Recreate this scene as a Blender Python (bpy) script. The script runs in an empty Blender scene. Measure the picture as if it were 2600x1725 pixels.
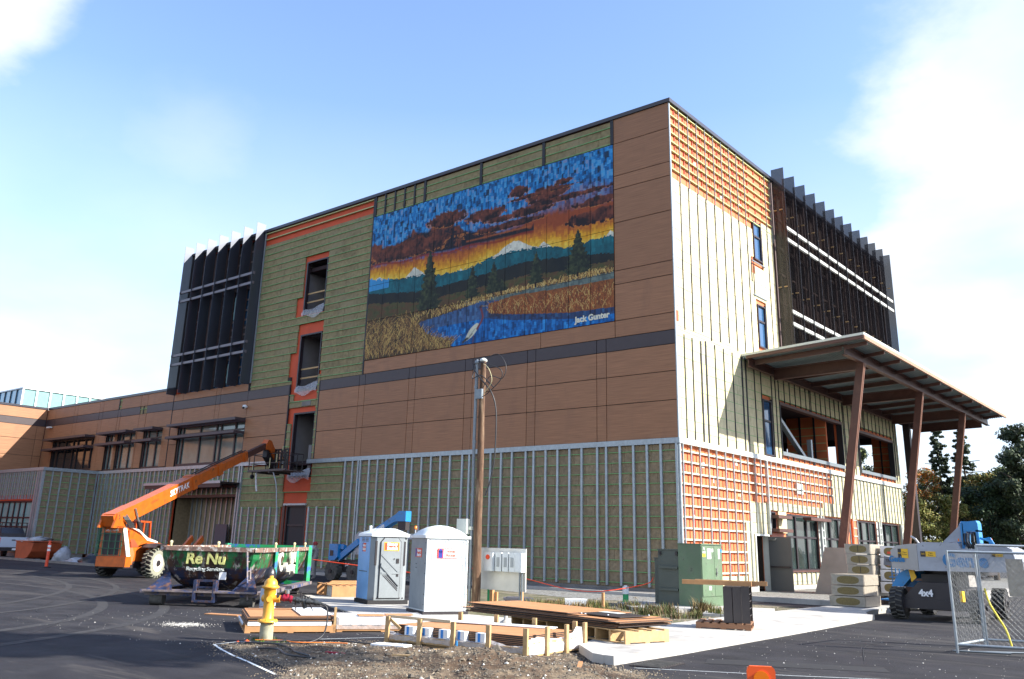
import bpy, math, random
import numpy as np
from mathutils import Vector, Matrix
random.seed(7)
rs = np.random.RandomState(11)
SC = bpy.context.scene
COL = SC.collection
R = math.radians
# ------------------------------------------------------------------ camera
cam_d = bpy.data.cameras.new('camera')
cam = bpy.data.objects.new('camera', cam_d); COL.objects.link(cam)
cam_d.sensor_fit = 'HORIZONTAL'; cam_d.sensor_width = 36.0
cam_d.lens = 2234.2 / 2600 * 36
cam_d.shift_x = 0.00911; cam_d.shift_y = -0.05377
cam_d.clip_start = 0.1; cam_d.clip_end = 4000
right = Vector((0.77034234, 0.63711475, 0.02564136))
down = Vector((-0.16070129, 0.23290686, -0.95912955))
fwd = Vector((-0.61704763, 0.7347375, 0.28180317))
mw = Matrix((( right.x, -down.x, -fwd.x, 19.1105), (right.y, -down.y, -fwd.y, -35.1408), (right.z, -down.z, -fwd.z, 1.95), (0, 0, 0, 1)))
cam.matrix_world = mw
SC.camera = cam
CAMP = Vector((19.11, -35.14, 1.95))
# ------------------------------------------------------------------ light
SUN = Vector((1.0, 0.48, 0.71)).normalized()       # direction towards the sun
SUN_EL = math.asin(SUN.z)
SUN_AZ = math.atan2(SUN.x, SUN.y)                  # clockwise from +Y
CLOUDS = ((0.02, 0.945, 0.31, 16.6, .040, .34, .85), (-0.85, 0.19, 0.53, 7.6, .020, .16, 1.0), (-0.80, 0.433, 0.416, 2.5, .06, .30, .30), (-0.87, 0.33, 0.33, 2.5, .06, .34, .25),
          (0.5, -0.7, 0.4, 20, .04, .4, 1.0), (-.5, -.8, .5, 16, .04, .4, 1.0), (.8, .1, .55, 9, .04, .3, .8))
w = bpy.data.worlds.new('World'); SC.world = w; w.use_nodes = True
nt = w.node_tree; nt.nodes.clear()
def wn(t, **k):
    n = nt.nodes.new(t)
    for a, b in k.items(): setattr(n, a, b)
    return n
sky = wn('ShaderNodeTexSky', sky_type='NISHITA', sun_disc=False)
sky.sun_elevation = SUN_EL; sky.sun_rotation = SUN_AZ
sky.air_density = 1.0; sky.dust_density = 0.8; sky.ozone_density = 1.6
tc = wn('ShaderNodeTexCoord')
sep = wn('ShaderNodeSeparateXYZ'); nt.links.new(tc.outputs['Generated'], sep.inputs[0])
# project the direction on a cloud deck: (x, y) / (z + c)
addz = wn('ShaderNodeMath', operation='ADD'); addz.inputs[1].default_value = 0.22
mxz = wn('ShaderNodeMath', operation='MAXIMUM'); mxz.inputs[1].default_value = 0.02
nt.links.new(sep.outputs[2], mxz.inputs[0]); nt.links.new(mxz.outputs[0], addz.inputs[0])
dx = wn('ShaderNodeMath', operation='DIVIDE'); dy = wn('ShaderNodeMath', operation='DIVIDE')
nt.links.new(sep.outputs[0], dx.inputs[0]); nt.links.new(addz.outputs[0], dx.inputs[1])
nt.links.new(sep.outputs[1], dy.inputs[0]); nt.links.new(addz.outputs[0], dy.inputs[1])
cmb = wn('ShaderNodeCombineXYZ'); nt.links.new(dx.outputs[0], cmb.inputs[0]); nt.links.new(dy.outputs[0], cmb.inputs[1])
cmb.inputs[2].default_value = CLOUD_SEED = 3.1
n1 = wn('ShaderNodeTexNoise'); n1.inputs['Scale'].default_value = 1.7; n1.inputs['Detail'].default_value = 9; n1.inputs['Roughness'].default_value = 0.58
nt.links.new(cmb.outputs[0], n1.inputs['Vector'])
# cloud banks: each a rough-edged patch of sky around a direction (the last three lie behind the camera)
prev = None
for (cx_, cy_, cz_, rad, soft, amp, top_) in CLOUDS:
    dv = Vector((cx_, cy_, cz_)).normalized()
    dp = wn('ShaderNodeVectorMath', operation='DOT_PRODUCT'); nt.links.new(tc.outputs['Generated'], dp.inputs[0]); dp.inputs[1].default_value = dv
    ac = wn('ShaderNodeMath', operation='ARCCOSINE'); nt.links.new(dp.outputs['Value'], ac.inputs[0])
    ns = wn('ShaderNodeMath', operation='MULTIPLY_ADD'); ns.inputs[1].default_value = -amp; nt.links.new(n1.outputs[0], ns.inputs[0]); nt.links.new(ac.outputs[0], ns.inputs[2])
    m1 = wn('ShaderNodeMapRange', interpolation_type='SMOOTHSTEP'); m1.inputs[1].default_value = R(rad) - amp * .5 - soft; m1.inputs[2].default_value = R(rad) - amp * .5 + soft; m1.inputs[3].default_value = top_; m1.inputs[4].default_value = 0.0
    nt.links.new(ns.outputs[0], m1.inputs[0])
    if prev is None: prev = m1.outputs[0]
    else:
        q = wn('ShaderNodeMath', operation='MAXIMUM'); nt.links.new(prev, q.inputs[0]); nt.links.new(m1.outputs[0], q.inputs[1]); prev = q.outputs[0]
mr = wn('ShaderNodeMapRange'); mr.inputs[1].default_value = 0.0; mr.inputs[2].default_value = 0.46; mr.inputs[3].default_value = 0.85; mr.inputs[4].default_value = 0.0
nt.links.new(sep.outputs[2], mr.inputs[0])
mx = wn('ShaderNodeMath', operation='MAXIMUM'); nt.links.new(prev, mx.inputs[0]); nt.links.new(mr.outputs[0], mx.inputs[1])
n2 = wn('ShaderNodeTexNoise'); n2.inputs['Scale'].default_value = 2.2; n2.inputs['Detail'].default_value = 5
nt.links.new(cmb.outputs[0], n2.inputs['Vector'])
cr = wn('ShaderNodeValToRGB')
cr.color_ramp.elements[0].position = 0.35; cr.color_ramp.elements[0].color = (3.1, 3.6, 4.3, 1)
cr.color_ramp.elements[1].position = 0.65; cr.color_ramp.elements[1].color = (4.5, 4.6, 4.7, 1)
nt.links.new(n2.outputs[0], cr.inputs[0])
skm = wn('ShaderNodeMix', data_type='RGBA', blend_type='MULTIPLY'); skm.inputs[0].default_value = 1; skm.inputs[7].default_value = (1.22, 1.25, 1.40, 1)
nt.links.new(sky.outputs[0], skm.inputs[6])
mixc = wn('ShaderNodeMix', data_type='RGBA')
nt.links.new(mx.outputs[0], mixc.inputs[0]); nt.links.new(skm.outputs[2], mixc.inputs[6]); nt.links.new(cr.outputs[0], mixc.inputs[7])
bg = wn('ShaderNodeBackground'); bg.inputs[1].default_value = 0.12
nt.links.new(mixc.outputs[2], bg.inputs[0])
wo = wn('ShaderNodeOutputWorld'); nt.links.new(bg.outputs[0], wo.inputs[0])
sd = bpy.data.lights.new('sun', 'SUN'); sd.energy = 5.0; sd.angle = R(0.53); sd.color = (1.0, 0.95, 0.86)
sun = bpy.data.objects.new('sun', sd); COL.objects.link(sun)
sun.rotation_euler = (-SUN).to_track_quat('-Z', 'Y').to_euler(); sun.location = (40, 20, 60)
SC.view_settings.view_transform = 'Standard'; SC.view_settings.look = 'None'
SC.view_settings.exposure = 1.22; SC.view_settings.gamma = 1.0
SC.view_settings.use_curve_mapping = False
SC.cycles.max_bounces = 6; SC.cycles.transparent_max_bounces = 24
SC.cycles.caustics_reflective = False; SC.cycles.caustics_refractive = False
SC.cycles.use_denoising = True
# ------------------------------------------------------------------ materials
MATS = {}
def M(name, col, rough=0.7, metal=0.0, var=0.12, vs=2.5, stretch=(1, 1, 1), rnd=0.0, bump=0.0, bs=30.0, spec=0.5,
      alpha=1.0, second=None, s2=1.0, s2lo=0.5, s2hi=0.62, trans=0.0, emit=None, coat=0.0, hue=0.0, attr=None):
    if name in MATS: return MATS[name]
    m = bpy.data.materials.new(name); m.use_nodes = True; MATS[name] = m
    t = m.node_tree; N = t.nodes; L = t.links; b = N['Principled BSDF']
    b.inputs['Roughness'].default_value = rough; b.inputs['Metallic'].default_value = metal
    b.inputs['Specular IOR Level'].default_value = spec
    if coat: b.inputs['Coat Weight'].default_value = coat; b.inputs['Coat Roughness'].default_value = 0.15
    geo = N.new('ShaderNodeNewGeometry')
    mp = N.new('ShaderNodeMapping'); mp.inputs['Scale'].default_value = stretch
    L.new(geo.outputs['Position'], mp.inputs['Vector'])
    if attr:
        a = N.new('ShaderNodeVertexColor'); a.layer_name = attr; cur = a.outputs[0]
    else:
        rgb = N.new('ShaderNodeRGB'); rgb.outputs[0].default_value = (*col, 1); cur = rgb.outputs[0]
    if second:
        nz = N.new('ShaderNodeTexNoise'); nz.inputs['Scale'].default_value = s2; nz.inputs['Detail'].default_value = 6; nz.inputs['Roughness'].default_value = 0.65
        L.new(mp.outputs[0], nz.inputs['Vector'])
        rp = N.new('ShaderNodeValToRGB'); rp.color_ramp.elements[0].position = s2lo; rp.color_ramp.elements[1].position = s2hi
        L.new(nz.outputs[0], rp.inputs[0])
        mm = N.new('ShaderNodeMix'); mm.data_type = 'RGBA'; L.new(rp.outputs[0], mm.inputs[0]); L.new(cur, mm.inputs[6]); mm.inputs[7].default_value = (*second, 1)
        cur = mm.outputs[2]
    if var:
        nz = N.new('ShaderNodeTexNoise'); nz.inputs['Scale'].default_value = vs; nz.inputs['Detail'].default_value = 5
        L.new(mp.outputs[0], nz.inputs['Vector'])
        r = N.new('ShaderNodeMapRange'); r.inputs[1].default_value = 0.3; r.inputs[2].default_value = 0.7; r.inputs[3].default_value = 1 - var; r.inputs[4].default_value = 1 + var
        L.new(nz.outputs[0], r.inputs[0])
        mm = N.new('ShaderNodeMix'); mm.data_type = 'RGBA'; mm.blend_type = 'MULTIPLY'; mm.inputs[0].default_value = 1
        L.new(cur, mm.inputs[6]); L.new(r.outputs[0], mm.inputs[7]); cur = mm.outputs[2]
    if rnd:
        oi = N.new('ShaderNodeObjectInfo')
        r = N.new('ShaderNodeMapRange'); r.inputs[3].default_value = 1 - rnd; r.inputs[4].default_value = 1 + rnd
        L.new(oi.outputs['Random'], r.inputs[0])
        mm = N.new('ShaderNodeMix'); mm.data_type = 'RGBA'; mm.blend_type = 'MULTIPLY'; mm.inputs[0].default_value = 1
        L.new(cur, mm.inputs[6]); L.new(r.outputs[0], mm.inputs[7]); cur = mm.outputs[2]
    L.new(cur, b.inputs['Base Color'])
    if bump:
        nz = N.new('ShaderNodeTexNoise'); nz.inputs['Scale'].default_value = bs; nz.inputs['Detail'].default_value = 4
        L.new(mp.outputs[0], nz.inputs['Vector'])
        bp = N.new('ShaderNodeBump'); bp.inputs['Strength'].default_value = bump; bp.inputs['Distance'].default_value = 0.02
        L.new(nz.outputs[0], bp.inputs['Height']); L.new(bp.outputs[0], b.inputs['Normal'])
    if alpha < 1: b.inputs['Alpha'].default_value = alpha
    if trans: b.inputs['Transmission Weight'].default_value = trans
    if emit:
        b.inputs['Emission Color'].default_value = (*emit, 1); b.inputs['Emission Strength'].default_value = 1.0
    return m
def screen_mat(name, col, rough, hole, spec=0.6, metal=0.0):
    """perforated or thin see-through sheet: part of the light goes straight through"""
    m = bpy.data.materials.new(name); m.use_nodes = True; MATS[name] = m
    t = m.node_tree; b = t.nodes['Principled BSDF']; o = t.nodes['Material Output']
    b.inputs['Base Color'].default_value = (*col, 1); b.inputs['Roughness'].default_value = rough; b.inputs['Specular IOR Level'].default_value = spec; b.inputs['Metallic'].default_value = metal
    tr = t.nodes.new('ShaderNodeBsdfTransparent'); mx_ = t.nodes.new('ShaderNodeMixShader'); mx_.inputs[0].default_value = hole
    t.links.new(b.outputs[0], mx_.inputs[1]); t.links.new(tr.outputs[0], mx_.inputs[2]); t.links.new(mx_.outputs[0], o.inputs[0])
    return m
M('cladding', (0.325, 0.152, 0.072), 0.62, var=0.20, vs=1.6, stretch=(0.5, 0.5, 16), rnd=0.06)
M('dark_panel', (0.050, 0.034, 0.036), 0.5, var=0.08)
M('membrane', (0.03, 0.025, 0.025), 0.9, var=0)
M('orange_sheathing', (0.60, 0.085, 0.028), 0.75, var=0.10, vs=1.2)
M('orange_sheathing_sunny', (0.63, 0.165, 0.058), 0.75, var=0.10, vs=1.2)  # same sheathing, colour lightened to carry the sunlight on the end wall
M('wool_board', (0.275, 0.225, 0.115), 0.95, var=0.20, vs=5, rnd=0.13, bump=0.5, bs=26, second=(0.18, 0.135, 0.07), s2=1.6, s2lo=0.5, s2hi=0.75)
M('wool_board_brown', (0.255, 0.195, 0.120), 0.95, var=0.22, vs=6, rnd=0.12, bump=0.5, bs=26)
M('wool_board_sunlit', (0.575, 0.515, 0.32), 0.95, var=0.10, vs=4, rnd=0.05, bump=0.3, bs=26, second=(0.42, 0.36, 0.15), s2=2.2, s2lo=0.62, s2hi=0.8)  # same wool as the shaded wall, sunlit tone put into the colour
M('green_girt', (0.18, 0.42, 0.15), 0.6, var=0.12)
M('pale_girt', (0.47, 0.50, 0.22), 0.6, var=0.08)
M('galv', (0.36, 0.40, 0.42), 0.38, metal=0.35, var=0.12, vs=8, rnd=0.06)
M('galv_dark', (0.20, 0.23, 0.25), 0.4, metal=0.4, var=0.12, vs=8)
M('coping', (0.028, 0.028, 0.042), 0.35, var=0.05)
M('black_strip', (0.018, 0.018, 0.022), 0.6, var=0.0)
M('frame_dark', (0.022, 0.014, 0.018), 0.45, var=0)
M('glass_dark', (0.012, 0.017, 0.022), 0.05, spec=0.9, var=0)
M('glass_grey', (0.15, 0.20, 0.19), 0.07, spec=0.9, var=0.25, vs=0.8)
M('glass_store', (0.022, 0.035, 0.034), 0.03, spec=1.0, var=0.5, vs=0.9, bump=0.35, bs=1.1)
M('steel_brown', (0.082, 0.034, 0.026), 0.5, var=0.10, vs=4)
M('steel_edge', (0.36, 0.20, 0.12), 0.5, var=0.1)
M('deck', (0.23, 0.30, 0.32), 0.5, metal=0.1, var=0.1)
M('white_flash', (0.62, 0.66, 0.62), 0.4, var=0.05)
M('concrete', (0.43, 0.41, 0.37), 0.85, var=0.12, vs=1.2, bump=0.25, bs=20, second=(0.30, 0.285, 0.26), s2=0.7, s2lo=0.5, s2hi=0.72)
M('concrete_grey', (0.20, 0.185, 0.165), 0.85, var=0.18, vs=2, bump=0.2, bs=20)
M('asphalt', (0.0155, 0.0145, 0.018), 0.9, var=0.35, vs=1.3, bump=0.5, bs=60, spec=.3, second=(0.030, 0.029, 0.031), s2=0.28, s2lo=0.45, s2hi=0.68)
M('gravel_grey', (0.20, 0.20, 0.185), 0.95, var=0.45, vs=14, bump=0.9, bs=30, second=(0.10, 0.09, 0.08), s2=5)
M('dirt', (0.085, 0.052, 0.028), 0.95, var=0.45, vs=7, bump=0.9, bs=22, second=(0.165, 0.122, 0.075), s2=1.3, s2lo=0.45, s2hi=0.6)
M('grass_base', (0.085, 0.085, 0.035), 0.95, var=0.5, vs=4, bump=0.8, bs=20, second=(0.17, 0.145, 0.10), s2=1.1, s2lo=0.42, s2hi=0.6)
M('stone', (0.20, 0.160, 0.110), 0.9, var=0.4, vs=30)
M('chalk', (0.62, 0.66, 0.66), 0.8, var=0.2, vs=14)
M('lumber', (0.44, 0.29, 0.135), 0.75, var=0.16, vs=4, stretch=(3, 3, 3), rnd=0.10)
M('lumber_orange', (0.46, 0.24, 0.10), 0.75, var=0.14, vs=4, rnd=0.08)
M('panel_wood_face', (0.50, 0.235, 0.10), 0.55, var=0.10, vs=3)
M('panel_core', (0.030, 0.022, 0.020), 0.6, var=0.1, rnd=0.2)
M('white_plastic', (0.72, 0.76, 0.75), 0.45, var=0.05)
M('grey_plastic', (0.30, 0.33, 0.335), 0.5, var=0.08, vs=3)
M('blue_plastic', (0.17, 0.39, 0.70), 0.5, var=0.08, vs=3)
M('foam_white', (0.80, 0.83, 0.84), 0.7, var=0.03)
M('tape_blue', (0.02, 0.22, 0.65), 0.5, var=0)
M('film', (0.62, 0.60, 0.60), 0.25, var=0.2, vs=8, alpha=0.42, bump=1.0, bs=9, spec=0.8)
M('hydrant_yellow', (0.72, 0.35, 0.035), 0.42, var=0.10, vs=6)
M('brass_red', (0.30, 0.012, 0.035), 0.4, var=0.15)
M('black_rubber', (0.016, 0.015, 0.016), 0.75, var=0.1)
M('rubber_dusty', (0.085, 0.08, 0.07), 0.9, var=0.35, vs=9)
M('rubber_pale', (0.25, 0.25, 0.19), 0.9, var=0.15, vs=9)
M('pole_wood', (0.105, 0.056, 0.030), 0.85, var=0.4, vs=2.2, stretch=(9, 9, 1.2), bump=0.5, bs=12, second=(0.30, 0.21, 0.13), s2=0.9, s2lo=0.5, s2hi=0.7)
M('lift_orange', (0.52, 0.105, 0.008), 0.42, var=0.14, vs=4, coat=0.3, second=(0.22, 0.075, 0.025), s2=2.4, s2lo=.56, s2hi=.85)
M('lift_orange_dark', (0.40, 0.06, 0.02), 0.5, var=0.12)
M('lift_cream', (0.70, 0.66, 0.60), 0.5, var=0.05)
M('dark_metal', (0.025, 0.02, 0.022), 0.5, var=0.15)
M('bare_steel', (0.40, 0.40, 0.40), 0.3, metal=0.8, var=0.1)
M('genie_blue', (0.012, 0.21, 0.50), 0.42, var=0.06, coat=0.2)
M('genie_grey', (0.33, 0.35, 0.39), 0.42, var=0.12, vs=3, coat=0.2, second=(0.20, 0.19, 0.18), s2=2.2, s2lo=.55, s2hi=.85)
M('decal_yellow', (0.80, 0.47, 0.02), 0.5, var=0)
M('decal_white', (0.80, 0.80, 0.80), 0.5, var=0)
M('decal_red', (0.72, 0.07, 0.02), 0.5, var=0.0)
M('decal_navy', (0.02, 0.03, 0.25), 0.5, var=0)
M('decal_blue', (0.02, 0.16, 0.36), 0.4, var=0)
M('beacon', (0.9, 0.20, 0.01), 0.2, var=0)
M('box_green', (0.105, 0.165, 0.095), 0.5, var=0.10, vs=2, second=(0.13, 0.15, 0.11), s2=3, s2lo=.5, s2hi=.8)
M('box_green_dark', (0.075, 0.09, 0.075), 0.55, var=0.06, vs=2)
M('wool_bale', (0.20, 0.155, 0.065), 0.95, var=0.15, vs=20)
M('bale_wrap', (0.34, 0.30, 0.24), 0.35, var=0.15, vs=10, bump=0.4, bs=9, spec=0.6)
M('bale_wrap_white', (0.72, 0.70, 0.68), 0.4, var=0.06, vs=10, bump=0.4, bs=9)
M('louver_brown', (0.055, 0.045, 0.042), 0.5, var=0.1)
M('cone_orange', (0.85, 0.10, 0.01), 0.5, var=0.05)
M('reflective', (0.8, 0.8, 0.8), 0.4, var=0)
M('paint_green', (0.015, 0.30, 0.10), 0.5, var=0.1)
M('pipe_green', (0.02, 0.09, 0.05), 0.5, var=0.1)
M('tape_red', (0.80, 0.07, 0.02), 0.5, var=0)
M('bag_white', (0.36, 0.37, 0.40), 0.5, var=0.15, vs=6, bump=0.8, bs=7)
M('bag_black', (0.02, 0.018, 0.022), 0.35, var=0.1, bump=0.8, bs=7)
M('truck_white', (0.50, 0.56, 0.66), 0.35, var=0.03, coat=0.5)
M('wire', (0.03, 0.03, 0.032), 0.5, var=0)
M('rope_yellow', (0.75, 0.60, 0.03), 0.6, var=0)
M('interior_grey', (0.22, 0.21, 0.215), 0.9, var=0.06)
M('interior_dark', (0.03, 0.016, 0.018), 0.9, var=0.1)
M('skylight_glass', (0.20, 0.36, 0.35), 0.25, spec=0.4, var=0.1)
M('skylight_blue', (0.16, 0.36, 0.52), 0.1, spec=0.9, var=0.1)
M('mural_paint', (1, 1, 1), 0.75, var=0.0, attr='paint')
M('leaf', (1, 1, 1), 0.7, var=0, attr='tint', spec=0.25)
M('bark', (0.06, 0.042, 0.03), 0.9, var=0.2)
M('skin', (0.5, 0.28, 0.2), 0.6, var=0)
M('jacket', (0.45, 0.42, 0.38), 0.8, var=0.1)
M('trousers', (0.05, 0.05, 0.06), 0.8, var=0.1)
M('hat', (0.25, 0.02, 0.02), 0.7, var=0)
# skip hull: painted steel, green top band, blue-black lower part, chipped and rusted
def skip_mat():
    m = bpy.data.materials.new('skip_paint'); m.use_nodes = True; MATS['skip_paint'] = m
    t = m.node_tree; N = t.nodes; L = t.links; b = N['Principled BSDF']; b.inputs['Roughness'].default_value = 0.5
    g = N.new('ShaderNodeNewGeometry'); s = N.new('ShaderNodeSeparateXYZ'); L.new(g.outputs['Position'], s.inputs[0])
    zr = N.new('ShaderNodeMapRange'); zr.inputs[1].default_value = 1.02; zr.inputs[2].default_value = 1.06; L.new(s.outputs[2], zr.inputs[0])
    c1 = N.new('ShaderNodeMix'); c1.data_type = 'RGBA'; c1.inputs[6].default_value = (0.010, 0.022, 0.060, 1); c1.inputs[7].default_value = (0.008, 0.15, 0.042, 1)
    L.new(zr.outputs[0], c1.inputs[0]); cur = c1.outputs[2]
    for (sc, lo, hi, col, st) in ((1.7, 0.47, 0.55, (0.060, 0.028, 0.018, 1), (1, 1, .7)), (4.2, 0.55, 0.59, (0.36, 0.33, 0.29, 1), (1, 1, .5)), (6, 0.56, 0.62, (0.13, 0.05, 0.025, 1), (1, 1, .3)), (2.6, 0.56, 0.60, (0.03, 0.02, 0.018, 1), (1, 1, .45))):
        mp = N.new('ShaderNodeMapping'); mp.inputs['Scale'].default_value = st; L.new(g.outputs['Position'], mp.inputs[0])
        nz = N.new('ShaderNodeTexNoise'); nz.inputs['Scale'].default_value = sc; nz.inputs['Detail'].default_value = 9; nz.inputs['Roughness'].default_value = .7; L.new(mp.outputs[0], nz.inputs['Vector'])
        rp = N.new('ShaderNodeValToRGB'); rp.color_ramp.elements[0].position = lo; rp.color_ramp.elements[1].position = hi; L.new(nz.outputs[0], rp.inputs[0])
        mm = N.new('ShaderNodeMix'); mm.data_type = 'RGBA'; L.new(rp.outputs[0], mm.inputs[0]); L.new(cur, mm.inputs[6]); mm.inputs[7].default_value = col; cur = mm.outputs[2]
    L.new(cur, b.inputs['Base Color'])
skip_mat()
def add_layer(name, scale, lo, hi, col, stretch=(1, 1, 1), rot=0.0, dist=0.0):
    # one more worn or dusty layer over a finished material
    t = MATS[name].node_tree; N = t.nodes; L = t.links; b = N['Principled BSDF']; src = b.inputs['Base Color'].links[0].from_socket
    g = N.new('ShaderNodeNewGeometry'); mp = N.new('ShaderNodeMapping'); mp.inputs['Scale'].default_value = stretch; mp.inputs['Rotation'].default_value = (0, 0, rot); L.new(g.outputs['Position'], mp.inputs[0])
    nz = N.new('ShaderNodeTexNoise'); nz.inputs['Scale'].default_value = scale; nz.inputs['Detail'].default_value = 7; nz.inputs['Roughness'].default_value = .6; nz.inputs['Distortion'].default_value = dist; L.new(mp.outputs[0], nz.inputs['Vector'])
    rp = N.new('ShaderNodeValToRGB'); rp.color_ramp.elements[0].position = lo; rp.color_ramp.elements[1].position = hi; L.new(nz.outputs[0], rp.inputs[0])
    mm = N.new('ShaderNodeMix'); mm.data_type = 'RGBA'; L.new(rp.outputs[0], mm.inputs[0]); L.new(src, mm.inputs[6]); mm.inputs[7].default_value = (*col, 1); L.new(mm.outputs[2], b.inputs['Base Color'])
add_layer('asphalt', .30, .52, .70, (.050, .046, .044), (.35, 1.6, 1), .5, 1.2)
add_layer('asphalt', 1.1, .60, .72, (.065, .058, .052), (.25, 1.8, 1), -.2, .8)
add_layer('asphalt', 3.0, .66, .70, (.012, .011, .013), (1, 1, 1), 0, 0)
add_layer('cladding', .9, .55, .85, (.24, .115, .062), (1, 1, .35)); add_layer('galv', 2.5, .55, .8, (.26, .27, .27), (1, 1, .3)); add_layer('wool_board_brown', .5, .5, .8, (.24, .19, .12)); add_layer('wool_board', .45, .5, .8, (.30, .25, .15)); add_layer('steel_brown', 1.5, .55, .8, (.15, .075, .055))
M('mesh_wire', (0.22, 0.235, 0.24), 0.5, metal=.3, var=.1)
add_layer('lift_orange', 5, .60, .70, (.10, .05, .025), (1, 1, .5)); add_layer('genie_grey', 6, .62, .70, (.12, .11, .10)); add_layer('genie_blue', 4, .58, .72, (.05, .12, .18)); add_layer('box_green', 7, .62, .70, (.06, .07, .05))
add_layer('concrete', 1.4, .58, .75, (.24, .22, .195)); add_layer('white_wall', 2.5, .60, .85, (.42, .41, .37), (1, 1, .5)) if 'white_wall' in MATS else None
screen_mat('fin_screen', (0.085, 0.095, 0.12), 0.42, 0.24, 1.0, 0.6)
screen_mat('fin_screen_brown', (0.030, 0.026, 0.028), 0.30, 0.30, 0.5)
# ------------------------------------------------------------------ mesh helpers
class MB:
    def __init__(s): s.v = []; s.f = []; s.mi = []; s.cur = 0; s.smooth = []; s.sm = False
    def add(s, vs, fs):
        o = len(s.v); s.v += [tuple(v) for v in vs]
        for f in fs: s.f.append(tuple(i + o for i in f)); s.mi.append(s.cur); s.smooth.append(s.sm)
        return s
    def box(s, x0, x1, y0, y1, z0, z1):
        return s.add([(x0,y0,z0),(x1,y0,z0),(x1,y1,z0),(x0,y1,z0),(x0,y0,z1),(x1,y0,z1),(x1,y1,z1),(x0,y1,z1)],
                     [(0,3,2,1),(4,5,6,7),(0,1,5,4),(1,2,6,5),(2,3,7,6),(3,0,4,7)])
    def beam(s, p, q, w, h, up=(0, 0, 1)):
        p = Vector(p); q = Vector(q); d = (q - p).normalized(); u = Vector(up)
        if abs(d.dot(u)) > 0.98: u = Vector((1, 0, 0))
        a = d.cross(u).normalized() * w / 2; b = a.cross(d).normalized() * h / 2
        vs = [p - a - b, p + a - b, p + a + b, p - a + b, q - a - b, q + a - b, q + a + b, q - a + b]
        return s.add(vs, [(0,3,2,1),(4,5,6,7),(0,1,5,4),(1,2,6,5),(2,3,7,6),(3,0,4,7)])
    def cyl(s, p, q, r0, r1=None, n=12, caps=True):
        r1 = r0 if r1 is None else r1
        p = Vector(p); q = Vector(q); d = (q - p).normalized(); u = Vector((0, 0, 1)) if abs(d.z) < 0.95 else Vector((1, 0, 0))
        a = d.cross(u).normalized(); b = a.cross(d).normalized()
        vs = []
        for c, r in ((p, r0), (q, r1)):
            for i in range(n):
                t = 2 * math.pi * i / n; vs.append(c + a * math.cos(t) * r + b * math.sin(t) * r)
        fs = [(i, (i + 1) % n, n + (i + 1) % n, n + i) for i in range(n)]
        o = s.sm; s.sm = True; s.add(vs, [tuple(reversed(f)) for f in fs]); s.sm = o
        if caps: s.add(vs, [tuple(range(n)), tuple(range(2 * n - 1, n - 1, -1))])
        return s
    def lathe(s, c, prof, n=18):
        """prof: (r, z) list, axis z through c"""
        vs = []
        for r, z in prof:
            for i in range(n):
                t = 2 * math.pi * i / n; vs.append((c[0] + r * math.cos(t), c[1] + r * math.sin(t), c[2] + z))
        fs = []
        for k in range(len(prof) - 1):
            for i in range(n):
                fs.append((k*n+i, k*n+(i+1)%n, (k+1)*n+(i+1)%n, (k+1)*n+i))
        o = s.sm; s.sm = True; s.add(vs, fs); s.sm = o
        s.add(vs[:n], [tuple(range(n-1, -1, -1))]); s.add(vs[-n:], [tuple(range(n))])
        return s
    def prism(s, pts, z0, z1):
        n = len(pts); vs = [(x, y, z0) for x, y in pts] + [(x, y, z1) for x, y in pts]
        a = sum(pts[i][0]*pts[(i+1)%n][1]-pts[(i+1)%n][0]*pts[i][1] for i in range(n))
        fs = [(i, (i+1)%n, n+(i+1)%n, n+i) for i in range(n)] + [tuple(range(n-1,-1,-1)), tuple(range(n, 2*n))]
        if a < 0: fs = [tuple(reversed(f)) for f in fs]
        return s.add(vs, fs)
    def extr(s, prof, axis, a0, a1):
        """prof: 2D points (u, v); axis 0: extrude along x with (y,z)=(u,v); axis 1: along y with (x,z)=(u,v)"""
        n = len(prof)
        if axis == 0: vs = [(a0, u, v) for u, v in prof] + [(a1, u, v) for u, v in prof]
        else: vs = [(u, a0, v) for u, v in prof] + [(u, a1, v) for u, v in prof]
        return s.add(vs, [(i, (i+1)%n, n+(i+1)%n, n+i) for i in range(n)] + [tuple(range(n-1,-1,-1)), tuple(range(n, 2*n))])
    def tube(s, pts, r, n=6):
        for i in range(len(pts) - 1): s.cyl(pts[i], pts[i+1], r, r, n, caps=(i in (0, len(pts) - 2)))
        return s
    def mesh(s, name, mats):
        me = bpy.data.meshes.new(name); me.from_pydata(s.v, [], s.f)
        for m in (mats if isinstance(mats, (list, tuple)) else [mats]): me.materials.append(MATS[m])
        me.polygons.foreach_set('material_index', s.mi); me.polygons.foreach_set('use_smooth', s.smooth); me.update(); return me
    def build(s, name, mats, parent=None, loc=(0, 0, 0), rz=0.0, **tags):
        o = bpy.data.objects.new(name, s.mesh(name, mats)); COL.objects.link(o); o.location = loc; o.rotation_euler = (0, 0, rz)
        if parent: o.parent = parent
        for k, v in tags.items(): o[{'cat': 'category'}.get(k, k)] = v
        return o
def thing(name, label, cat, loc=(0, 0, 0), rz=0.0, group=None):
    o = bpy.data.objects.new(name, None); COL.objects.link(o); o.location = loc; o.rotation_euler = (0, 0, rz)
    o.empty_display_size = 0.3
    o['label'] = label; o['category'] = cat
    if group: o['group'] = group
    return o
UNIT = {}
def unit(mat):
    if mat not in UNIT:
        b = MB().box(-.5, .5, -.5, .5, -.5, .5); UNIT[mat] = b.mesh('piece_' + mat, mat)
    return UNIT[mat]
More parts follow.
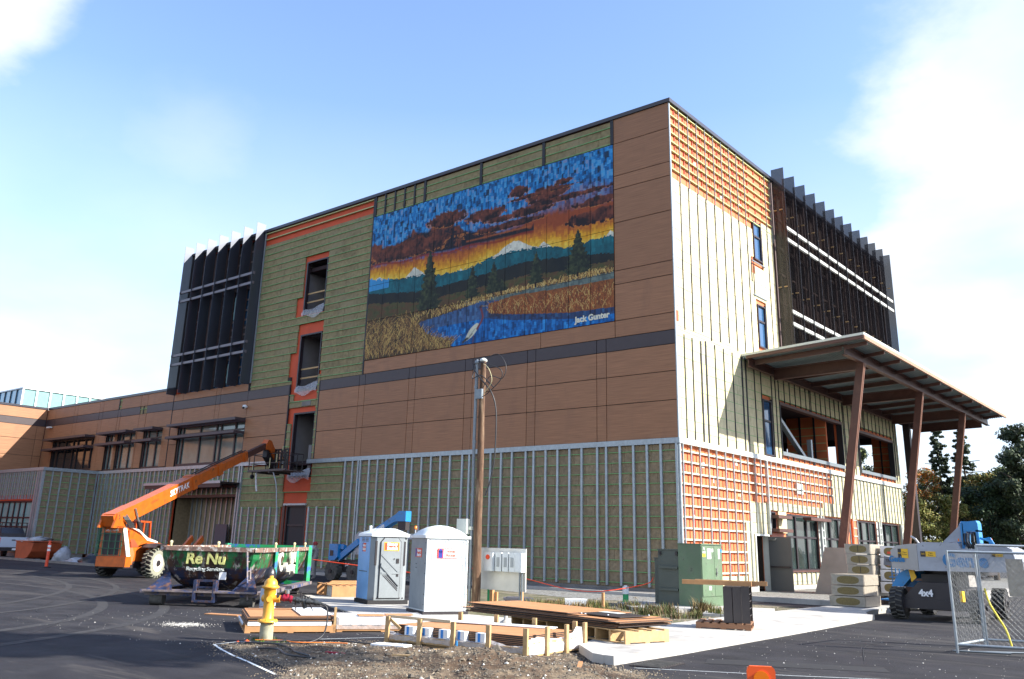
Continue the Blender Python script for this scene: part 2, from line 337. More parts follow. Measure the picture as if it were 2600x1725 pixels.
def piece(name, mat, parent, x0, x1, y0, y1, z0, z1):
    o = bpy.data.objects.new(name, unit(mat)); COL.objects.link(o)
    o.location = ((x0+x1)/2, (y0+y1)/2, (z0+z1)/2); o.scale = (x1-x0, y1-y0, z1-z0)
    if parent: o.parent = parent
    return o
def text(name, body, size, origin, rgt, up, mat, parent, ext=0.004, bold=0.0, align='CENTER', shear=0.0, sx=1.0):
    c = bpy.data.curves.new(name, 'FONT'); c.body = body; c.size = size; c.extrude = ext; c.align_x = align; c.align_y = 'CENTER'
    c.offset = bold; c.shear = shear; c.resolution_u = 3
    c.materials.append(MATS[mat])
    tmp = bpy.data.objects.new('tmp_text', c); COL.objects.link(tmp); bpy.context.view_layer.update()
    me = bpy.data.meshes.new_from_object(tmp.evaluated_get(bpy.context.evaluated_depsgraph_get())); me.name = 'lettering'
    bpy.data.objects.remove(tmp); bpy.data.curves.remove(c)
    o = bpy.data.objects.new(name, me); COL.objects.link(o)
    r = Vector(rgt).normalized(); u = Vector(up); u = (u - r * u.dot(r)).normalized(); n = r.cross(u)
    o.matrix_basis = Matrix(((r.x*sx, u.x, n.x, origin[0]), (r.y*sx, u.y, n.y, origin[1]), (r.z*sx, u.z, n.z, origin[2]), (0,0,0,1)))
    if parent: o.parent = parent
    return o
def copy_tree(o, parent=None):
    c = o.copy(); COL.objects.link(c)
    if parent: c.parent = parent
    for ch in list(KIDS.get(o.name, [])): copy_tree(ch, c)
    return c
KIDS = {}
def index_kids():
    KIDS.clear()
    for o in bpy.data.objects:
        if o.parent: KIDS.setdefault(o.parent.name, []).append(o)
# ================================================================== BUILDING
bld = thing('unfinished_building', 'four-storey building under construction, brown panels and a landscape mural on its long shaded wall', 'building')
# faces: (kind, offset).  'L' looks towards -Y (u = x), 'R' looks towards +X (u = y); d = distance out of the face
def fbox(face, u0, u1, v0, v1, d0, d1):
    k, o = face
    if k == 'L': return (u0, u1, o - d1, o - d0, v0, v1)
    return (o + d0, o + d1, u0, u1, v0, v1)
def fp(face, name, mat, u0, u1, v0, v1, d0, d1, parent=None):
    return piece(name, mat, parent or bld, *fbox(face, u0, u1, v0, v1, d0, d1))
LF = ('L', 0.0); RF = ('R', 0.0); BA = ('R', -52.7); BB = ('L', -4.3); RW = ('R', -63.9)
def holes_cut(u0, u1, v0, v1, holes):
    """split a rectangle into boxes that leave the holes open"""
    us = sorted({u0, u1, *[min(max(h[i], u0), u1) for h in holes for i in (0, 1)]})
    out = []
    for a, b in zip(us, us[1:]):
        if b - a < 1e-4: continue
        c = (a + b) / 2
        hs = sorted([(max(h[2], v0), min(h[3], v1)) for h in holes if h[0] < c < h[1] and h[3] > v0 and h[2] < v1])
        z = v0
        for q0, q1 in hs:
            if q0 > z + 1e-4: out.append((a, b, z, q0))
            z = max(z, q1)
        if v1 > z + 1e-4: out.append((a, b, z, v1))
    return out
def wall(face, name, mat, u0, u1, v0, v1, holes, d0, d1):
    m = MB()
    for r in holes_cut(u0, u1, v0, v1, holes): m.box(*fbox(face, *r, d0, d1))
    return m.build(name, mat, bld)
BOARDS = []
def clip(us, holes, v0, v1):
    iv = [us]
    for h in holes:
        if h[2] < v1 - .02 and h[3] > v0 + .02:
            nv = []
            for a, b in iv:
                if h[1] <= a or h[0] >= b: nv.append((a, b)); continue
                if h[0] > a: nv.append((a, h[0]))
                if h[1] < b: nv.append((h[1], b))
            iv = nv
    return [(a, b) for a, b in iv if b - a > 0.05]
def boards(face, mat, u0, u1, v0, v1, holes=(), step=0.475, ref=0.40, w=1.42, d=0.0, girt='green_girt', gw=0.034, gd=0.022, z_from=None):
    """mineral wool boards in courses with thin girts between them"""
    k = math.floor((v0 - ref) / step) + 1
    zs = [v0] + [ref + step * i for i in range(k, 200) if v0 + 0.03 < ref + step * i < v1 - 0.03] + [v1]
    for i, (a, b) in enumerate(zip(zs, zs[1:])):
        for (p, q) in clip((u0, u1), holes, a, b):
            off = p - (0 if i % 2 else w / 2) - random.random() * 0.3
            x = p
            while x < q - 1e-3:
                off += w * (1 if random.random() > 0.15 else 0.6)
                e = min(q, off)
                if e - x > 0.03:
                    BOARDS.append((face, mat, x + 0.006, e - 0.006, a + 0.008, b - 0.008, d - 0.10, d - 0.022 + random.uniform(-0.008, 0.004)))
                    x = e
                elif e >= q: break
        if girt and i > 0:
            for (p, q) in clip((u0, u1), holes, a - gw/2, a + gw/2):
                fp(face, 'girt', girt, p - 0.0, q + 0.0, a - gw / 2, a + gw / 2, d - 0.11, d + gd)
def emit_boards():
    def size(b):
        (k, o), u, v = b[0], (b[2]+b[3])/2, (b[4]+b[5])/2
        c = Vector((u, o, v)) if k == 'L' else Vector((o, u, v))
        dv = CAMP - c; n = Vector((0, -1, 0)) if k == 'L' else Vector((1, 0, 0))
        return -(b[3]-b[2])*(b[5]-b[4])*abs(dv.normalized().dot(n))/dv.length_squared
    BOARDS.sort(key=size)
    rest = {}
    for i, b in enumerate(BOARDS):
        if i < 298: fp(b[0], 'insulation_board', b[1], *b[2:])
        else: rest.setdefault(b[1], MB()).box(*fbox(b[0], *b[2:]))
    for mt, m in rest.items(): m.build('insulation_boards', mt, bld, kind='stuff')
# ---- long wall: sheathing shell with its openings
SH = [(-27.85, -25.62, 16.2, 19.93), (-27.85, -25.62, 11.05, 14.85), (-27.8, -25.6, 5.56, 9.66)]
DOOR1 = (-27.75, -25.75, 0.2, 3.95)
WIN_D = (-41.5, -32.98, 6.68, 9.68); WIN_C = (-46.35, -43.6, 6.70, 9.68); WIN_B2 = (-50.4, -47.6, 6.70, 9.68); WIN_B1 = (-52.3, -50.85, 6.70, 9.68); WIN_A = (-61.9, -54.2, 6.85, 9.62)
ENT = (-41.0, -33.0, 0.0, 4.52)
FINZ = (-42.4, -33.1, 12.1, 22.9)
wall(LF, 'wall', 'orange_sheathing', -64.3, 0.0, 12.0, 12.5, SH + [FINZ], -0.35, -0.12)
wall(LF, 'wall', 'orange_sheathing', -64.3, -0.13, 0.0, 12.0, SH + [DOOR1, WIN_D, WIN_C, WIN_B2, WIN_B1, WIN_A, ENT], -0.35, -0.12)
wall(LF, 'wall', 'orange_sheathing', -42.6, -0.13, 12.5, 23.1, SH + [FINZ], -0.35, -0.12)
# foundation strip
fp(LF, 'foundation', 'concrete_grey', -52.7, 0.0, 0.0, 0.22, -0.3, 0.02)
# dark membrane behind the brown panels
for (a, b, c, d_) in ((-25.28, -0.02, 6.6, 12.36), (-3.24, -0.02, 12.36, 23.1)):
    fp(LF, 'membrane', 'membrane', a, b, c, d_, -0.119, -0.04)
wall(LF, 'membrane', 'membrane', -63.8, -28.42, 6.6, 12.08, [WIN_D, WIN_C, WIN_B2, WIN_B1, WIN_A, (-47.4, -46.4, 10.9, 11.6), (-50.9, -50.45, 11.55, 12.3)], -0.119, -0.04)
wall(LF, 'membrane', 'membrane', -63.8, -42.6, 12.08, 12.5, [(-50.9, -50.45, 11.55, 12.5)], -0.119, -0.04)
# ---- brown cladding panels
G = 0.017
def panels(face, us, vs, mat, holes=(), d1=0.012, name='cladding_panel'):
    for a, b in zip(us, us[1:]):
        for c, e in zip(vs, vs[1:]):
            for (p, q, r, s_) in holes_cut(a + G, b - G, c + G, e - G, holes):
                if q - p < .05 or s_ - r < .05: continue
                fp(face, name, mat, p, q, r, s_, -0.03, d1 + random.uniform(-.002, .002))
V1 = [-25.30, -21.56, -21.02, -17.26, -16.72, -12.90, -12.35, -8.59, -8.04, -4.31, -3.76, -0.02]
panels(LF, V1, [6.63, 8.33, 9.65, 10.9], 'cladding')
panels(LF, V1, [10.9, 11.56], 'dark_panel', name='band_panel')
panels(LF, [-21.24, -16.77, -12.25, -7.74, -3.24, -0.02], [11.56, 12.38], 'cladding')
panels(LF, [-25.30, -21.24], [11.56, 11.60], 'dark_panel')
panels(LF, [-3.24, -0.02], [12.38, 14.2, 14.9, 17.41, 19.2, 19.93, 21.72, 23.1], 'cladding')
HW = [WIN_D, WIN_C, WIN_B2, WIN_B1, WIN_A]
panels(LF, [-42.55, -41.0, -36.9, -36.35, -33.0, -28.45], [6.63, 8.33, 9.72, 10.9], 'cladding', HW)
panels(LF, [-42.55, -36.9, -36.35, -33.0, -28.45], [10.9, 11.56], 'dark_panel', name='band_panel')
panels(LF, [-42.55, -41.3, -36.9, -36.35, -33.0], [11.56, 12.1], 'cladding')
V2 = [-63.88, -62.2, -58.6, -58.0, -54.1, -53.5, -50.9, -50.45, -47.4, -46.4, -42.65]
panels(LF, V2, [6.75, 9.76, 10.95], 'cladding', HW)
for a, b in zip(V2, V2[1:]):
    if (a, b) != (-47.4, -46.4): panels(LF, [a, b], [10.95, 11.56], 'dark_panel', name='band_panel')
    if (a, b) != (-50.9, -50.45): panels(LF, [a, b], [11.56, 12.48], 'cladding')
boards(LF, 'wool_board', -47.4, -46.4, 10.95, 11.56); boards(LF, 'wool_board', -50.9, -50.45, 11.56, 12.48)
fp(LF, 'furring_strip', 'black_strip', -46.93, -46.86, 10.96, 11.55, -0.02, 0.03); fp(LF, 'furring_strip', 'black_strip', -50.9, -50.8, 11.57, 12.48, -0.02, 0.03)
# black expansion joints
for x, a, b in ((-42.6, 6.4, 12.4), (-28.40, 6.9, 11.56), (-25.33, 6.7, 11.56), (-33.05, 11.56, 12.05)): fp(LF, 'joint_strip', 'black_strip', x - 0.035, x + 0.035, a, b, -0.05, 0.025)
fp(LF, 'joint_strip', 'black_strip', -21.36, -21.25, 11.6, 23.05, -0.08, 0.03)
fp(LF, 'membrane', 'membrane', -42.62, -42.38, 12.52, 23.08, -0.119, -0.01); fp(LF, 'membrane', 'membrane', -42.38, -33.0, 22.88, 23.08, -0.119, -0.01)
fp(LF, 'corner_trim', 'galv', -32.98, -32.88, 12.1, 23.1, -0.06, 0.02)
# ---- mineral wool, upper field
HB = [(-28.35, -25.35, 19.93, 20.08), (-28.25, -25.3, 16.05, 20.0), (-28.6, -25.35, 10.2, 15.3), (-28.32, -25.6, 9.2, 10.05)]
HU = [(-28.02, -25.55, 16.12, 20.05), (-28.6, -27.8, 16.12, 17.3), (-28.1, -25.5, 14.2, 15.2), (-28.15, -25.5, 11.0, 14.9), (-28.75, -27.8, 11.9, 13.4)]
boards(LF, 'wool_board', -32.85, -21.38, 11.57, 22.05, HU + [(-28.38, -25.33, 10, 11.85)])
for z in (22.52, 22.98): fp(LF, 'girt', 'pale_girt', -32.85, -21.4, z - .03, z + .03, -0.12, 0.02)
# shaft strip between the brown fields
boards(LF, 'wool_board', -28.34, -27.98, 6.5, 10.9, [(-28.34, -27.98, 9.4, 10)])
boards(LF, 'wool_board', -25.6, -25.36, 6.66, 12.0)
boards(LF, 'wool_board', -28.34, -25.4, 10.0, 10.45, gw=.03)
fp(LF, 'vent_block', 'concrete_grey', -27.0, -26.1, 10.05, 10.38, -0.03, 0.01)
# ---- wool above the mural
boards(LF, 'wool_board', -21.24, -3.30, 21.72, 23.05)
for x in (-21.15, -20.28, -19.39, -18.52, -17.65): fp(LF, 'furring_strip', 'black_strip', x - .055, x + .055, 21.72, 23.08, -0.05, 0.05)
for x in (-16.76, -12.23, -7.7, -3.30): fp(LF, 'furring_strip', 'black_strip', x - .09, x + .09, 21.72, 23.08, -0.05, 0.05)
# ---- ground floor studs and wool
fp(LF, 'belt_rail', 'galv', -25.9, 0.08, 6.39, 6.63, -0.12, 0.09); fp(LF, 'belt_rail', 'galv', -52.6, -28.4, 6.45, 6.68, -0.12, 0.09)
HD = [(-28.35, -25.45, 2.0, 6.6), (-28.25, -25.7, 0.2, 4.3)]
boards(LF, 'wool_board', -32.75, -22.55, 3.78, 6.38, [(-28.25, -25.45, 4.75, 6.6), (-28.1, -25.7, 3.78, 4.25)])
boards(LF, 'wool_board_brown', -32.75, -22.55, 0.22, 3.78, [(-28.25, -25.55, 0.2, 4.0)])
boards(LF, 'wool_board_brown', -22.5, -0.05, 0.22, 6.38, gw=.026)
boards(LF, 'wool_board_brown', -52.6, -41.05, 0.22, 6.44)
boards(LF, 'wool_board_brown', -41.05, -32.8, 4.6, 6.44)
def stud(face, u, v0, v1, wd=0.11, d0=-0.02, d1=0.075, mat='galv'): return fp(face, 'stud', mat, u - wd / 2, u + wd / 2, v0, v1, d0, d1)
for x in (-32.3, -31.51, -30.79, -29.91, -29.22, -28.51, -25.35, -24.59, -23.71, -22.96): stud(LF, x, 0.25, 3.78)
pat = [0.0, 0.5, 1.25, 1.97, 2.68, 3.39]
us = [-22.24, -21.58]
for k in range(5):
    for p in pat: us.append(-4.28 - 4.275 * k + p + (0.3 if k == 4 and p == 0 else 0))
us += [-0.10]
for x in us:
    if x > -21.4 or x < -21.5: stud(LF, x, 0.27, 6.40)
x = -52.45
i = 0
while x < -41.1:
    stud(LF, x, 0.27, 6.46, 0.09); x += (0.60, 0.62, 0.33, 0.60)[i % 4]; i += 1
for i in range(13):
    x = -40.85 + i * 0.6; stud(LF, x, 4.62, 6.46, 0.09)
for x in (-33.0, -32.72): stud(LF, x, 0.25, 6.46, 0.12, d1=0.10)
# door in the shaded wall
def window(face, u0, u1, v0, v1, name='window', glass='glass_grey', mull=(), trans=(), fd=-0.16, fw=0.14, frame='frame_dark'):
    m = MB()
    for (a, b, c, d_) in ((u0, u0+fw, v0, v1), (u1-fw, u1, v0, v1), (u0+fw, u1-fw, v1-fw, v1), (u0+fw, u1-fw, v0, v0+fw)): m.box(*fbox(face, a, b, c, d_, fd - .12, fd + .06))
    f = m.build(name, frame, bld)
    mm = 0.06
    for x, wd in [(q if isinstance(q, tuple) else (q, 0.07)) for q in mull]: piece('mullion', frame, f, *fbox(face, x - wd, x + wd, v0+fw, v1-fw, fd - .10, fd + .04))
    for z in trans:
        e = sorted([u0 + fw] + [x for x in ([q[0] if isinstance(q, tuple) else q for q in mull])] + [u1 - fw])
        for a, b in zip(e, e[1:]): piece('transom', frame, f, *fbox(face, a + .075, b - .075, z - .05, z + .05, fd - .09, fd + .03))
    e = sorted([u0 + fw] + [q[0] if isinstance(q, tuple) else q for q in mull] + [u1 - fw]); zz = sorted([v0 + fw] + list(trans) + [v1 - fw])
    for a, b in zip(e, e[1:]):
        for c, d_ in zip(zz, zz[1:]): piece('pane', glass, f, *fbox(face, a + .01, b - .01, c + .01, d_ - .01, fd - .06, fd - .04))
    return f
fr = window(LF, DOOR1[0], DOOR1[1], 0.22, 3.9, 'door', 'door_glass', trans=(2.68,), fw=0.12) if M('door_glass', (.028, .032, .038), .35, spec=.15, var=0) else 0
fp(LF, 'flashing', 'galv', -27.85, -25.65, 3.86, 3.98, -0.12, 0.09)
fp(LF, 'jamb_board', 'steel_brown', -28.05, -27.82, 0.25, 3.9, -0.12, -0.02)
# low band windows
window(LF, *WIN_D, mull=(-40.9, -38.6, -36.55, -36.0, -33.9 - .35), trans=(9.0,), fw=0.2, fd=-0.14)
window(LF, *WIN_C, mull=(-45.8, -44.6), trans=(9.0,), fw=0.14, fd=-0.14)
window(LF, *WIN_B2, mull=(-49.8, -48.6), trans=(9.0,), fw=0.14, fd=-0.14)
window(LF, *WIN_B1, mull=(-51.7,), trans=(9.0,), fw=0.14, fd=-0.14)
window(LF, *WIN_A, glass='glass_dark', mull=(-61.0, -59.6, -58.2, -57.4, -56.0, -54.9), trans=(8.9,), fw=0.16, fd=-0.14)
def shade_shelf(u0, u1, z, dep=0.85):
    m = MB(); m.box(*fbox(LF, u0, u1, z - .09, z + .09, dep - .05, dep)); m.box(*fbox(LF, u0, u0 + .05, z - .09, z + .09, 0.013, dep - .05)); m.box(*fbox(LF, u1 - .05, u1, z - .09, z + .09, 0.013, dep - .05))
    n = int((dep - .1) / .14)
    for i in range(n):
        d = 0.05 + i * .14; m.box(*fbox(LF, u0 + .05, u1 - .05, z - .05, z + .03, d, d + .07))
    m.build('sunshade_shelf', 'frame_dark2', bld)
M('frame_dark2', (0.055, 0.040, 0.045), 0.5, var=0)
for u0, u1 in ((-41.7, -33.0), (-46.5, -43.65), (-52.4, -47.65), (-62.1, -54.25)):
    shade_shelf(u0, u1, 9.60); shade_shelf(u0, u1, 8.72)
# low wing roof edge and inner corner return wall
m = MB(); m.box(-63.82, -42.62, -0.07, 0.3, 12.48, 12.66); m.build('roof_edge', 'coping', bld)
m = MB(); m.box(-63.9, -42.6, 0.3, 22, 12.2, 12.45); m.build('roof', 'membrane', bld)
wall(RW, 'wall', 'orange_sheathing', -24, -0.0, 0.0, 12.5, [], -0.35, -0.12)
fp(RW, 'membrane', 'membrane', -24, -0.0, 6.7, 12.5, -0.119, -0.04)
panels(RW, [-24, -18, -12, -9, -5.2, -0.75, -0.05], [6.72, 8.3, 9.75, 10.95], 'cladding')
panels(RW, [-24, -12, -5.2, -0.05], [10.95, 11.56], 'dark_panel', name='band_panel')
panels(RW, [-24, -12, -5.2, -0.05], [11.56, 12.48], 'cladding')
m = MB(); m.box(-64.3, -63.83, -24, -0.075, 12.48, 12.66); m.build('roof_edge', 'coping', bld)
m = MB(); m.box(-90, -64.3, -24, 22, 12.2, 12.45); m.build('roof', 'membrane', bld)
# projecting ground floor block on the left
WB = (-60.5, -53.75, 1.3, 4.2)
wall(BA, 'wall', 'orange_sheathing', -4.18, -0.4, 0.0, 6.5, [], -0.35, -0.12)
wall(BB, 'wall', 'orange_sheathing', -75, -52.82, 0.0, 6.5, [WB], -0.35, -0.12)
boards(BA, 'wool_board_brown', -4.28, -0.05, 0.25, 6.44)
boards(BB, 'wool_board_brown', -75, -52.75, 0.25, 6.44, [(-60.6, -53.7, 1.2, 4.3), (-53.75, -53.15, 5.3, 6.44)])
fp(BA, 'belt_rail', 'galv', -4.39, -0.1, 6.45, 6.70, -0.12, 0.09); fp(BB, 'belt_rail', 'galv', -75, -52.72, 6.45, 6.70, -0.12, 0.09)
for y in (-4.25, -3.62, -2.95, -2.15, -1.5, -0.82, -0.12): stud(BA, y, 0.27, 6.46, 0.10)
x = -75.0; i = 0
while x < -52.7:
    stud(BB, x, 4.3 if -60.6 < x < -53.7 else 0.3, 6.46, 0.08, mat='galv'); x += (0.42, 0.42, 0.3)[i % 3]; i += 1
for x in (-53.55, -53.2, -52.78): stud(BB, x, 0.27, 6.46, 0.09)
window(BB, *WB, glass='skylight_glass', mull=(-59.4, -58.2, -57.2, -56.2, -55.2), trans=(2.9, 2.2), fw=0.14, fd=-0.1)
m = MB(); m.box(-75, -52.85, -4.15, -0.36, 6.5, 6.62); m.build('roof', 'membrane', bld)
fp(BA, 'foundation', 'concrete_grey', -4.2, -0.3, 0, 0.24, -.3, .02); fp(BB, 'foundation', 'concrete_grey', -75, -52.7, 0, 0.24, -.3, .02)
# entrance recess with canopy
m = MB(); m.box(-41.0, -32.98, 1.5, 1.7, 0.0, 4.7); m.box(-41.0, -32.98, 0.2, 1.5, 4.52, 4.7); m.box(-41.2, -41.0, 0.2, 1.7, 0, 4.6); m.box(-32.98, -32.85, 0.36, 1.7, 0, 4.6); m.build('recess', 'wool_board_brown', bld)
for i in range(12):
    x = -40.7 + i * .62
    if not (-35.6 < x < -34.0 ): piece('stud', 'galv', bld, x - .05, x + .05, 1.41, 1.49, 0.1, 4.5)
fp(LF, 'lintel', 'steel_brown', -41.0, -32.98, 4.45, 4.66, -0.11, 0.06)
piece('door', 'frame_dark', bld, -34.0, -33.05, 1.30, 1.40, 0.0, 3.6)
o = piece('door', 'door_grey', bld, -36.6, -35.2, 0.9, 0.98, 0.0, 2.7) if M('door_grey', (0.055, 0.062, 0.085), 0.45, var=0.05) else 0
m = MB(); m.box(-42.4, -32.75, -1.6, -0.02, 5.26, 5.36); m.cur = 1; m.box(-42.42, -32.73, -1.62, -1.6, 5.24, 5.42); m.cur = 0; m.box(-42.3, -32.8, -1.55, -1.45, 5.0, 5.26); m.box(-42.3, -32.8, -0.3, -0.2, 5.05, 5.26); m.build('door_canopy', ['frame_dark', 'galv'], bld)
# ---- parapet coping of the tower
m = MB()
m.box(-42.6, 0.10, -0.085, 0.45, 23.10, 23.30); m.box(-0.40, 0.10, 0.45, 12.1, 23.10, 23.30); m.box(-0.40, 0.10, 12.1, 32.6, 23.10, 23.30)
m.build('parapet_coping', 'coping', bld)
m = MB(); m.box(-42.38, -0.36, 0.36, 32.38, 22.86, 23.08); m.build('roof', 'membrane', bld)
# unseen shell: rear and side walls, floors
m = MB()
m.box(-42.6, -42.4, 0.36, 32.6, 12.0, 23.1); m.box(-42.4, -0.4, 32.4, 32.6, 11.2, 23.1)
m.box(-42.4, -8.3, 32.4, 32.6, 0, 11.2); m.box(-8.3, -0.36, 32.4, 32.6, 9.57, 11.2); m.box(-8.3, -0.36, 32.4, 32.6, 0, 7.1); m.box(-1.75, -0.36, 32.4, 32.6, 7.1, 9.57)
m.box(-63.9, -42.6, 22, 22.3, 0, 12.4); m.box(-90, -63.9, 22, 22.3, 0, 12.4)
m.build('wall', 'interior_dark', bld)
m = MB()
for z in (10.0, 15.4, 19.3): m.box(-42.3, -0.4, 0.4, 32.3, z, z + .25)
m.box(-42.3, -0.4, 0.4, 32.3, 6.35, 6.6)
m.build('floor_slab', 'interior_dark', bld)
# rooms behind the shaft openings
for (a, b, c, d_) in SH:
    m = MB(); m.box(a - .2, b + .2, 2.2, 2.3, c - .1, d_ + .3); m.box(a - .35, a - .2, 0.36, 2.3, c, d_ + .2); m.box(b + .2, b + .35, .36, 2.3, c, d_ + .2); m.box(a - .2, b + .2, .36, 2.2, d_ + .1, d_ + .2)
    m.build('room_lining', 'interior_grey', bld)
    m = MB(); m.box(*fbox(LF, a, a + .12, c, d_, -.3, -.05)); m.box(*fbox(LF, b - .08, b, c, d_, -.3, -.05)); m.box(*fbox(LF, a + .12, b - .08, d_ - .1, d_, -.3, -.05)); m.build('window_buck', 'frame_dark', bld)
    if c > 6:
        for zz in (c + 0.85, c + 1.45): fp(LF, 'guard_board', 'lumber', a + .1, b - .05, zz, zz + .1, -.3, -.26)
    # plastic film over the sill
    n = 9; v = []; 
    for i in range(n):
        t = i / (n - 1); u = a + (b - a) * t
        for (dz, dd) in ((0.45 - .12*math.sin(t*5), -.1), (.1, .06), (-0.2 - .15 * math.sin(t * 7 + c), .05 + .03*math.sin(t*9))): v.append((u, -dd - 0.0, c + dz))
    mm_ = MB(); mm_.add(v, [(3*i+j, 3*(i+1)+j, 3*(i+1)+j+1, 3*i+j+1) for i in range(n - 1) for j in range(2)]); mm_.build('plastic_sheet', 'film', bld)
# water tank / barrel seen in the lowest opening
m = MB(); m.cyl((-26.4, 0.9, 5.6), (-26.4, 0.9, 7.6), 0.42, n=14); m.build('vertical_duct', 'interior_grey', bld)
# ---- tower end with fins
m = MB(); m.box(-42.4, -33.1, 0.62, 0.7, 12.1, 22.9); cw = m.build('curtain_wall', 'glass_blue', bld) if M('glass_blue', (.012, .045, .085), .06, spec=.9, var=.3, vs=.7) else 0
M('mullion_brown', (0.10, 0.062, 0.055), 0.5, var=0)
for i in range(13): piece('mullion', 'mullion_brown', cw, -42.25 + i * .757 - .05, -42.25 + i * .757 + .05, 0.5, 0.62, 12.1, 22.9)
for z in (12.9, 13.5, 14.2, 15.3, 15.9, 16.4, 17.0, 17.7, 18.5, 19.3, 20.6, 21.4, 22.2): piece('transom', 'mullion_brown', cw, -42.4, -33.1, 0.54, 0.60, z, z + .12)
for z0, z1 in ((15.0, 16.7), (19.8, 22.9)): piece('spandrel', 'membrane', cw, -42.35, -33.15, 0.585, 0.615, z0, z1)
for x in (-38.1, -36.6): 
    for z0, z1 in ((17.2, 18.9), (12.5, 13.9)): piece('sky_light_strip', 'skylight_glass', cw, x - .07, x + .07, 0.47, 0.5, z0, z1)  # pale strips paint the sky light showing through the glazing
for i in range(7):
    x = -33.08 - 1.573 * i
    f = piece('sun_fin', 'fin_screen', bld, x - .012, x + .012, -0.74, 0.02, 12.02 + 0.0, 23.76)
    piece('fin_post', 'mullion_brown', bld, x - .12, x - .03, 0.03, 0.12, 12.1, 23.0)
    for z in (20.9, 16.2): piece('fin_bracket', 'galv', bld, x - .22, x - .012, -0.42, -0.38, z, z + .03)
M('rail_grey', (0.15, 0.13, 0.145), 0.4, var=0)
M('rail_white', (0.5, 0.5, 0.5), 0.4, var=0)
for z in (19.96, 19.24, 14.95, 14.25): piece('fin_rail', 'rail_grey', bld, -42.7, -33.0, -0.66, -0.52, z - .09, z + .09)
# ================================================================== SUNNY END WALL (x = 0)
O1 = (11.5, 21.0, 6.92, 9.62); O2 = (24.1, 31.25, 6.92, 9.50)
N1 = (9.33, 10.36, 17.45, 19.72); N2 = (9.33, 10.36, 12.45, 14.85); N3 = (9.30, 10.40, 6.70, 9.64)
DR = (7.40, 8.98, 0.0, 2.64); SW1 = (11.5, 16.1, .92, 3.84); SW2 = (16.75, 20.9, .92, 3.86); SW3 = (22.4, 26.25, .92, 3.87); SW4 = (26.95, 31.1, .92, 3.87); SMALL = (9.1, 10.3, 2.92, 3.86)
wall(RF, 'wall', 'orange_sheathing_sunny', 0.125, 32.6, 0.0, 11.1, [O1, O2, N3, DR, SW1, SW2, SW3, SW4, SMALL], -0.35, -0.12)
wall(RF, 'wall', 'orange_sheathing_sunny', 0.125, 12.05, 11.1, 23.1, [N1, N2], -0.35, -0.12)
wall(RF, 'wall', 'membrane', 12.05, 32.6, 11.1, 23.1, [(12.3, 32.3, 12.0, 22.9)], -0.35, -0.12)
fp(RF, 'foundation', 'concrete', 0.0, 7.35, 0.0, 0.24, -0.12, 0.05); fp(RF, 'foundation', 'concrete', 9.0, 32.6, 0.0, 0.22, -0.12, 0.05)
fp(RF, 'corner_post', 'galv', -0.015, 0.10, 0.26, 6.38, -0.12, 0.045)
fp(RF, 'corner_trim', 'galv', -0.005, 0.075, 6.64, 23.08, -0.03, 0.02)
# wool fields
boards(RF, 'wool_board_sunlit', 0.08, 12.0, 11.62, 19.15, [(9.2, 10.5, 11.62, 14.98), (9.2, 10.5, 17.3, 19.15), (8.85, 9.3, 16.6, 17.1)], w=0.93, girt=None)
boards(RF, 'wool_board_sunlit', 0.08, 9.25, 6.66, 11.62, [], w=0.95, girt='green_girt', gw=.022, gd=-.018)
boards(RF, 'wool_board_sunlit', 9.25, 32.5, 6.66, 11.05, [(9.25, 10.45, 6.66, 9.72), (11.42, 21.08, 6.88, 9.72), (24.0, 31.33, 6.88, 9.6)], w=0.95, girt='green_girt', gw=.022, gd=-.018)
boards(RF, 'wool_board_sunlit', 10.45, 12.0, 19.15, 19.92, [], w=.93, girt=None)
# orange grid under the parapet: deep horizontal girts, thin vertical studs
ys = [0.93 * i for i in range(1, 10)] + [9.34, 10.36, 11.2, 12.0]
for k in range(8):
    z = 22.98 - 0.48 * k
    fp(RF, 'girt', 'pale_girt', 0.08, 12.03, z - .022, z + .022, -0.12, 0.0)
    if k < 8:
        for i in range(12): fp(RF, 'clip', 'shadow_redbrown', 0.93*i + .62, 0.93*i + .67, z - .27, z - .022, -0.12, -0.07) if M('shadow_redbrown', (0.45, 0.05, 0.03), .7, var=0) and 0.93*i + .65 < 12 and k < 7 else None  # thin red-brown strips paint the shadow stroke below each girt
for y in ys: 
    if y < 9.3 or y > 10.4: fp(RF, 'furring_strip', 'galv_dark', y - .02, y + .02, 19.1, 23.05, -0.02, 0.035)
# slots between the boards
for i, y in enumerate([0.93, 1.79, 2.71, 3.65, 4.61, 5.6, 6.54, 7.49, 8.45, 11.2]):
    fp(RF, 'furring_strip', 'black_strip', y - (.05 if i == 3 else .028), y + .028, 11.7 + 0.12 * (i % 3), 19.12, -0.04, 0.012)
for y in (0.82, 1.6, 2.45, 2.96, 3.92, 4.86, 5.83, 6.89, 7.35, 8.35, 9.16): fp(RF, 'furring_strip', 'black_strip', y - (.055 if y in (2.45, 2.96, 6.89, 7.35) else .028), y + (.055 if y in (2.45, 2.96, 6.89, 7.35) else .028), 6.68, 11.5 + .05 * math.sin(y * 7), -0.04, 0.015)
yy = [10.5, 11.0, 11.44] + [12.2 + .78 * i for i in range(26)] + [15.9, 20.8, 25.2]
for y in sorted(yy):
    inside = (11.4 < y < 21.1) or (23.95 < y < 31.4)
    fp(RF, 'furring_strip', 'black_strip', y - .03, y + .03, 9.73 if inside else 6.68, 11.05, -0.04, 0.015)
    if inside: fp(RF, 'furring_strip', 'black_strip', y - .03, y + .03, 6.67, 6.87, -0.04, 0.012)
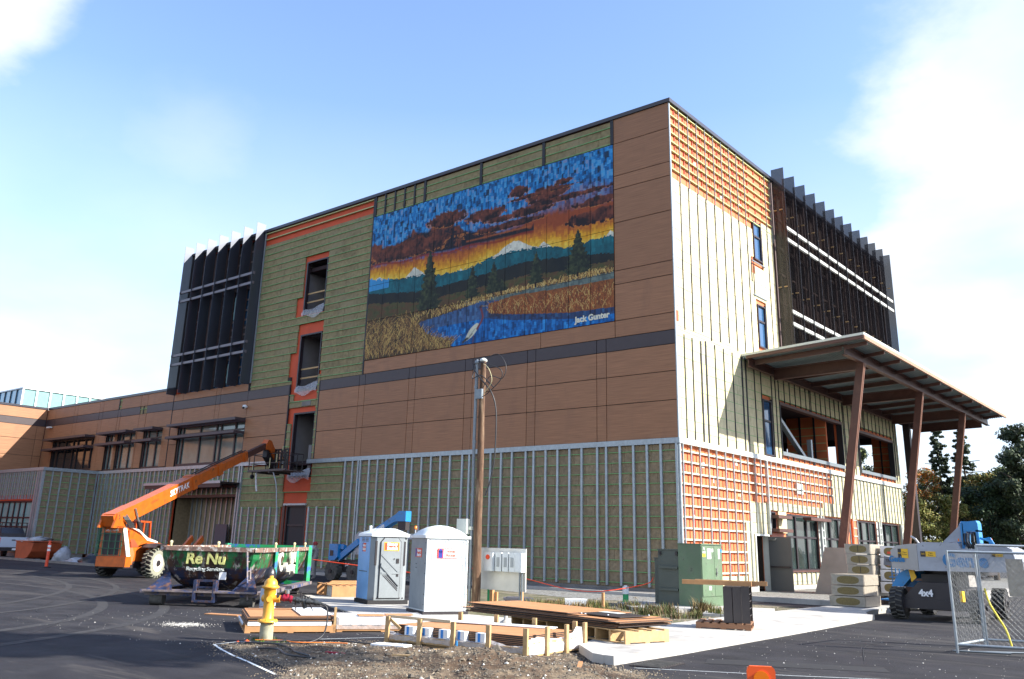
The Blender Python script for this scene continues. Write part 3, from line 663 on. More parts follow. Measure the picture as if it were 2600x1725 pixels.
for y in (21.35, 22.3, 23.1, 23.8, 31.6, 32.1): fp(RF, 'furring_strip', 'black_strip', y - .03, y + .03, 6.68, 11.05, -0.04, 0.015)
for i, y in enumerate((9.05, 8.8)): fp(RF, 'furring_strip', 'black_strip', y - .02, y + .02, 15.2 + i * .8, 17.4, -.02, .02)
for z in (15.3, 17.25): fp(RF, 'flashing', 'galv_dark', 8.9, 10.6, z - .03, z + .03, -.02, .03)
# narrow windows
for (a, b, c, d_) in (N1, N2, N3):
    fr = window(RF, a, b, c, d_, 'window', 'window_blue', trans=(c + (d_ - c) * .62,), fd=-0.06, fw=0.07) if M('window_blue', (0.03, 0.08, 0.17), 0.05, spec=1.0, var=0) else 0
    fp(RF, 'window_return', 'membrane', b, b + .12, c - .05, d_ + .1, -.34, -.02)
# belt rail and metal sills
fp(RF, 'belt_rail', 'galv_bright', -0.02, 32.9, 6.39, 6.63, -0.12, 0.09) if M('galv_bright', (0.60, 0.63, 0.60), 0.4, metal=.1, var=.05) else 0
for (a, b, c, d_) in (O1, O2):
    fp(RF, 'sill', 'galv_dark', a - .05, b + .05, c - .04, c + .16, -0.33, 0.05); fp(RF, 'header_beam', 'steel_brown', a - .05, b + .05, d_ - .02, d_ + .14, -0.33, 0.03)
    fp(RF, 'jamb', 'black_strip', a - .06, a + .04, c + .16, d_ - .02, -0.33, 0.02); fp(RF, 'jamb', 'black_strip', b - .04, b + .06, c + .16, d_ - .02, -0.33, 0.02)
# room behind the big openings: brace, posts, orange end wall, open gap to the sky
m = MB(); m.beam((-0.6, 11.6, 9.6), (-0.6, 16.4, 6.95), 0.2, 0.26, up=(1, 0, 0)); m.build('diagonal_brace', 'galv', bld)
m = MB(); m.box(-0.75, -0.5, 17.0, 17.22, 6.6, 8.3); m.build('post', 'galv', bld)
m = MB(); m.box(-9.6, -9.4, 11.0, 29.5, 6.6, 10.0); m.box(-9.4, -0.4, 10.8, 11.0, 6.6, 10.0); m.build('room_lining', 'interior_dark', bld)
m = MB()
m.box(-1.74, -.40, 32.2, 32.39, 6.6, 10.0); m.build('inner_sheathing', 'orange_sheathing_sunny', bld)
m = MB(); m.box(-0.5, -0.36, 21.05, 24.05, 6.6, 10.0); m.build('inner_sheathing', 'orange_sheathing_sunny', bld)
for z in [6.9 + .48 * i for i in range(6)]: piece('girt', 'pale_girt', bld, -1.7, -0.45, 32.13, 32.2, z, z + .04)
m = MB(); m.box(-3.0, -0.5, 19.6, 19.75, 6.6, 10.0); m.build('inner_sheathing', 'orange_sheathing_sunny', bld)
for z in [6.9 + .48 * i for i in range(6)]: piece('girt', 'pale_girt', bld, -2.9, -0.55, 19.52, 19.6, z, z + .04)
for x in (-1.2, -2.1): piece('post', 'black_strip', bld, x - .05, x + .05, 19.48, 19.55, 6.6, 10.0)
piece('post', 'black_strip', bld, -1.15, -1.05, 32.08, 32.14, 6.6, 10.0)
# ---- ground floor of the end wall
zs = [0.40 + 0.475 * i for i in range(13)]
boards(RF, 'wool_board_sunlit', 0.08, 6.4, 0.26, 0.75, w=.8, girt=None)
boards(RF, 'wool_board_sunlit', 7.15, 9.05, 2.7, 4.25, [(9.0, 9.1, 0, 3)], w=.4, girt=None)
boards(RF, 'wool_board_sunlit', 9.05, 16.8, 3.92, 4.35, w=.62, girt=None)
boards(RF, 'wool_board_sunlit', 16.85, 32.5, 3.92, 6.37, [(16.85, 18.7, 4.8, 6.37)], w=.62, girt=None)
boards(RF, 'wool_board_sunlit', 11.3, 32.5, 0.24, 0.86, w=.62, girt=None)
boards(RF, 'wool_board_sunlit', 31.2, 32.5, 0.86, 3.92, w=.62, girt=None)
fp(RF, 'cover_board', 'wool_board_sunlit', 6.5, 7.3, 0.3, 3.2, -0.11, -0.01)
fp(RF, 'cover_board', 'wool_board_sunlit', 10.45, 11.48, 2.82, 3.9, -0.11, -0.02)
fp(RF, 'cover_board', 'white_flash', 13.1, 14.0, 4.95, 5.5, -0.11, 0.0)
for z in zs[1:]:
    segs = [(0.1, (9.03 if z > 4.2 else 7.1) if z > 2.7 else 6.5)]
    if z > 4.3: segs.append((9.17, 16.8))
    if z > 4.7: segs.append((16.8, 18.7))
    for a, b in segs: fp(RF, 'girt', 'white_girt', a, b, z - .035, z + .035, -0.12, -0.0) if M('white_girt', (0.62, 0.60, 0.46), .6, var=.05) else 0
for y in (0.28, 1.05, 1.88, 2.74, 3.54, 4.46, 5.31, 6.11): stud(RF, y, 0.26, 6.39, 0.06, d1=0.06)
for y in (6.92, 7.76, 8.45): stud(RF, y, 2.7 if y > 7 else .3, 6.39, 0.06, d1=0.06)
stud(RF, 9.10, 2.7, 6.39, 0.13, d1=0.12)
i = 0; y = 9.75
while y < 32.5:
    win = any(a - .05 < y < b + .05 for (a, b, c, d_) in (SW1, SW2, SW3, SW4))
    stud(RF, y, 3.93 if win or y < 11.3 else .26, 6.39, 0.05, d1=0.05)
    if win: stud(RF, y, 0.26, .86, 0.05, d1=0.05)
    y += 0.66
# short red strips paint shadow strokes into the grid cells
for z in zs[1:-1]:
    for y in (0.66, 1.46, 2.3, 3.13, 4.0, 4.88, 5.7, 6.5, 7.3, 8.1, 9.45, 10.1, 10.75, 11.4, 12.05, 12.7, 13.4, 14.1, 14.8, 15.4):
        if (y < 6.1 or z > 4.3) and random.random() < .86: j_ = random.uniform(-.05, .05); fp(RF, 'clip', 'shadow_redbrown', y - .03 + j_, y + .03 + j_, z + .04, z + .40 - random.random() * .08, -0.12, -0.09)
# double door, one leaf folded out square to the wall
m = MB(); m.box(-0.3, 0.06, 7.34, 7.44, 0, 2.7); m.box(-0.3, 0.06, 7.44, 9.0, 2.62, 2.7); m.box(-.3, .06, 8.95, 9.03, 0, 2.62); df = m.build('door_frame', 'galv_bright', bld)
m = MB(); m.box(-3.2, -3.1, 6.5, 10.5, 0, 3.0); m.box(-3.1, -.36, 6.4, 6.5, 0, 3); m.box(-3.1, -.36, 10.5, 10.6, 0, 3); m.box(-3.1, -.36, 6.5, 10.5, 2.9, 3.0); m.build('room_lining', 'interior_grey', bld)
M('door_leaf_grey', (0.085, 0.088, 0.088), 0.5, var=.04)
dl = piece('door', 'door_leaf_grey', bld, 0.03, 1.18, 8.90, 8.96, 0.03, 2.6)
m = MB(); m.box(0.08, 1.1, 8.80, 8.86, 1.12, 1.2); m.box(0.1, 0.16, 8.86, 8.9, 1.12, 1.2); m.box(1.02, 1.08, 8.86, 8.9, 1.12, 1.2); pb = m.build('push_bar', 'frame_dark', dl); pb.matrix_parent_inverse = dl.matrix_basis.inverted()
m = MB(); m.beam((0.1, 8.86, 2.45), (0.5, 8.7, 2.5), .04, .04); m.box(.05, .4, 8.84, 8.9, 2.42, 2.5); q = m.build('door_closer', 'bare_steel', dl); q.matrix_parent_inverse = dl.matrix_basis.inverted()
fe = MB().cyl((-1.0, 8.2, 0.95), (-1.0, 8.2, 1.4), 0.09, n=10).cyl((-1.0, 8.2, 1.4), (-1.0, 8.2, 1.5), 0.04, n=8).build('fire_extinguisher', 'decal_red', None, label='red fire extinguisher hanging just inside the open grey double door', cat='fire extinguisher')
# storefront windows
for n_, (a, b, c, d_) in enumerate((SW1, SW2, SW3, SW4)):
    k = 3 if n_ in (0, 2, 3) else 3
    window(RF, a, b, c, d_, 'window', 'glass_store', mull=[a + (b - a) * (i + 1) / k for i in range(k - 1)], trans=(2.66,), fd=-0.2, fw=0.1)
    fp(RF, 'sill', 'steel_brown', a, b, c - .05, c + .03, -0.12, 0.08)
window(RF, *SMALL, 'window', 'glass_dark', mull=(9.7,), fd=-.15, fw=.07)
for (a, b, z) in ((9.25, 11.0, 3.62), (9.25, 11.0, 2.95), (13.6, 16.6, 3.66)):
    m = MB(); m.box(0.04, 0.5, a, b, z - .1, z + .06); m.build('sunshade_shelf', 'steel_brown', bld)
# open steel pilasters like ladders
for y0, y1, za in ((16.12, 16.6, 0.25), (26.35, 26.85, .25), (31.15, 31.5, 0.9)):
    m = MB(); m.box(-0.02, 0.10, y0, y0 + .07, za, 3.9); m.box(-0.02, 0.10, y1 - .07, y1, za, 3.9)
    z = za + .3
    while z < 3.9: m.box(0.0, 0.08, y0 + .07, y1 - .07, z, z + .06); z += .42
    m.box(-0.3, -0.1, y0, y1, za, 3.9)
    m.build('open_pilaster', 'galv_bright', bld)
m = MB(); m.box(-0.10, 0.02, 21.5, 22.1, 0.3, 3.9); m.build('sheathing_strip', 'orange_sheathing_sunny', bld)
for z in [0.5 + .475 * i for i in range(8)]: piece('girt', 'white_girt', bld, 0.02, 0.07, 21.5, 22.1, z, z + .05)
m = MB(); m.box(-0.10, 0.03, 9.35, 10.9, .25, 2.8); m.build('sheathing_strip', 'decal_pink', bld) if M('decal_pink', (0.55, 0.22, 0.17), .7, var=.1) else 0
# inside the shop-front: dim floor, stair string
m = MB(); m.box(-6, -0.4, 11, 32, 0.0, 0.1); m.box(-6.2, -6, 11, 32, 0, 4); m.build('room_lining', 'interior_grey', bld)
# tape and patches that break the grid
M('patch_white', (.62, .62, .58), .6, var=.1); M('patch_red', (.40, .04, .02), .6, var=.1)
rr_ = random.Random(21)
for _ in range(16):
    y = rr_.uniform(.4, 8.4); z = rr_.uniform(3.0, 6.2); fp(RF, 'patch', rr_.choice(['patch_white', 'patch_red', 'wool_board_sunlit']), y, y + rr_.uniform(.1, .35), z, z + rr_.uniform(.06, .3), -.119, -.112 + rr_.random() * .02)
for _ in range(8):
    y = rr_.uniform(.3, 8.4); z = rr_.uniform(19.4, 22.4); fp(RF, 'patch', rr_.choice(['patch_white', 'patch_red']), y, y + rr_.uniform(.1, .4), z, z + rr_.uniform(.06, .25), -.119, -.11)
# ---- sun fins on the upper end wall
m = MB(); m.box(-0.55, -0.47, 12.3, 32.3, 12.0, 22.9); cw2 = m.build('curtain_wall', 'glass_dark', bld)
for i in range(27): piece('mullion', 'mullion_brown', cw2, -0.47, -0.36, 12.3 + i * .769 - .05, 12.3 + i * .769 + .05, 12.0, 22.9)
for z in (15.9, 17.7, 19.3, 21.2): piece('transom', 'mullion_brown', cw2, -0.45, -0.38, 12.3, 32.3, z, z + .12)
for z0, z1 in ((15.0, 16.7), (20.2, 22.9)): piece('spandrel', 'brown_core', cw2, -0.468, -0.44, 12.32, 32.28, z0, z1) if M('brown_core', (0.045, 0.022, 0.018), .5, var=.1) else 0
ysf = [12.20, 13.84, 15.50, 17.18, 18.87, 20.56, 22.19, 23.88, 25.57, 27.25, 28.92, 30.63, 32.33]
for i, y in enumerate(ysf):
    piece('sun_fin', 'fin_screen_brown', bld, 0.06, 0.82, y - .012, y + .012, 12.0, 23.76)
    piece('fin_post', 'mullion_brown', bld, -0.10, 0.0, y + .03, y + .16, 11.9, 23.0)
    for z in (21.1, 16.4):
        for dxx in (0.10, 0.45): piece('fin_bracket', 'lumber', bld, dxx, dxx + .18, y - .09, y - .02, z, z + .05)
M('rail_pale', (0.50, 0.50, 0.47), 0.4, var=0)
for z in (20.05, 19.33, 15.0, 14.28): piece('fin_rail', 'rail_pale', bld, 0.62, 0.74, 12.25, 32.4, z - .09, z + .09)
# ================================================================== PORCH ROOF
def porch():
    zw, zo = 11.50, 11.86
    def zz(x): return zw + (zo - zw) * x / 6.2
    prof = []; n = 42; wd = 6.1 / n
    top = []; 
    for i in range(n):
        x = 0.05 + i * wd
        prof += [(x, zz(x) - .13), (x + wd * .35, zz(x) - .13), (x + wd * .5, zz(x) - .06), (x + wd * .85, zz(x) - .06)]
    prof.append((6.15, zz(6.15) - .13))
    prof += [(6.15, zz(6.15) - .02), (0.05, zz(0.05) - .02)]
    m = MB(); m.extr(prof, 1, 6.95, 37.95); dk = m.build('porch_deck', 'deck', bld)
    m = MB(); m.add([(0.0, 6.9, zz(0)), (6.2, 6.9, zz(6.2)), (6.2, 38, zz(6.2)), (0, 38, zz(0)), (0, 6.9, zz(0) + .12), (6.2, 6.9, zz(6.2) + .12), (6.2, 38, zz(6.2) + .12), (0, 38, zz(0) + .12)],
                    [(0,3,2,1),(4,5,6,7),(0,1,5,4),(1,2,6,5),(2,3,7,6),(3,0,4,7)]); m.build('porch_roof_sheet', 'white_flash', bld)
    m = MB(); m.beam((0.25, 6.93, zz(.25) - .10), (6.15, 6.93, zz(6.15) - .10), .1, .14); m.build('porch_edge', 'steel_brown', bld)
    m = MB(); m.box(6.12, 6.22, 6.9, 38, zz(6.2) - .2, zz(6.2) - .01); m.build('porch_edge', 'steel_edge', bld)
    def ibeam(name, p, q, h, fw, mat='steel_brown'):
        m = MB(); p = Vector(p); q = Vector(q)
        m.beam(p, q, .04, h - .06); m.beam(p + Vector((0, 0, h/2)), q + Vector((0, 0, h/2)), fw, .04); m.beam(p - Vector((0, 0, h/2)), q - Vector((0, 0, h/2)), fw, .04)
        return m.build(name, mat, bld)
    ibeam('edge_beam', (5.0, 7.6, 11.38), (5.0, 37.6, 11.38), 0.46, .26)
    ibeam('wall_beam', (0.32, 7.0, 11.16), (0.32, 37.6, 11.16), 0.40, .22)
    for y in (10.0, 20.35, 30.3, 35.8): ibeam('cross_beam', (0.4, y, 11.0), (4.95, y, 11.12), 0.58, .24)
    y = 7.6
    while y < 37.6:
        if min(abs(y - q) for q in (10.0, 20.35, 30.3, 35.8)) > .8: ibeam('joist', (0.4, y, 11.24), (4.9, y, 11.48), 0.22, .12)
        m = MB(); m.beam((5.05, y, zz(5) - .3), (6.1, y, zz(6.1) - .26), .07, .18); m.build('outrigger', 'steel_brown', bld)
        y += 2.58
    for y in (10.0, 20.35, 30.3):
        top = Vector((4.98, y, 11.15)); bot = Vector((3.32, y, 2.10)); ax = (top - bot).normalized(); side = Vector((ax.z, 0, -ax.x))
        m2 = MB(); m2.beam(bot, top, .34, .36, up=(1, 0, 0)); m2.build('leaning_column', 'steel_brown', bld)
        m2 = MB()
        for dy in (-.15, .02): m2.beam(bot + side * .195 + Vector((0, dy, 0)), top + side * .195 + Vector((0, dy, 0)), .05, .03, up=side)
        m2.build('column_flange', 'steel_edge_sunlit', bld)  # lighter colour paints the sunlit edge lines of the brown column
        m = MB(); x0, x1, y0, y1 = 2.5, 4.3, y - .95, y + .75
        m.add([(x0 - .3, y0 - .1, 0), (x1 + .1, y0 - .1, 0), (x1 + .1, y1 + .1, 0), (x0 - .3, y1 + .1, 0), (x0 + .25, y0 + .1, 2.15), (x1 - .1, y0 + .1, 2.15), (x1 - .1, y1 - .1, 2.15), (x0 + .25, y1 - .1, 2.15)],
              [(0,3,2,1),(4,5,6,7),(0,1,5,4),(1,2,6,5),(2,3,7,6),(3,0,4,7)]); m.build('column_plinth', 'plinth_concrete', bld)
M('steel_edge_sunlit', (0.30, 0.15, 0.10), .5, var=.1)
M('plinth_concrete', (0.25, 0.23, 0.205), .85, var=.15, vs=1.5, bump=.2)
porch()
m = MB(); m.box(0.35, 0.8, 32.75, 33.2, 0, 10.95); m.build('corner_column', 'frame_dark', bld)
# rooftop glass lantern far behind the low wing
sk = thing('rooftop_lantern', 'glass-walled rooftop lantern with white framing above the low brown wing', 'skylight')
m = MB(); m.box(-95, -75.6, 2.1, 16, 12.46, 15.8); m.build('glass_wall', 'skylight_blue', sk)
m = MB(); m.box(-75.6, -75.5, 2.1, 16, 12.46, 15.8); m.build('glass_wall', 'skylight_glass', sk)
for i in range(10): y = 2.0 + 1.38 * i; piece('post', 'decal_white', sk, -75.5, -75.38, y, y + .16, 12.46, 15.8)
for i in range(9): x = -76.9 - 1.42 * i; piece('post', 'coping', sk, x, x + .08, 2.0, 2.1, 12.46, 15.8)
piece('edge_trim', 'decal_white', sk, -75.62, -75.36, 1.98, 16, 15.8, 15.93); piece('edge_trim', 'decal_white', sk, -95, -75.62, 1.98, 2.12, 15.8, 15.93)
# wall cameras
def dome(name, p, label):
    m = MB(); m.lathe((p[0], p[1] + .0, p[2]), [(0.02, -.16), (.12, -.10), (.15, 0), (.12, .10), (.05, .12)], 12); m.cur = 1; m.cyl((p[0], p[1] + .02, p[2] - .02), (p[0] + .05, p[1] - .17, p[2] - .12), .07, n=10); m.cur = 0; m.box(p[0] - .05, p[0] + .05, p[1], -0.013, p[2] - .05, p[2] + .05)
    m.build(name, ['white_plastic', 'black_rubber'], None, label=label, cat='security camera')
dome('security_camera', (-32.98, -.2, 10.45), 'white dome security camera on the brown cladding below the dark band')
m = MB(); m.box(-62.95, -62.3, -.35, -.12, 10.75, 10.87); m.box(-62.6, -62.5, -.12, -.014, 10.8, 10.88); m.build('security_camera', 'white_plastic', None, label='slim white security camera in the inner corner of the low brown wing', cat='security camera')
# ================================================================== MURAL (flat paint on its panels)
def lin(c): return np.array([((v/255)/12.92 if v/255 <= .04045 else ((v/255+.055)/1.055)**2.4) for v in c])
def P(*c): return lin(c)
MU0, MU1, MV0, MV1 = -21.24, -3.24, 12.38, 21.70
NX, NY = 432, 224
U, V = np.meshgrid((np.arange(NX) + .5) / NX, (np.arange(NY) + .5) / NY)
img = np.zeros((NY, NX, 3))
def rnd_cells(su, sv, seed):
    r = np.random.RandomState(seed); cu = (U * su).astype(int)
    off = r.rand(su + 2)[cu]; cv = (V * sv + off).astype(int)
    tab = r.rand(su + 3, sv + 4); return tab[cu, cv], r
def smooth_noise(su, sv, seed):
    r = np.random.RandomState(seed); g = r.rand(sv + 2, su + 2)
    x = U * su; y = V * sv; i = x.astype(int); j = y.astype(int); fx = x - i; fy = y - j
    fx = fx*fx*(3-2*fx); fy = fy*fy*(3-2*fy)
    return (g[j, i]*(1-fx)+g[j, i+1]*fx)*(1-fy) + (g[j+1, i]*(1-fx)+g[j+1, i+1]*fx)*fy
def fbm(su, sv, seed): return .5*smooth_noise(su, sv, seed)+.3*smooth_noise(su*2, sv*2, seed+1)+.2*smooth_noise(su*4, sv*4, seed+2)
def curve(pts): return np.interp(U, [p[0] for p in pts], [p[1] for p in pts])
def put(mask, col): 
    global img
    m_ = np.clip(mask, 0, 1)[..., None]; img = img * (1 - m_) + np.asarray(col) * m_
def lerp(a, b, t): return a[None, None] * (1 - t[..., None]) + b[None, None] * t[..., None]
def pal(t, cols):
    n = len(cols) - 1; k = np.clip(t * n, 0, n - 1e-6); i = k.astype(int); f = (k - i)[..., None]; c = np.array(cols); return c[i] * (1 - f) + c[i + 1] * f
brush, _ = rnd_cells(95, 26, 3); brush2, _ = rnd_cells(150, 44, 4)
b = .6 * brush + .4 * brush2
# sky of upright brush strokes
skyc = pal(np.clip(b * 1.25 - .12, 0, 1), [P(14, 48, 70), P(10, 78, 128), P(16, 108, 172), P(32, 135, 200), P(72, 160, 208), P(120, 140, 180)])
img[:] = skyc
t = np.clip((0.80 - V + 0.05 * np.sin(U * 9)) / .16, 0, 1) * np.clip((U - .40) / .15, 0, 1)
put(t * (.55 + .45 * brush2), pal(b, [P(90, 45, 35), P(135, 75, 50), P(120, 85, 105), P(160, 95, 60)]))
yt = curve([(0, .63), (.3, .61), (.69, .595), (.84, .575), (1, .56)]); yb = curve([(0, .55), (.15, .51), (.26, .50), (.32, .478), (.43, .47), (.5, .49), (.56, .505), (.65, .515), (.77, .497), (.83, .468), (.9, .467), (1, .476)])
glow = np.clip((yt + .015 + .10 * np.clip((U-.55)/.2,0,1) - V) / .035 + .4 + (brush - .5) * .8, 0, 1)
put(glow, pal(np.clip(1 - (V - yb) / .13 + .35 * (b - .5), 0, 1), [P(150, 70, 35), P(190, 105, 35), P(225, 160, 30), P(240, 200, 70)]))
# clouds
def cloud(c, ru, rv, seed, dark=P(34, 20, 24), mid=P(128, 66, 46), slope=0.0):
    ru *= 1.2; rv *= 1.3
    n = fbm(30, 22, seed); d = ((U - c[0]) / ru) ** 2 + ((V - c[1] - slope * (U - c[0])) / rv) ** 2 + (n - .5) * 1.5 + (brush2 - .5) * .45
    mk = np.clip((1 - d) * 5, 0, 1); put(mk, lerp(dark, mid, np.clip(n * 1.9 - .55 + (V - c[1]) / rv * .35 + (brush2 - .5) * .5, 0, 1)))
    edge = np.clip(1 - np.abs(d - .96) * 7, 0, 1) * (V < c[1] + rv * .15); put(edge * .75, P(205, 125, 60))
top = curve([(0, .80), (.09, .75), (.2, .82), (.28, .81), (.36, .82), (.42, .76), (.5, .70), (.62, .66), (.72, .66), (.74, .6)])
bot = curve([(0, .64), (.35, .615), (.7, .60)])
n = fbm(34, 20, 50); mk = np.clip((top + .08 * (n - .5) - V) * 60, 0, 1) * np.clip((V - bot) * 60, 0, 1) * (U < .72)
put(mk, lerp(P(26, 24, 34), P(128, 66, 44), np.clip(n * 2.6 - 1.15 + (V - .70) * 3.0 + (brush2 - .5) * .6, 0, 1)))
for c, ru, rv, s in (((.355, .835), .075, .04, 60), ((.53, .79), .07, .035, 61), ((.655, .885), .035, .028, 62), ((.77, .815), .07, .035, 63), ((.825, .868), .028, .014, 64), ((.82, .765), .15, .014, 65), ((.66, .74), .12, .018, 66), ((.95, .69), .07, .022, 67), ((.95, .605), .09, .035, 68), ((.62, .685), .12, .016, 69), ((.18, .70), .2, .05, 70), ((.74, .835), .1, .01, 71)): cloud(c, ru, rv, s)
put(np.clip(1 - np.abs(V - bot - .008 * np.sin(U * 30)) / .012, 0, 1) * (U < .72), P(140, 45, 25))
put(np.clip(1 - np.abs(V - (.647 - .02 * (U - .5))) / .008, 0, 1) * (U > .45) * (U < .71), P(170, 90, 45))
# snow mountains and teal range
for (c, pk, wd) in (((.22), .563, .06), ((.645), .582, .085), ((.758), .53, .05), ((.99), .50, .05), ((.43), .487, .04), (.05, .56, .06)):
    ridge = pk - np.abs(U - c) / wd * .075 + .012 * (smooth_noise(60, 2, 9) - .5)
    put((V < ridge) * (V > yb - .02) * 1.0, P(228, 226, 205) * (0.82 + .18 * brush2[..., None]))
tl = yb + .012 * (smooth_noise(90, 2, 12) - .5) + .012 * (brush2 - .5)
put(V < tl, pal(.5 * b + .5 * smooth_noise(40, 10, 14), [P(15, 70, 80), P(20, 95, 105), P(30, 125, 135)]))
put((V < tl) * (U < .10) * (V > .47), P(60, 150, 205))
dk = curve([(0, .452), (.24, .395), (.34, .397), (.5, .411), (.69, .434), (.85, .409), (1, .374)])
put(V < dk + .01 * (brush2 - .5), lerp(P(22, 30, 32), P(40, 42, 36), smooth_noise(50, 20, 15)))
md = curve([(0, .385), (.25, .325), (.5, .335), (.69, .35), (.85, .33), (1, .335)])
put(V < md + .012 * (brush2 - .5), pal(fbm(50, 60, 16), [P(50, 48, 30), P(78, 80, 44), P(98, 68, 44), P(70, 84, 56)]))
# reeds
def reeds(lo, hi, u0, u1, n_, h0, h1, seed, cols, curl=.6):
    r = np.random.RandomState(seed)
    for _ in range(n_):
        u = r.uniform(u0, u1); a = float(np.interp(u, [p[0] for p in lo], [p[1] for p in lo])); c = float(np.interp(u, [p[0] for p in hi], [p[1] for p in hi]))
        if c <= a: continue
        v = r.uniform(a, c); h = r.uniform(h0, h1); sl = r.uniform(-curl, curl) * h; col = cols[r.randint(len(cols))]
        k = int(h * NY) + 2
        for s_ in range(k):
            q = s_ / k; uu = u + sl * q * q; vv = v + h * q
            i = int(uu * NX); j = int(vv * NY)
            if 0 <= i < NX and 0 <= j < NY: img[j, i] = img[j, i] * .25 + col * .75
STRAW = [P(205, 170, 95), P(180, 140, 75), P(150, 110, 60), P(225, 195, 120), P(110, 70, 45)]
RUST = [P(170, 95, 45), P(140, 75, 40), P(205, 165, 95), P(95, 50, 30)]
# stream and pond
s_up = [(.46, .268), (.62, .265), (.78, .268), (1, .268)]; s_lo = [(.46, .24), (.55, .225), (.65, .247), (.78, .238), (1, .23)]
put((V < curve([(0, .27), (.23, .262), (.46, .272), (.6, .283), (1, .30)])) , pal(fbm(60, 40, 20), [P(48, 38, 26), P(82, 64, 38), P(58, 44, 32)]))
put((V < curve(s_up)) * (V > curve(s_lo)) * (U > .45), lerp(P(70, 85, 85), P(120, 135, 125), b))
pl = np.interp(V, [0, .029, .072, .116, .181, .20, .24, .27], [.41, .367, .327, .286, .251, .27, .40, .45])
pond = (U > pl + .01 * (smooth_noise(4, 60, 21) - .5)) * (V < curve([(.2, .19), (.3, .20), (.47, .235), (.52, .25), (.6, .235), (1, .2)]))
put(pond * 1.0, pal(b, [P(8, 56, 100), P(10, 86, 150), P(18, 115, 190), P(50, 150, 215)]))
put(pond * (V > .14) * .55, lerp(P(60, 66, 74), P(90, 85, 80), brush))
rt = curve([(.5, .2), (.548, .225), (.65, .247), (.78, .238), (1, .23)]); rb_ = curve([(.545, .20), (.56, .165), (.65, .133), (.85, .086), (1, .076)])
put((V < rt) * (V > rb_) * (U > .548), pal(fbm(90, 30, 22), [P(110, 60, 34), P(150, 90, 45), P(85, 48, 30)]))
put((V < rb_) * (V > rb_ - .035) * (U > .55) * .7, P(50, 40, 48))
reeds([(.55, .165), (.65, .135), (.85, .09), (1, .08)], [(.55, .2), (.65, .20), (1, .19)], .552, .995, 1000, .02, .05, 30, RUST)
reeds([(.23, .19), (.3, .2), (.46, .235), (.62, .262), (.78, .262), (1, .265)], [(.23, .25), (.46, .255), (.62, .275), (1, .285)], .232, .995, 700, .012, .032, 31, STRAW)
reeds([(0, 0), (.41, 0)], [(0, .22), (.22, .22), (.25, .16), (.29, .1), (.37, .01), (.41, 0)], .0, .40, 1700, .025, .07, 32, [P(205, 170, 95), P(180, 140, 75), P(130, 95, 55), P(70, 60, 40), P(95, 60, 38)], .8)
# trees
def fir(u, v0, v1, w_, seed):
    r = np.random.RandomState(seed); n_ = fbm(110, 60, seed)
    h = (V - v0) / (v1 - v0); wd = w_ * (1 - h) ** .85 * (.72 + .55 * np.abs(((h * 9) % 1) - .2)) * (0.8 + .5 * n_)
    put((np.abs(U - u) < wd) * (h > 0) * (h < 1), pal(np.clip(n_ * 1.5 - .25 - (U - u) / w_ * .18, 0, 1), [P(18, 26, 22), P(40, 50, 36), P(72, 82, 50)]))
    put((np.abs(U - u) < .003) * (V > v0 - .02) * (V < v0 + .01), P(40, 26, 20))
fir(.291, .265, .655, .055, 40); fir(.481, .285, .49, .03, 41); fir(.567, .285, .48, .034, 42); fir(.60, .285, .36, .025, 45); fir(.731, .29, .485, .029, 43); fir(.879, .30, .555, .047, 44)
# wading bird
def seg(pts, wd, col):
    d = np.full(U.shape, 9.)
    for (a, b_) in zip(pts, pts[1:]):
        ax, ay, bx, by = a[0]*1.93, a[1], b_[0]*1.93, b_[1]; px_, py_ = U*1.93, V
        tt = np.clip(((px_-ax)*(bx-ax)+(py_-ay)*(by-ay))/((bx-ax)**2+(by-ay)**2), 0, 1); d = np.minimum(d, np.hypot(px_-ax-tt*(bx-ax), py_-ay-tt*(by-ay)))
    put(np.clip((wd - d) / .004, 0, 1), col)
seg([(.492, .0), (.495, .05)], .004, P(120, 60, 60))
for t_ in np.linspace(0, 1, 9): seg([(.462 + .044*t_, .026 + .078*t_), (.4625 + .044*t_, .027 + .078*t_)], .008 + .018 * math.sin(t_ * 2.6), P(214, 214, 190))
seg([(.470, .030), (.488, .060)], .006, P(120, 120, 112)); seg([(.478, .050), (.500, .088)], .004, P(150, 150, 140)); seg([(.452, .016), (.468, .036)], .009, P(60, 60, 60))
seg([(.508, .085), (.522, .12), (.530, .15), (.524, .19), (.518, .215)], .009, P(125, 65, 70)); seg([(.518, .215), (.524, .22)], .011, P(70, 50, 60)); seg([(.524, .22), (.547, .213)], .004, P(180, 150, 110))
img = np.clip(img * (.80 + .16 * brush2 + .10 * smooth_noise(12, 7, 77))[..., None], 0, 1)
MC = [-21.24] + [-21.24 + 18 * u for u in (.073, .149, .225, .304, .384, .462, .537, .612, .692, .768, .848, .922)] + [-3.24]
MR = [12.38, 14.83, 17.09, 21.70]
mural = thing('mural', 'large painted landscape mural with sunset clouds, snowy peaks and a wading bird', 'mural')
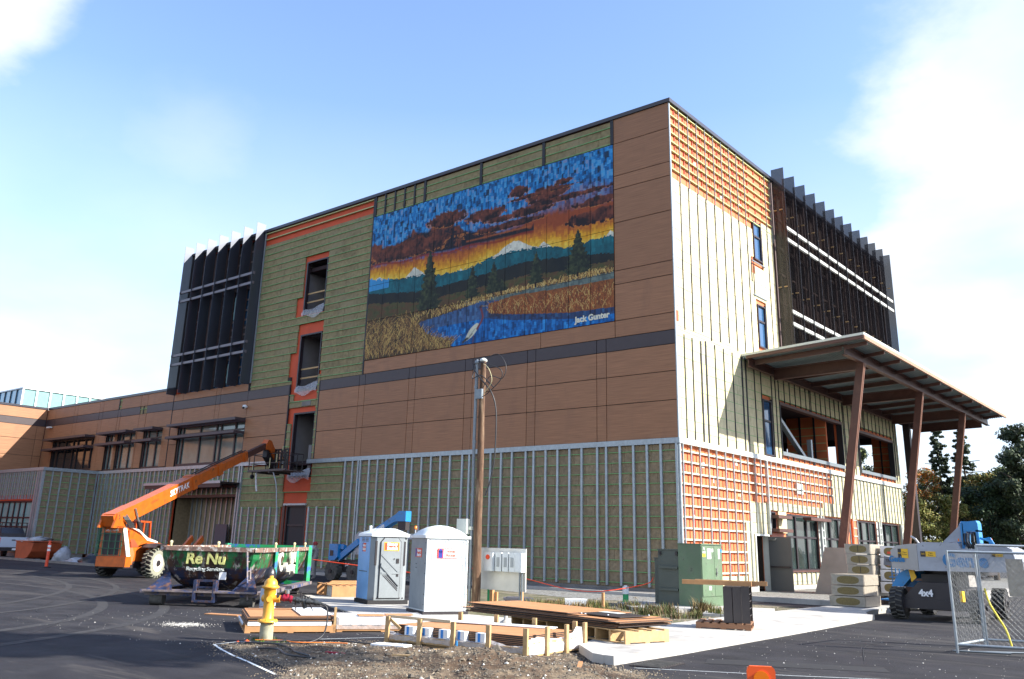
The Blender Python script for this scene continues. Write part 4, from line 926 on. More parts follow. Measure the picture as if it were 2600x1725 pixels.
def mural_panel(x0, x1, z0, z1):
    i0 = int(round((x0 - MU0) / 18 * NX)); i1 = int(round((x1 - MU0) / 18 * NX)); j0 = int(round((z0 - MV0) / 9.32 * NY)); j1 = int(round((z1 - MV0) / 9.32 * NY))
    ni, nj = i1 - i0, j1 - j0
    xs = np.linspace(x0 + .012, x1 - .012, ni + 1); zs_ = np.linspace(z0 + .010, z1 - .010, nj + 1)
    X, Z = np.meshgrid(xs, zs_); v = np.stack([X.ravel(), np.full(X.size, -0.045), Z.ravel()], 1)
    idx = np.arange((ni+1)*(nj+1)).reshape(nj+1, ni+1)
    q = np.stack([idx[:-1, :-1].ravel(), idx[:-1, 1:].ravel(), idx[1:, 1:].ravel(), idx[1:, :-1].ravel()], 1)
    nf = len(q); nv = len(v)
    # rim and back, so the panel has thickness
    bx = [(x0+.012, 0.0, z0+.01), (x1-.012, 0.0, z0+.01), (x1-.012, 0.0, z1-.01), (x0+.012, 0.0, z1-.01), (x0+.012, -0.045, z0+.01), (x1-.012, -0.045, z0+.01), (x1-.012, -0.045, z1-.01), (x0+.012, -0.045, z1-.01)]
    v = np.vstack([v, bx]); e = [(0,1,5,4),(1,2,6,5),(2,3,7,6),(3,0,4,7),(0,3,2,1)]
    fs = q.tolist() + [[a + nv for a in f] for f in e]
    me = bpy.data.meshes.new('mural_panel'); me.from_pydata(v.tolist(), [], fs); me.materials.append(MATS['mural_paint'])
    ca = me.color_attributes.new('paint', 'FLOAT_COLOR', 'CORNER')
    cols = np.ones((nf * 4 + 20, 4), 'f'); sub = img[j0:j1, i0:i1].reshape(-1, 3); cols[:nf*4, :3] = np.repeat(sub, 4, 0); cols[nf*4:, :3] = .03
    ca.data.foreach_set('color', cols.ravel()); me.update()
    o = bpy.data.objects.new('mural_panel', me); COL.objects.link(o); o.parent = mural
for a, b_ in zip(MC, MC[1:]):
    for c, d_ in zip(MR, MR[1:]): mural_panel(a, b_, c, d_)
text('signature', 'Jack Gunter', 0.42, (-4.55, -0.052, 12.74), (1, 0, .012), (0, 0, 1), 'cream_paint' if M('cream_paint', (0.75, 0.72, 0.55), .7, var=0) else '', mural, ext=.002, bold=.018)
emit_boards()
# ================================================================== GROUND
def sheet(name, mat, pts, z, kind='structure', th=0.0):
    m = MB()
    if th: m.prism(pts, z - th, z)
    else: 
        a = sum(pts[i][0]*pts[(i+1)%len(pts)][1]-pts[(i+1)%len(pts)][0]*pts[i][1] for i in range(len(pts)))
        if a < 0: pts = pts[::-1]
        m.add([(x, y, z) for x, y in pts], [tuple(range(len(pts)))])
    return m.build(name, mat, None, kind=kind)
sheet('ground', 'asphalt', [(-600, -600), (600, -600), (600, 600), (-600, 600)], 0.0)
# pavement along the long wall and its kerb
sheet('pavement', 'concrete_grey', [(-45, -2.35), (0.4, -2.35), (0.4, 0.0), (-45, 0.0)], 0.11, th=0.12)
sheet('kerb', 'concrete', [(-45, -2.55), (0.6, -2.55), (0.6, -2.354), (-45, -2.354)], 0.15, th=0.16)
sheet('kerb', 'concrete_grey', [(-80, -8.3), (-34, -8.3), (-34, -8.05), (-80, -8.05)], 0.14, th=0.15)
sheet('gravel_yard', 'gravel_grey', [(-80, -8.05), (-34, -8.05), (-33, -2.56), (-45, -2.56), (-45, -0.0), (-52.7, 0), (-52.7, -4.3), (-80, -4.3)], 0.012)
# yard by the sunny end wall
sheet('gravel_yard', 'gravel_grey', [(0.6, -0.3), (7.15, -0.3), (7.15, 60), (0.06, 60), (0.06, 0.0), (0.6, 0)], 0.016)
m = MB(); m.box(0.5, 7.1, -0.52, -0.3, 0, 0.2); m.build('kerb', 'concrete', None, kind='structure')
sheet('asphalt_strip', 'asphalt', [(0.6, -2.9), (7.2, -2.9), (7.2, -0.52), (0.6, -0.52)], 0.012)
# concrete slabs
sheet('concrete_slab', 'concrete', [(5.2, -6.0), (6.35, -5.5), (7.3, -7.7), (7.2, -9.3), (6.0, -9.9), (4.6, -6.6)], 0.10, th=0.10)
sheet('concrete_slab', 'concrete', [(1.75, -7.9), (2.3, -6.2), (5.0, -6.0), (5.25, -8.6), (4.5, -9.9), (3.4, -9.7)], 0.12, th=0.12)
sheet('concrete_pad', 'concrete', [(-7.0, -14.4), (-2.5, -17.0), (1.0, -18.7), (4.9, -18.0), (6.6, -19.6), (8.4, -18.6), (7.2, -16.5), (4.2, -15.6), (1.7, -15.7), (0.6, -14.8), (-1.4, -13.6), (-5.2, -12.6)], 0.03, th=0.03)
# raised footway with kerb on the right
walk = [(9.80, -21.35), (10.10, -21.45), (10.08, -19.2), (9.85, -13.6), (9.62, -8.6), (9.48, -5.9), (9.1, -4.9), (8.9, -3.5), (8.9, 30), (7.2, 30), (7.2, -5), (7.25, -9), (7.42, -13), (7.62, -15.5), (8.2, -18.5), (8.85, -20.4)]
m = MB(); m.prism(walk, 0.0, 0.15); m.build('footway', 'concrete', None, kind='structure')
kl = [(10.10, -21.45), (10.08, -19.2), (9.85, -13.6), (9.62, -8.6), (9.48, -5.9)]
for (a, b) in zip(kl, kl[1:]):
    d = Vector((b[0]-a[0], b[1]-a[1])); n_ = max(1, round(d.length / 1.9))
    for i in range(n_):
        p = Vector(a) + d * (i / n_) + d.normalized() * .006; q = Vector(a) + d * ((i+1) / n_) - d.normalized() * .006
        m = MB(); m.prism([(p.x + .001, p.y), (p.x + .20, p.y), (q.x + .20, q.y), (q.x + .001, q.y)], 0, 0.152); m.build('kerb_stone', 'concrete', None, kind='structure')
for t in (0.2, .38, .56, .74, .9):
    y = -20.6 + t * 17; m = MB(); m.box(7.5 + (0.9 if y < -18 else .05), 9.55 + (-.0 if y > -14 else .25), y, y + .02, 0.1501, 0.1515); m.build('joint_line', 'concrete_grey', None, kind='structure')
# planted / weedy strip
sheet('dirt', 'grass_base', [(-3.2, -13.2), (-8, -4.2), (-8, -2.56), (0.6, -2.56), (0.6, -2.9), (7.2, -2.9), (7.25, -9), (7.42, -13), (7.62, -15.5), (8.2, -18.5), (7.2, -16.5), (4.2, -15.6), (1.7, -15.7), (0.6, -14.8)], 0.020)
sheet('gravel_yard', 'gravel_grey', [(-8, -4.2), (-8, -2.56), (3.5, -2.56), (3.0, -5.0), (-1, -6.5)], 0.026)
# chalk lines
def line(pts, wd, mat='chalk', z=.006, name='chalk_line'):
    m = MB()
    for a, b in zip(pts, pts[1:]):
        a = Vector(a); b = Vector(b); n_ = (b - a).normalized(); n_ = Vector((-n_.y, n_.x)) * wd / 2
        m.add([(a.x-n_.x, a.y-n_.y, z), (b.x-n_.x, b.y-n_.y, z), (b.x+n_.x, b.y+n_.y, z), (a.x+n_.x, a.y+n_.y, z)], [(0,1,2,3)])
    m.build(name, mat, None, kind='structure')
line([(5.4, -20.3), (4.62, -21.84), (4.05, -23.37), (3.68, -24.33), (3.80, -24.98)], .035); line([(3.80, -24.98), (4.6, -25.33), (5.36, -25.62), (6.2, -25.9), (7.6, -26.4)], .05)
line([(10.7, -21.45), (12.96, -20.14), (14.2, -19.3), (17.5, -17.6)], .03)
# dusty tyre tracks, a sawn trench patch and a crack or two in the asphalt
M('track_dust', (.0235, .022, .023), .95, var=.5, vs=5); M('asphalt_patch', (.011, .0105, .012), .85, var=.2, vs=6)
def arc(pts, off, wd, mt, z, nm):
    P_ = [Vector(p) for p in pts]; out = []
    for i in range(len(P_) - 1):
        a = P_[max(i-1, 0)]; b = P_[i]; c = P_[i+1]; d = P_[min(i+2, len(P_)-1)]
        for k in range(8):
            t = k / 8; out.append(.5*((2*b)+(c-a)*t+(2*a-5*b+4*c-d)*t*t+(3*b-a-3*c+d)*t**3))
    out.append(P_[-1]); res = []
    for i, p in enumerate(out):
        t = (out[min(i+1, len(out)-1)] - out[max(i-1, 0)]).normalized(); res.append((p.x - t.y * off, p.y + t.x * off))
    line(res, wd, mt, z, nm)
for pts, wds in ((((-30, -24), (-20, -19.5), (-10, -19.8), (-2, -24), (3, -32)), .28), (((-36, -16), (-24, -15.8), (-14, -18.5), (-6, -25), (-3, -34)), .22)):
    for o_ in (-.8, .8): TZ = globals().get('TZ', .002) + .0011; arc(pts, o_, wds, 'track_dust', TZ, 'tyre_track')
sheet('asphalt_patch', 'asphalt_patch', [(10.9, -19.2), (13.6, -17.8), (13.9, -18.4), (11.2, -19.9)], .0045)
arc(((0.5, -27), (-3, -24.5), (-5, -24.4), (-9, -22)), 0, .02, 'black_rubber', .0085, 'crack'); arc(((12, -9), (12.4, -12), (12.1, -14), (13, -17)), 0, .018, 'black_rubber', .0085, 'crack')
# foreground earth with a low mound
edge = [(3.98, -24.9), (4.30, -24.55), (4.74, -23.5), (5.05, -22.6), (5.5, -22.1), (7.0, -21.6), (8.4, -20.9), (8.85, -20.5), (9.7, -21.5), (10.3, -21.75), (11.15, -21.85), (11.6, -22.5), (11.7, -24), (12.6, -27.5), (12, -30), (8.3, -27), (7.3, -25.95), (6.3, -25.6), (5.3, -25.35)]
def inside(x, y, poly):
    r = False; n_ = len(poly); j = n_ - 1
    for i in range(n_):
        if (poly[i][1] > y) != (poly[j][1] > y) and x < (poly[j][0]-poly[i][0])*(y-poly[i][1])/(poly[j][1]-poly[i][1])+poly[i][0]: r = not r
        j = i
    return r
def edist(x, y, poly):
    d = 9.
    for a, b in zip(poly, poly[1:] + poly[:1]):
        a = Vector(a); b = Vector(b); p = Vector((x, y)); t_ = max(0, min(1, (p-a).dot(b-a)/(b-a).length_squared)); d = min(d, (p - a - (b-a)*t_).length)
    return d
from mathutils import noise
def earth_z(x, y):
    if not inside(x, y, edge): return None
    e = min(1, edist(x, y, edge) / .7)
    m_ = .26 * math.exp(-((x-9.2)**2/1.6 + (y+23.6)**2/0.5)) + .10 * math.exp(-((x-7.0)**2/.6 + (y+23.9)**2/.35)) + .08 * math.exp(-((x-10.6)**2/.3 + (y+22.8)**2/.3))
    nz = noise.noise(Vector((x*1.6, y*1.6, 0))) * .05 + noise.noise(Vector((x*4, y*4, 3))) * .04 + noise.noise(Vector((x*11, y*11, 5))) * .022
    return max(.008, e * (m_ + .03 + nz) + .008)
st = 0.055; xs = np.arange(3.9, 12.7, st); yv = np.arange(-30, -20.4, st); vid = {}; mv = []; mf = []
for i, x in enumerate(xs):
    for j, y in enumerate(yv):
        if y < -27.6: continue
        z = earth_z(x, y)
        if z is not None: vid[i, j] = len(mv); mv.append((x, y, z))
for (i, j) in list(vid):
    q = [(i, j), (i+1, j), (i+1, j+1), (i, j+1)]
    if all(k in vid for k in q): mf.append(tuple(vid[k] for k in q))
m = MB(); m.sm = True; m.add(mv, mf); m.build('dirt_patch', 'dirt', None, kind='structure')
# loose stones on the earth and around: joined, nobody could count them
def stones(name, mat, n_, fn, r0, r1, seed):
    r = random.Random(seed); m = MB(); k = 0
    while k < n_:
        p = fn(r)
        if p is None: continue
        x, y, z = p; s_ = r.uniform(r0, r1) * (2.4 if r.random() < .03 else 1); k += 1
        a = r.random() * 6; vs = []
        for dx, dy, dz in ((1,0,0),(-1,0,0),(0,1,0),(0,-1,0),(0,0,1),(0,0,-1)):
            q = s_ * r.uniform(.6, 1.2); vs.append((x + (dx*math.cos(a)-dy*math.sin(a))*q, y + (dx*math.sin(a)+dy*math.cos(a))*q, z + dz*q*.7))
        m.add(vs, [(0,2,4),(2,1,4),(1,3,4),(3,0,4),(2,0,5),(1,2,5),(3,1,5),(0,3,5)])
    m.build(name, mat, None, kind='stuff', label='loose stones and crumbs of gravel on bare ground', category='gravel')
def in_earth(r):
    x = r.uniform(4, 12.4); y = r.uniform(-27.4, -20.6); z = earth_z(x, y)
    return None if z is None else (x, y, z)
stones('gravel', 'stone', 9000, in_earth, .008, .022, 5)
M('stone_dark', (0.10, 0.085, 0.065), .95, var=.3, vs=20)
stones('gravel', 'stone_dark', 6000, in_earth, .010, .03, 6)
M('stone_pale', (0.50, 0.48, 0.43), .9, var=.2, vs=20)
stones('gravel', 'stone_pale', 330, in_earth, .012, .032, 16)
stones('gravel', 'stone', 130, in_earth, .028, .055, 18)
stones('gravel', 'stone_dark', 120, in_earth, .03, .06, 19)
stones('gravel', 'stone_pale', 26, in_earth, .03, .05, 20)
def spill(r):
    a = r.gauss(0, .34); b = r.gauss(0, .22); return (0.15 + a * .5 - b, -23.35 + a * .6 + b*.6, .006)
stones('gravel_spill', 'stone_pale', 650, spill, .006, .014, 8)
def weedy(r):
    x = r.uniform(-1, 7.4); y = r.uniform(-16, -3)
    return (x, y, .02) if inside(x, y, [(-3.2, -13.2), (-8, -4.2), (0.6, -2.56), (7.2, -2.9), (7.42, -13), (8.2, -18.5), (4.2, -15.6), (0.6, -14.8)]) else None
stones('gravel', 'stone', 5000, weedy, .012, .035, 9)
def nearedge(r):
    x = r.uniform(3, 12.6); y = r.uniform(-27.5, -20.4)
    return None if inside(x, y, edge) or edist(x, y, edge) > abs(r.gauss(0, .28)) else (x, y, .005)
stones('gravel', 'stone', 1500, nearedge, .006, .018, 22)
def onroad(r): return (r.uniform(-4, 17), r.uniform(-26, -10), .004) if r.random() < 1 else None
stones('grit', 'stone_pale', 1400, onroad, .005, .012, 10)
# weeds and grass tufts
def blades(name, label, cx_, cy_, rx, ry, n_, h0, h1, cols, seed, lean=.8, z=.02):
    r = random.Random(seed); m = MB(); tint = []
    tufts = [(cx_ + r.gauss(0, rx * .42), cy_ + r.gauss(0, ry * .42), r.uniform(.35, 1.0), r.uniform(.05, .16)) for _ in range(max(4, n_ // 45))]
    for _ in range(n_):
        tx, ty, th_, tr_ = tufts[r.randrange(len(tufts))]; x = tx + r.gauss(0, tr_); y = ty + r.gauss(0, tr_); h = r.uniform(h0, h1) * th_; a = r.random() * 6.28; l = r.uniform(0, lean) * h; wd = r.uniform(.005, .012) * (1 + h)
        dx, dy = math.cos(a) * wd, math.sin(a) * wd; lx, ly = math.cos(a + 1.6) * l, math.sin(a + 1.6) * l
        m.add([(x-dx, y-dy, z), (x+dx, y+dy, z), (x+dx*.8+lx*.4, y+dy*.8+ly*.4, z+h*.6), (x-dx*.8+lx*.4, y-dy*.8+ly*.4, z+h*.6), (x+lx, y+ly, z+h)], [(0,1,2,3), (3,2,4)])
        c = cols[r.randrange(len(cols))]; tint += [c] * 7
    me = m.mesh(name, 'leaf'); ca = me.color_attributes.new('tint', 'FLOAT_COLOR', 'CORNER')
    ca.data.foreach_set('color', np.array([(*c, 1) for c in tint], 'f').ravel())
    o = bpy.data.objects.new(name, me); COL.objects.link(o)
    o['label'] = label; o['category'] = 'plant'; o['kind'] = 'stuff'; return o
GC = [(.05, .075, .018), (.08, .10, .03), (.14, .12, .05), (.20, .16, .075), (.10, .055, .03)]
DC = [(.22, .16, .07), (.28, .20, .09), (.16, .09, .04), (.10, .085, .03)]
k = 0
GG_ = [(.07, .11, .02), (.11, .14, .035), (.18, .16, .05), (.24, .18, .07)]
for (x, y, rx, ry, n_, h, cols, lab) in (
    (2.3, -13.3, 1.0, .6, 700, .50, GG_, 'tall yellow-green weeds just right of the utility pole'), (3.4, -12.2, .9, .6, 700, .50, DC, 'rusty seed heads behind the middle of the brown panel stack'),
    (4.4, -12.9, .9, .6, 600, .42, GG_, 'green weeds showing over the right half of the brown panel stack'), (5.6, -11.2, .9, .6, 600, .36, GC, 'brownish weeds between the panel stack and the tall green cabinet'),
    (6.3, -9.6, .6, .6, 400, .34, GG_, 'short green weeds along the edge of the footway'), (1.6, -10.2, 1.3, .9, 700, .35, GG_, 'sparse green weeds in front of the red barrier tape'),
    (4.6, -9.9, 1.2, .9, 900, .45, GC, 'tall reddish weed clump at the foot of the green cabinets'), (5.6, -8.6, .7, .5, 420, .55, DC, 'dry seeding weed beside the corner of the green cabinet'),
    (3.0, -9.2, .9, .7, 500, .35, GC, 'dark green weed clump by the low concrete slab'), (2.0, -12.3, .9, .8, 700, .4, DC, 'dry yellow weeds behind the black drain box'),
    (0.9, -13.6, .9, .5, 420, .3, GC, 'weed tuft at the foot of the utility pole'), (3.2, -11.5, 1.2, .9, 520, .22, GC, 'low green weeds on bare ground behind the brown panel stack'),
    (0.3, -9.5, 1.6, 1.4, 600, .25, DC, 'sparse dry weeds in the gravel before the long wall'), (5.2, -11.9, .9, .8, 420, .14, [(.09, .15, .02), (.12, .17, .03)], 'bright green low grass patch beyond the panel stack'),
    (4.12, -24.1, .28, .22, 260, .10, [(.07, .14, .02), (.1, .12, .04)], 'small grass tuft around the concrete foot of the hydrant')):
    blades('weed_clump', lab, x, y, rx, ry, n_, h * .4, h, cols, 40 + k); k += 1
# ================================================================== TREES
def tree(name, label, x, y, h, r_, kind, cols, seed, n_=5200, trunk=.3, z0=.25, cat='tree', ls=.22):
    t = thing(name, label, cat, (x, y, 0)); r = random.Random(seed)
    m = MB(); m.sm = True
    m.cyl((0, 0, 0), (0, 0, h * (.92 if kind == 'con' else .6)), trunk, trunk * .15, 8)
    for i in range(14):
        a = r.random() * 6.28; zb = h * r.uniform(z0, .75); l = r_ * r.uniform(.4, .8); m.cyl((0, 0, zb), (math.cos(a)*l, math.sin(a)*l, zb + l * (.1 if kind == 'con' else .7)), trunk * .25, .03, 5)
    m.build('trunk', 'bark', t)
    # clumps
    cl = []
    if kind == 'con':
        for i in range(190):
            f = r.random() ** .85; zz_ = h * (z0 + (1 - z0) * f); rr = (r_ * (1 - f) ** .75 + .12) * r.uniform(.2, 1.1); a = r.random() * 6.28
            cl.append((math.cos(a)*rr*.85, math.sin(a)*rr*.85, zz_ - rr * .22, .20 + .26 * (1 - f), .45))
        cl.append((0, 0, h * .97, .35, 1.2))
    else:
        for i in range(46):
            a = r.random() * 6.28; e = r.uniform(-.5, 1); rr = r_ * r.uniform(.45, .95); q = math.sqrt(max(0, 1 - e * e * .8))
            cl.append((math.cos(a)*rr*q, math.sin(a)*rr*q, h * (z0 + (1 - z0) * .5) + e * h * (1 - z0) * .44, r_ * r.uniform(.22, .36), .75))
    m = MB(); tint = []
    for _ in range(n_):
        c = cl[r.randrange(len(cl))]; d = Vector((r.gauss(0, 1), r.gauss(0, 1), r.gauss(0, 1))).normalized() * (r.random() ** .4) * c[3]
        p = Vector((c[0] + d.x, c[1] + d.y, c[2] + d.z * c[4])); s_ = ls * r.uniform(.6, 1.3)
        n1_ = (d.normalized() + Vector((r.gauss(0, .5), r.gauss(0, .5), r.gauss(0, .5) + .2))).normalized(); u = n1_.cross(Vector((0, 0, 1))).normalized(); v_ = n1_.cross(u)
        ph = r.random() * 6; u, v_ = u * math.cos(ph) + v_ * math.sin(ph), v_ * math.cos(ph) - u * math.sin(ph)
        m.add([p - u * s_, p + v_ * s_ * .5, p + u * s_, p - v_ * s_ * .5], [(0, 1, 2, 3)])
        k_ = cols[min(len(cols) - 1, int(r.random() * len(cols)))]
        if kind == 'maple' and c[2] > h * .72 and r.random() < .55: k_ = (.42, .15, .03)
        tint += [k_] * 4
    me = m.mesh('crown', 'leaf'); ca = me.color_attributes.new('tint', 'FLOAT_COLOR', 'CORNER'); ca.data.foreach_set('color', np.array([(*c, 1) for c in tint], 'f').ravel())
    o = bpy.data.objects.new('crown', me); COL.objects.link(o); o.parent = t
    return t
DK = [(.035, .055, .026), (.055, .078, .034), (.075, .095, .042), (.04, .05, .03)]
MG = [(.10, .13, .03), (.17, .18, .045), (.08, .10, .025), (.26, .17, .045), (.28, .22, .07)]
YG = [(.15, .17, .035), (.22, .21, .05), (.09, .11, .03), (.28, .23, .07)]
tree('conifer', 'slim dark conifer between the second and third leaning columns', -4.1, 60, 14.6, 2.3, 'con', DK, 1, 9000, .22, .18, ls=.17)
tree('conifer', 'ragged dark conifer just left of the third leaning column', -2.2, 61.5, 14.9, 2.4, 'con', DK, 2, 9000, .22, .15, ls=.17)
tree('maple_tree', 'autumn tree with orange-tipped crown behind the porch columns', -4.2, 54, 9.7, 2.2, 'maple', MG, 3, 8000, .25, .15, ls=.12)
tree('broadleaf_tree', 'low yellow-green tree in front of the orange-tipped one', -3.4, 47, 6.6, 1.9, 'round', YG, 4, 7000, .2, .05, ls=.11)
tree('broadleaf_tree', 'small olive tree right of the third leaning column', -0.9, 50, 7.2, 1.7, 'round', YG, 5, 6000, .2, .05, ls=.11)
tree('broadleaf_tree', 'broad green and brown tree beyond the blue lift boom', .2, 58, 9.6, 2.4, 'round', MG, 6, 7000, .25, .1, ls=.14)
tree('pine_tree', 'spreading dark pine behind the grey lift', 1.4, 52, 8.0, 2.7, 'round', [(.03, .055, .025), (.045, .075, .03), (.025, .04, .02)], 7, 8000, .25, .05, ls=.14)
tree('conifer', 'tallest dark evergreen at the right edge of the picture', 3.9, 56, 13.6, 2.9, 'round', DK, 8, 11000, .3, .05, ls=.17)
tree('conifer', 'dense black-green evergreen filling the right edge', 4.4, 52, 11.2, 2.7, 'round', DK, 9, 10000, .3, .02, ls=.16)
tree('broadleaf_tree', 'dark tree seen through the empty window opening', -9.5, 56, 12.6, 2.4, 'round', DK + MG[:2], 10, 6000, .25, .1, ls=.16)
tree('conifer', 'dark undergrowth conifer low behind the pine', 1.6, 62, 10.4, 3.0, 'round', DK + MG[:2], 12, 9000, .3, .0, ls=.18)
tree('broadleaf_tree', 'dark bushy tree at the foot of the tree belt', -1.6, 64, 9.4, 3.2, 'round', DK, 13, 9000, .3, .02, ls=.2)
tree('broadleaf_tree', 'dark bushy tree behind the far porch columns', -6.5, 66, 9.2, 3.6, 'round', DK, 14, 9000, .3, .02, ls=.2)
# a street tree beyond the right edge of the view: its shade falls over the foreground asphalt
tree('street_tree', 'tall street tree standing off to the right of the yard', 24.8, -16.3, 16.5, 1.5, 'round', MG, 11, 2600, .16, .72, ls=.20)
tree('street_tree', 'taller slender street tree beyond the first one off to the right', 27.5, -14.9, 20.0, 1.6, 'round', MG, 15, 2400, .13, .78, ls=.20)
# ================================================================== OBJECTS
def yaw(dx, dy): return math.atan2(dy, dx)
# ---------------- utility pole
pl = thing('utility_pole', 'weathered wooden utility pole with conduit and looped wires beside the white toilet', 'utility pole', (1.04, -14.47, 0))
m = MB(); n_ = 14
for i in range(n_): 
    z0, z1 = 7.45 * i / n_, 7.45 * (i+1) / n_; m.cyl((-.0 + .01*math.sin(i), 0, z0), (.01*math.sin(i+1), 0, z1), .135 - .0035*i, .135 - .0035*(i+1), 12, caps=(i in (0, n_-1)))
m.build('pole', 'pole_wood', pl)
m = MB(); m.lathe((0, 0, 7.44), [(.10, 0), (.13, .03), (.10, .09), (.03, .12)], 12); m.build('pole_cap', 'white_flash', pl)
m = MB(); m.tube([(-.17, -.10, 0.2), (-.17, -.10, 3.2), (-.19, -.1, 5.0), (-.17, -.10, 7.35)], .05, 8); m.lathe((-.17, -.1, 7.35), [(.05, 0), (.08, .05), (.07, .12), (.02, .17)], 10)
for z in (3.3, 4.9, 6.6): m.cyl((-.18, -.1, z), (-.18, -.1, z + .07), .062, n=8)
m.build('conduit', 'galv_dark', pl)
m = MB(); m.box(-.62, -.22, -.28, .02, 2.18, 2.62); m.box(-.22, -.12, -.18, -.08, 2.3, 2.4); m.build('meter_box', 'lamp_cream', pl) if M('lamp_cream', (.60, .62, .54), .5, var=.04) else 0
def wirec(pts, r=.014, mt='wire', nm='wire', sub=8):
    P_ = [Vector(p) for p in pts]; out = []
    for i in range(len(P_) - 1):
        a = P_[max(i-1, 0)]; b = P_[i]; c = P_[i+1]; d = P_[min(i+2, len(P_)-1)]
        for k in range(sub):
            t = k / sub; out.append(.5*((2*b)+(c-a)*t+(2*a-5*b+4*c-d)*t*t+(3*b-a-3*c+d)*t**3))
    out.append(P_[-1]); m = MB(); m.tube(out, r, 5); return m.build(nm, mt, pl)
wirec([(-.17, -.1, 7.45), (-.25, -.2, 7.25), (.1, -.2, 6.85), (.5, -.15, 6.4), (.66, -.1, 5.85), (.68, -.1, 5.0), (.64, -.1, 4.3), (.5, -.1, 3.7), (.33, -.1, 3.30)], .022)
wirec([(.0, 0, 7.5), (.5, .1, 7.65), (.85, .1, 7.25), (.75, .05, 6.85), (.3, 0, 6.95), (.05, -.1, 6.5)], .014)
wirec([(-.1, -.1, 7.45), (.35, -.2, 7.3), (.8, -.1, 7.1), (.78, -.05, 6.8), (.3, -.1, 6.4), (.1, -.14, 6.3)], .014)
wirec([(-.17, -.1, 7.4), (-.22, -.25, 6.9), (.15, -.25, 6.95), (.62, -.2, 6.55), (.3, -.2, 6.8)], .016)
wirec([(.1, -.1, 7.35), (.5, -.3, 7.1), (.62, -.3, 6.7), (.2, -.2, 6.35), (.35, -.15, 6.55)], .012, 'rope_pale') if M('rope_pale', (.5, .45, .25), .6, var=0) else 0
m = MB(); m.box(-.13, .12, -.18, -.1, 6.25, 6.55); m.build('bracket', 'galv_dark', pl)
# ---------------- meter board
mbd = thing('meter_board', 'pale plywood board with a row of white electric boxes beside the utility pole', 'meter board', (1.55, -13.9, 0), R(2))
m = MB(); m.box(-.93, .87, 0.0, .03, .60, 1.80); m.build('board', 'board_pale', mbd) if M('board_pale', (.66, .64, .57), .8, var=.1, vs=3) else 0
for x in (-.42, .66): m = MB(); m.box(x - .05, x + .05, .031, .13, 0, 1.75); m.build('post', 'lumber_orange', mbd)
m = MB(); m.cyl((-.52, .03, 0), (-.52, .03, .62), .035, n=8); m.build('pipe', 'paint_green', mbd)
for x0, x1, z0, z1, d in ((-.50, -.18, 1.14, 1.66, .26), (-.15, .07, 1.14, 1.68, .16), (.12, .33, 1.14, 1.68, .16), (.37, .58, 1.14, 1.68, .16), (.63, .86, 1.14, 1.68, .22)):
    m = MB(); m.box(x0, x1, -d, 0, z0, z1); b_ = m.build('electric_box', 'box_white', mbd) if M('box_white', (.62, .66, .66), .45, var=.04) else 0
    if d < .2: m = MB(); m.box(x0 + .06, x0 + .16, -d - .012, -d, z0 + .13, z0 + .4); m.build('cover', 'grey_plastic', b_)
    else: m = MB(); m.box(x0 + .03, x1 - .03, -d - .01, -d, z0 + .03, z1 - .03); m.build('cover', 'box_white', b_)
m = MB(); m.cyl((-.34, -.26, 1.54), (-.34, -.30, 1.54), .07, n=12); m.build('warning_disc', 'decal_red', mbd)
for x in (.70, .78): m = MB(); m.cyl((x, -.06, 0), (x, -.06, 1.14), .022, n=8); m.build('pipe', 'galv_dark', mbd)
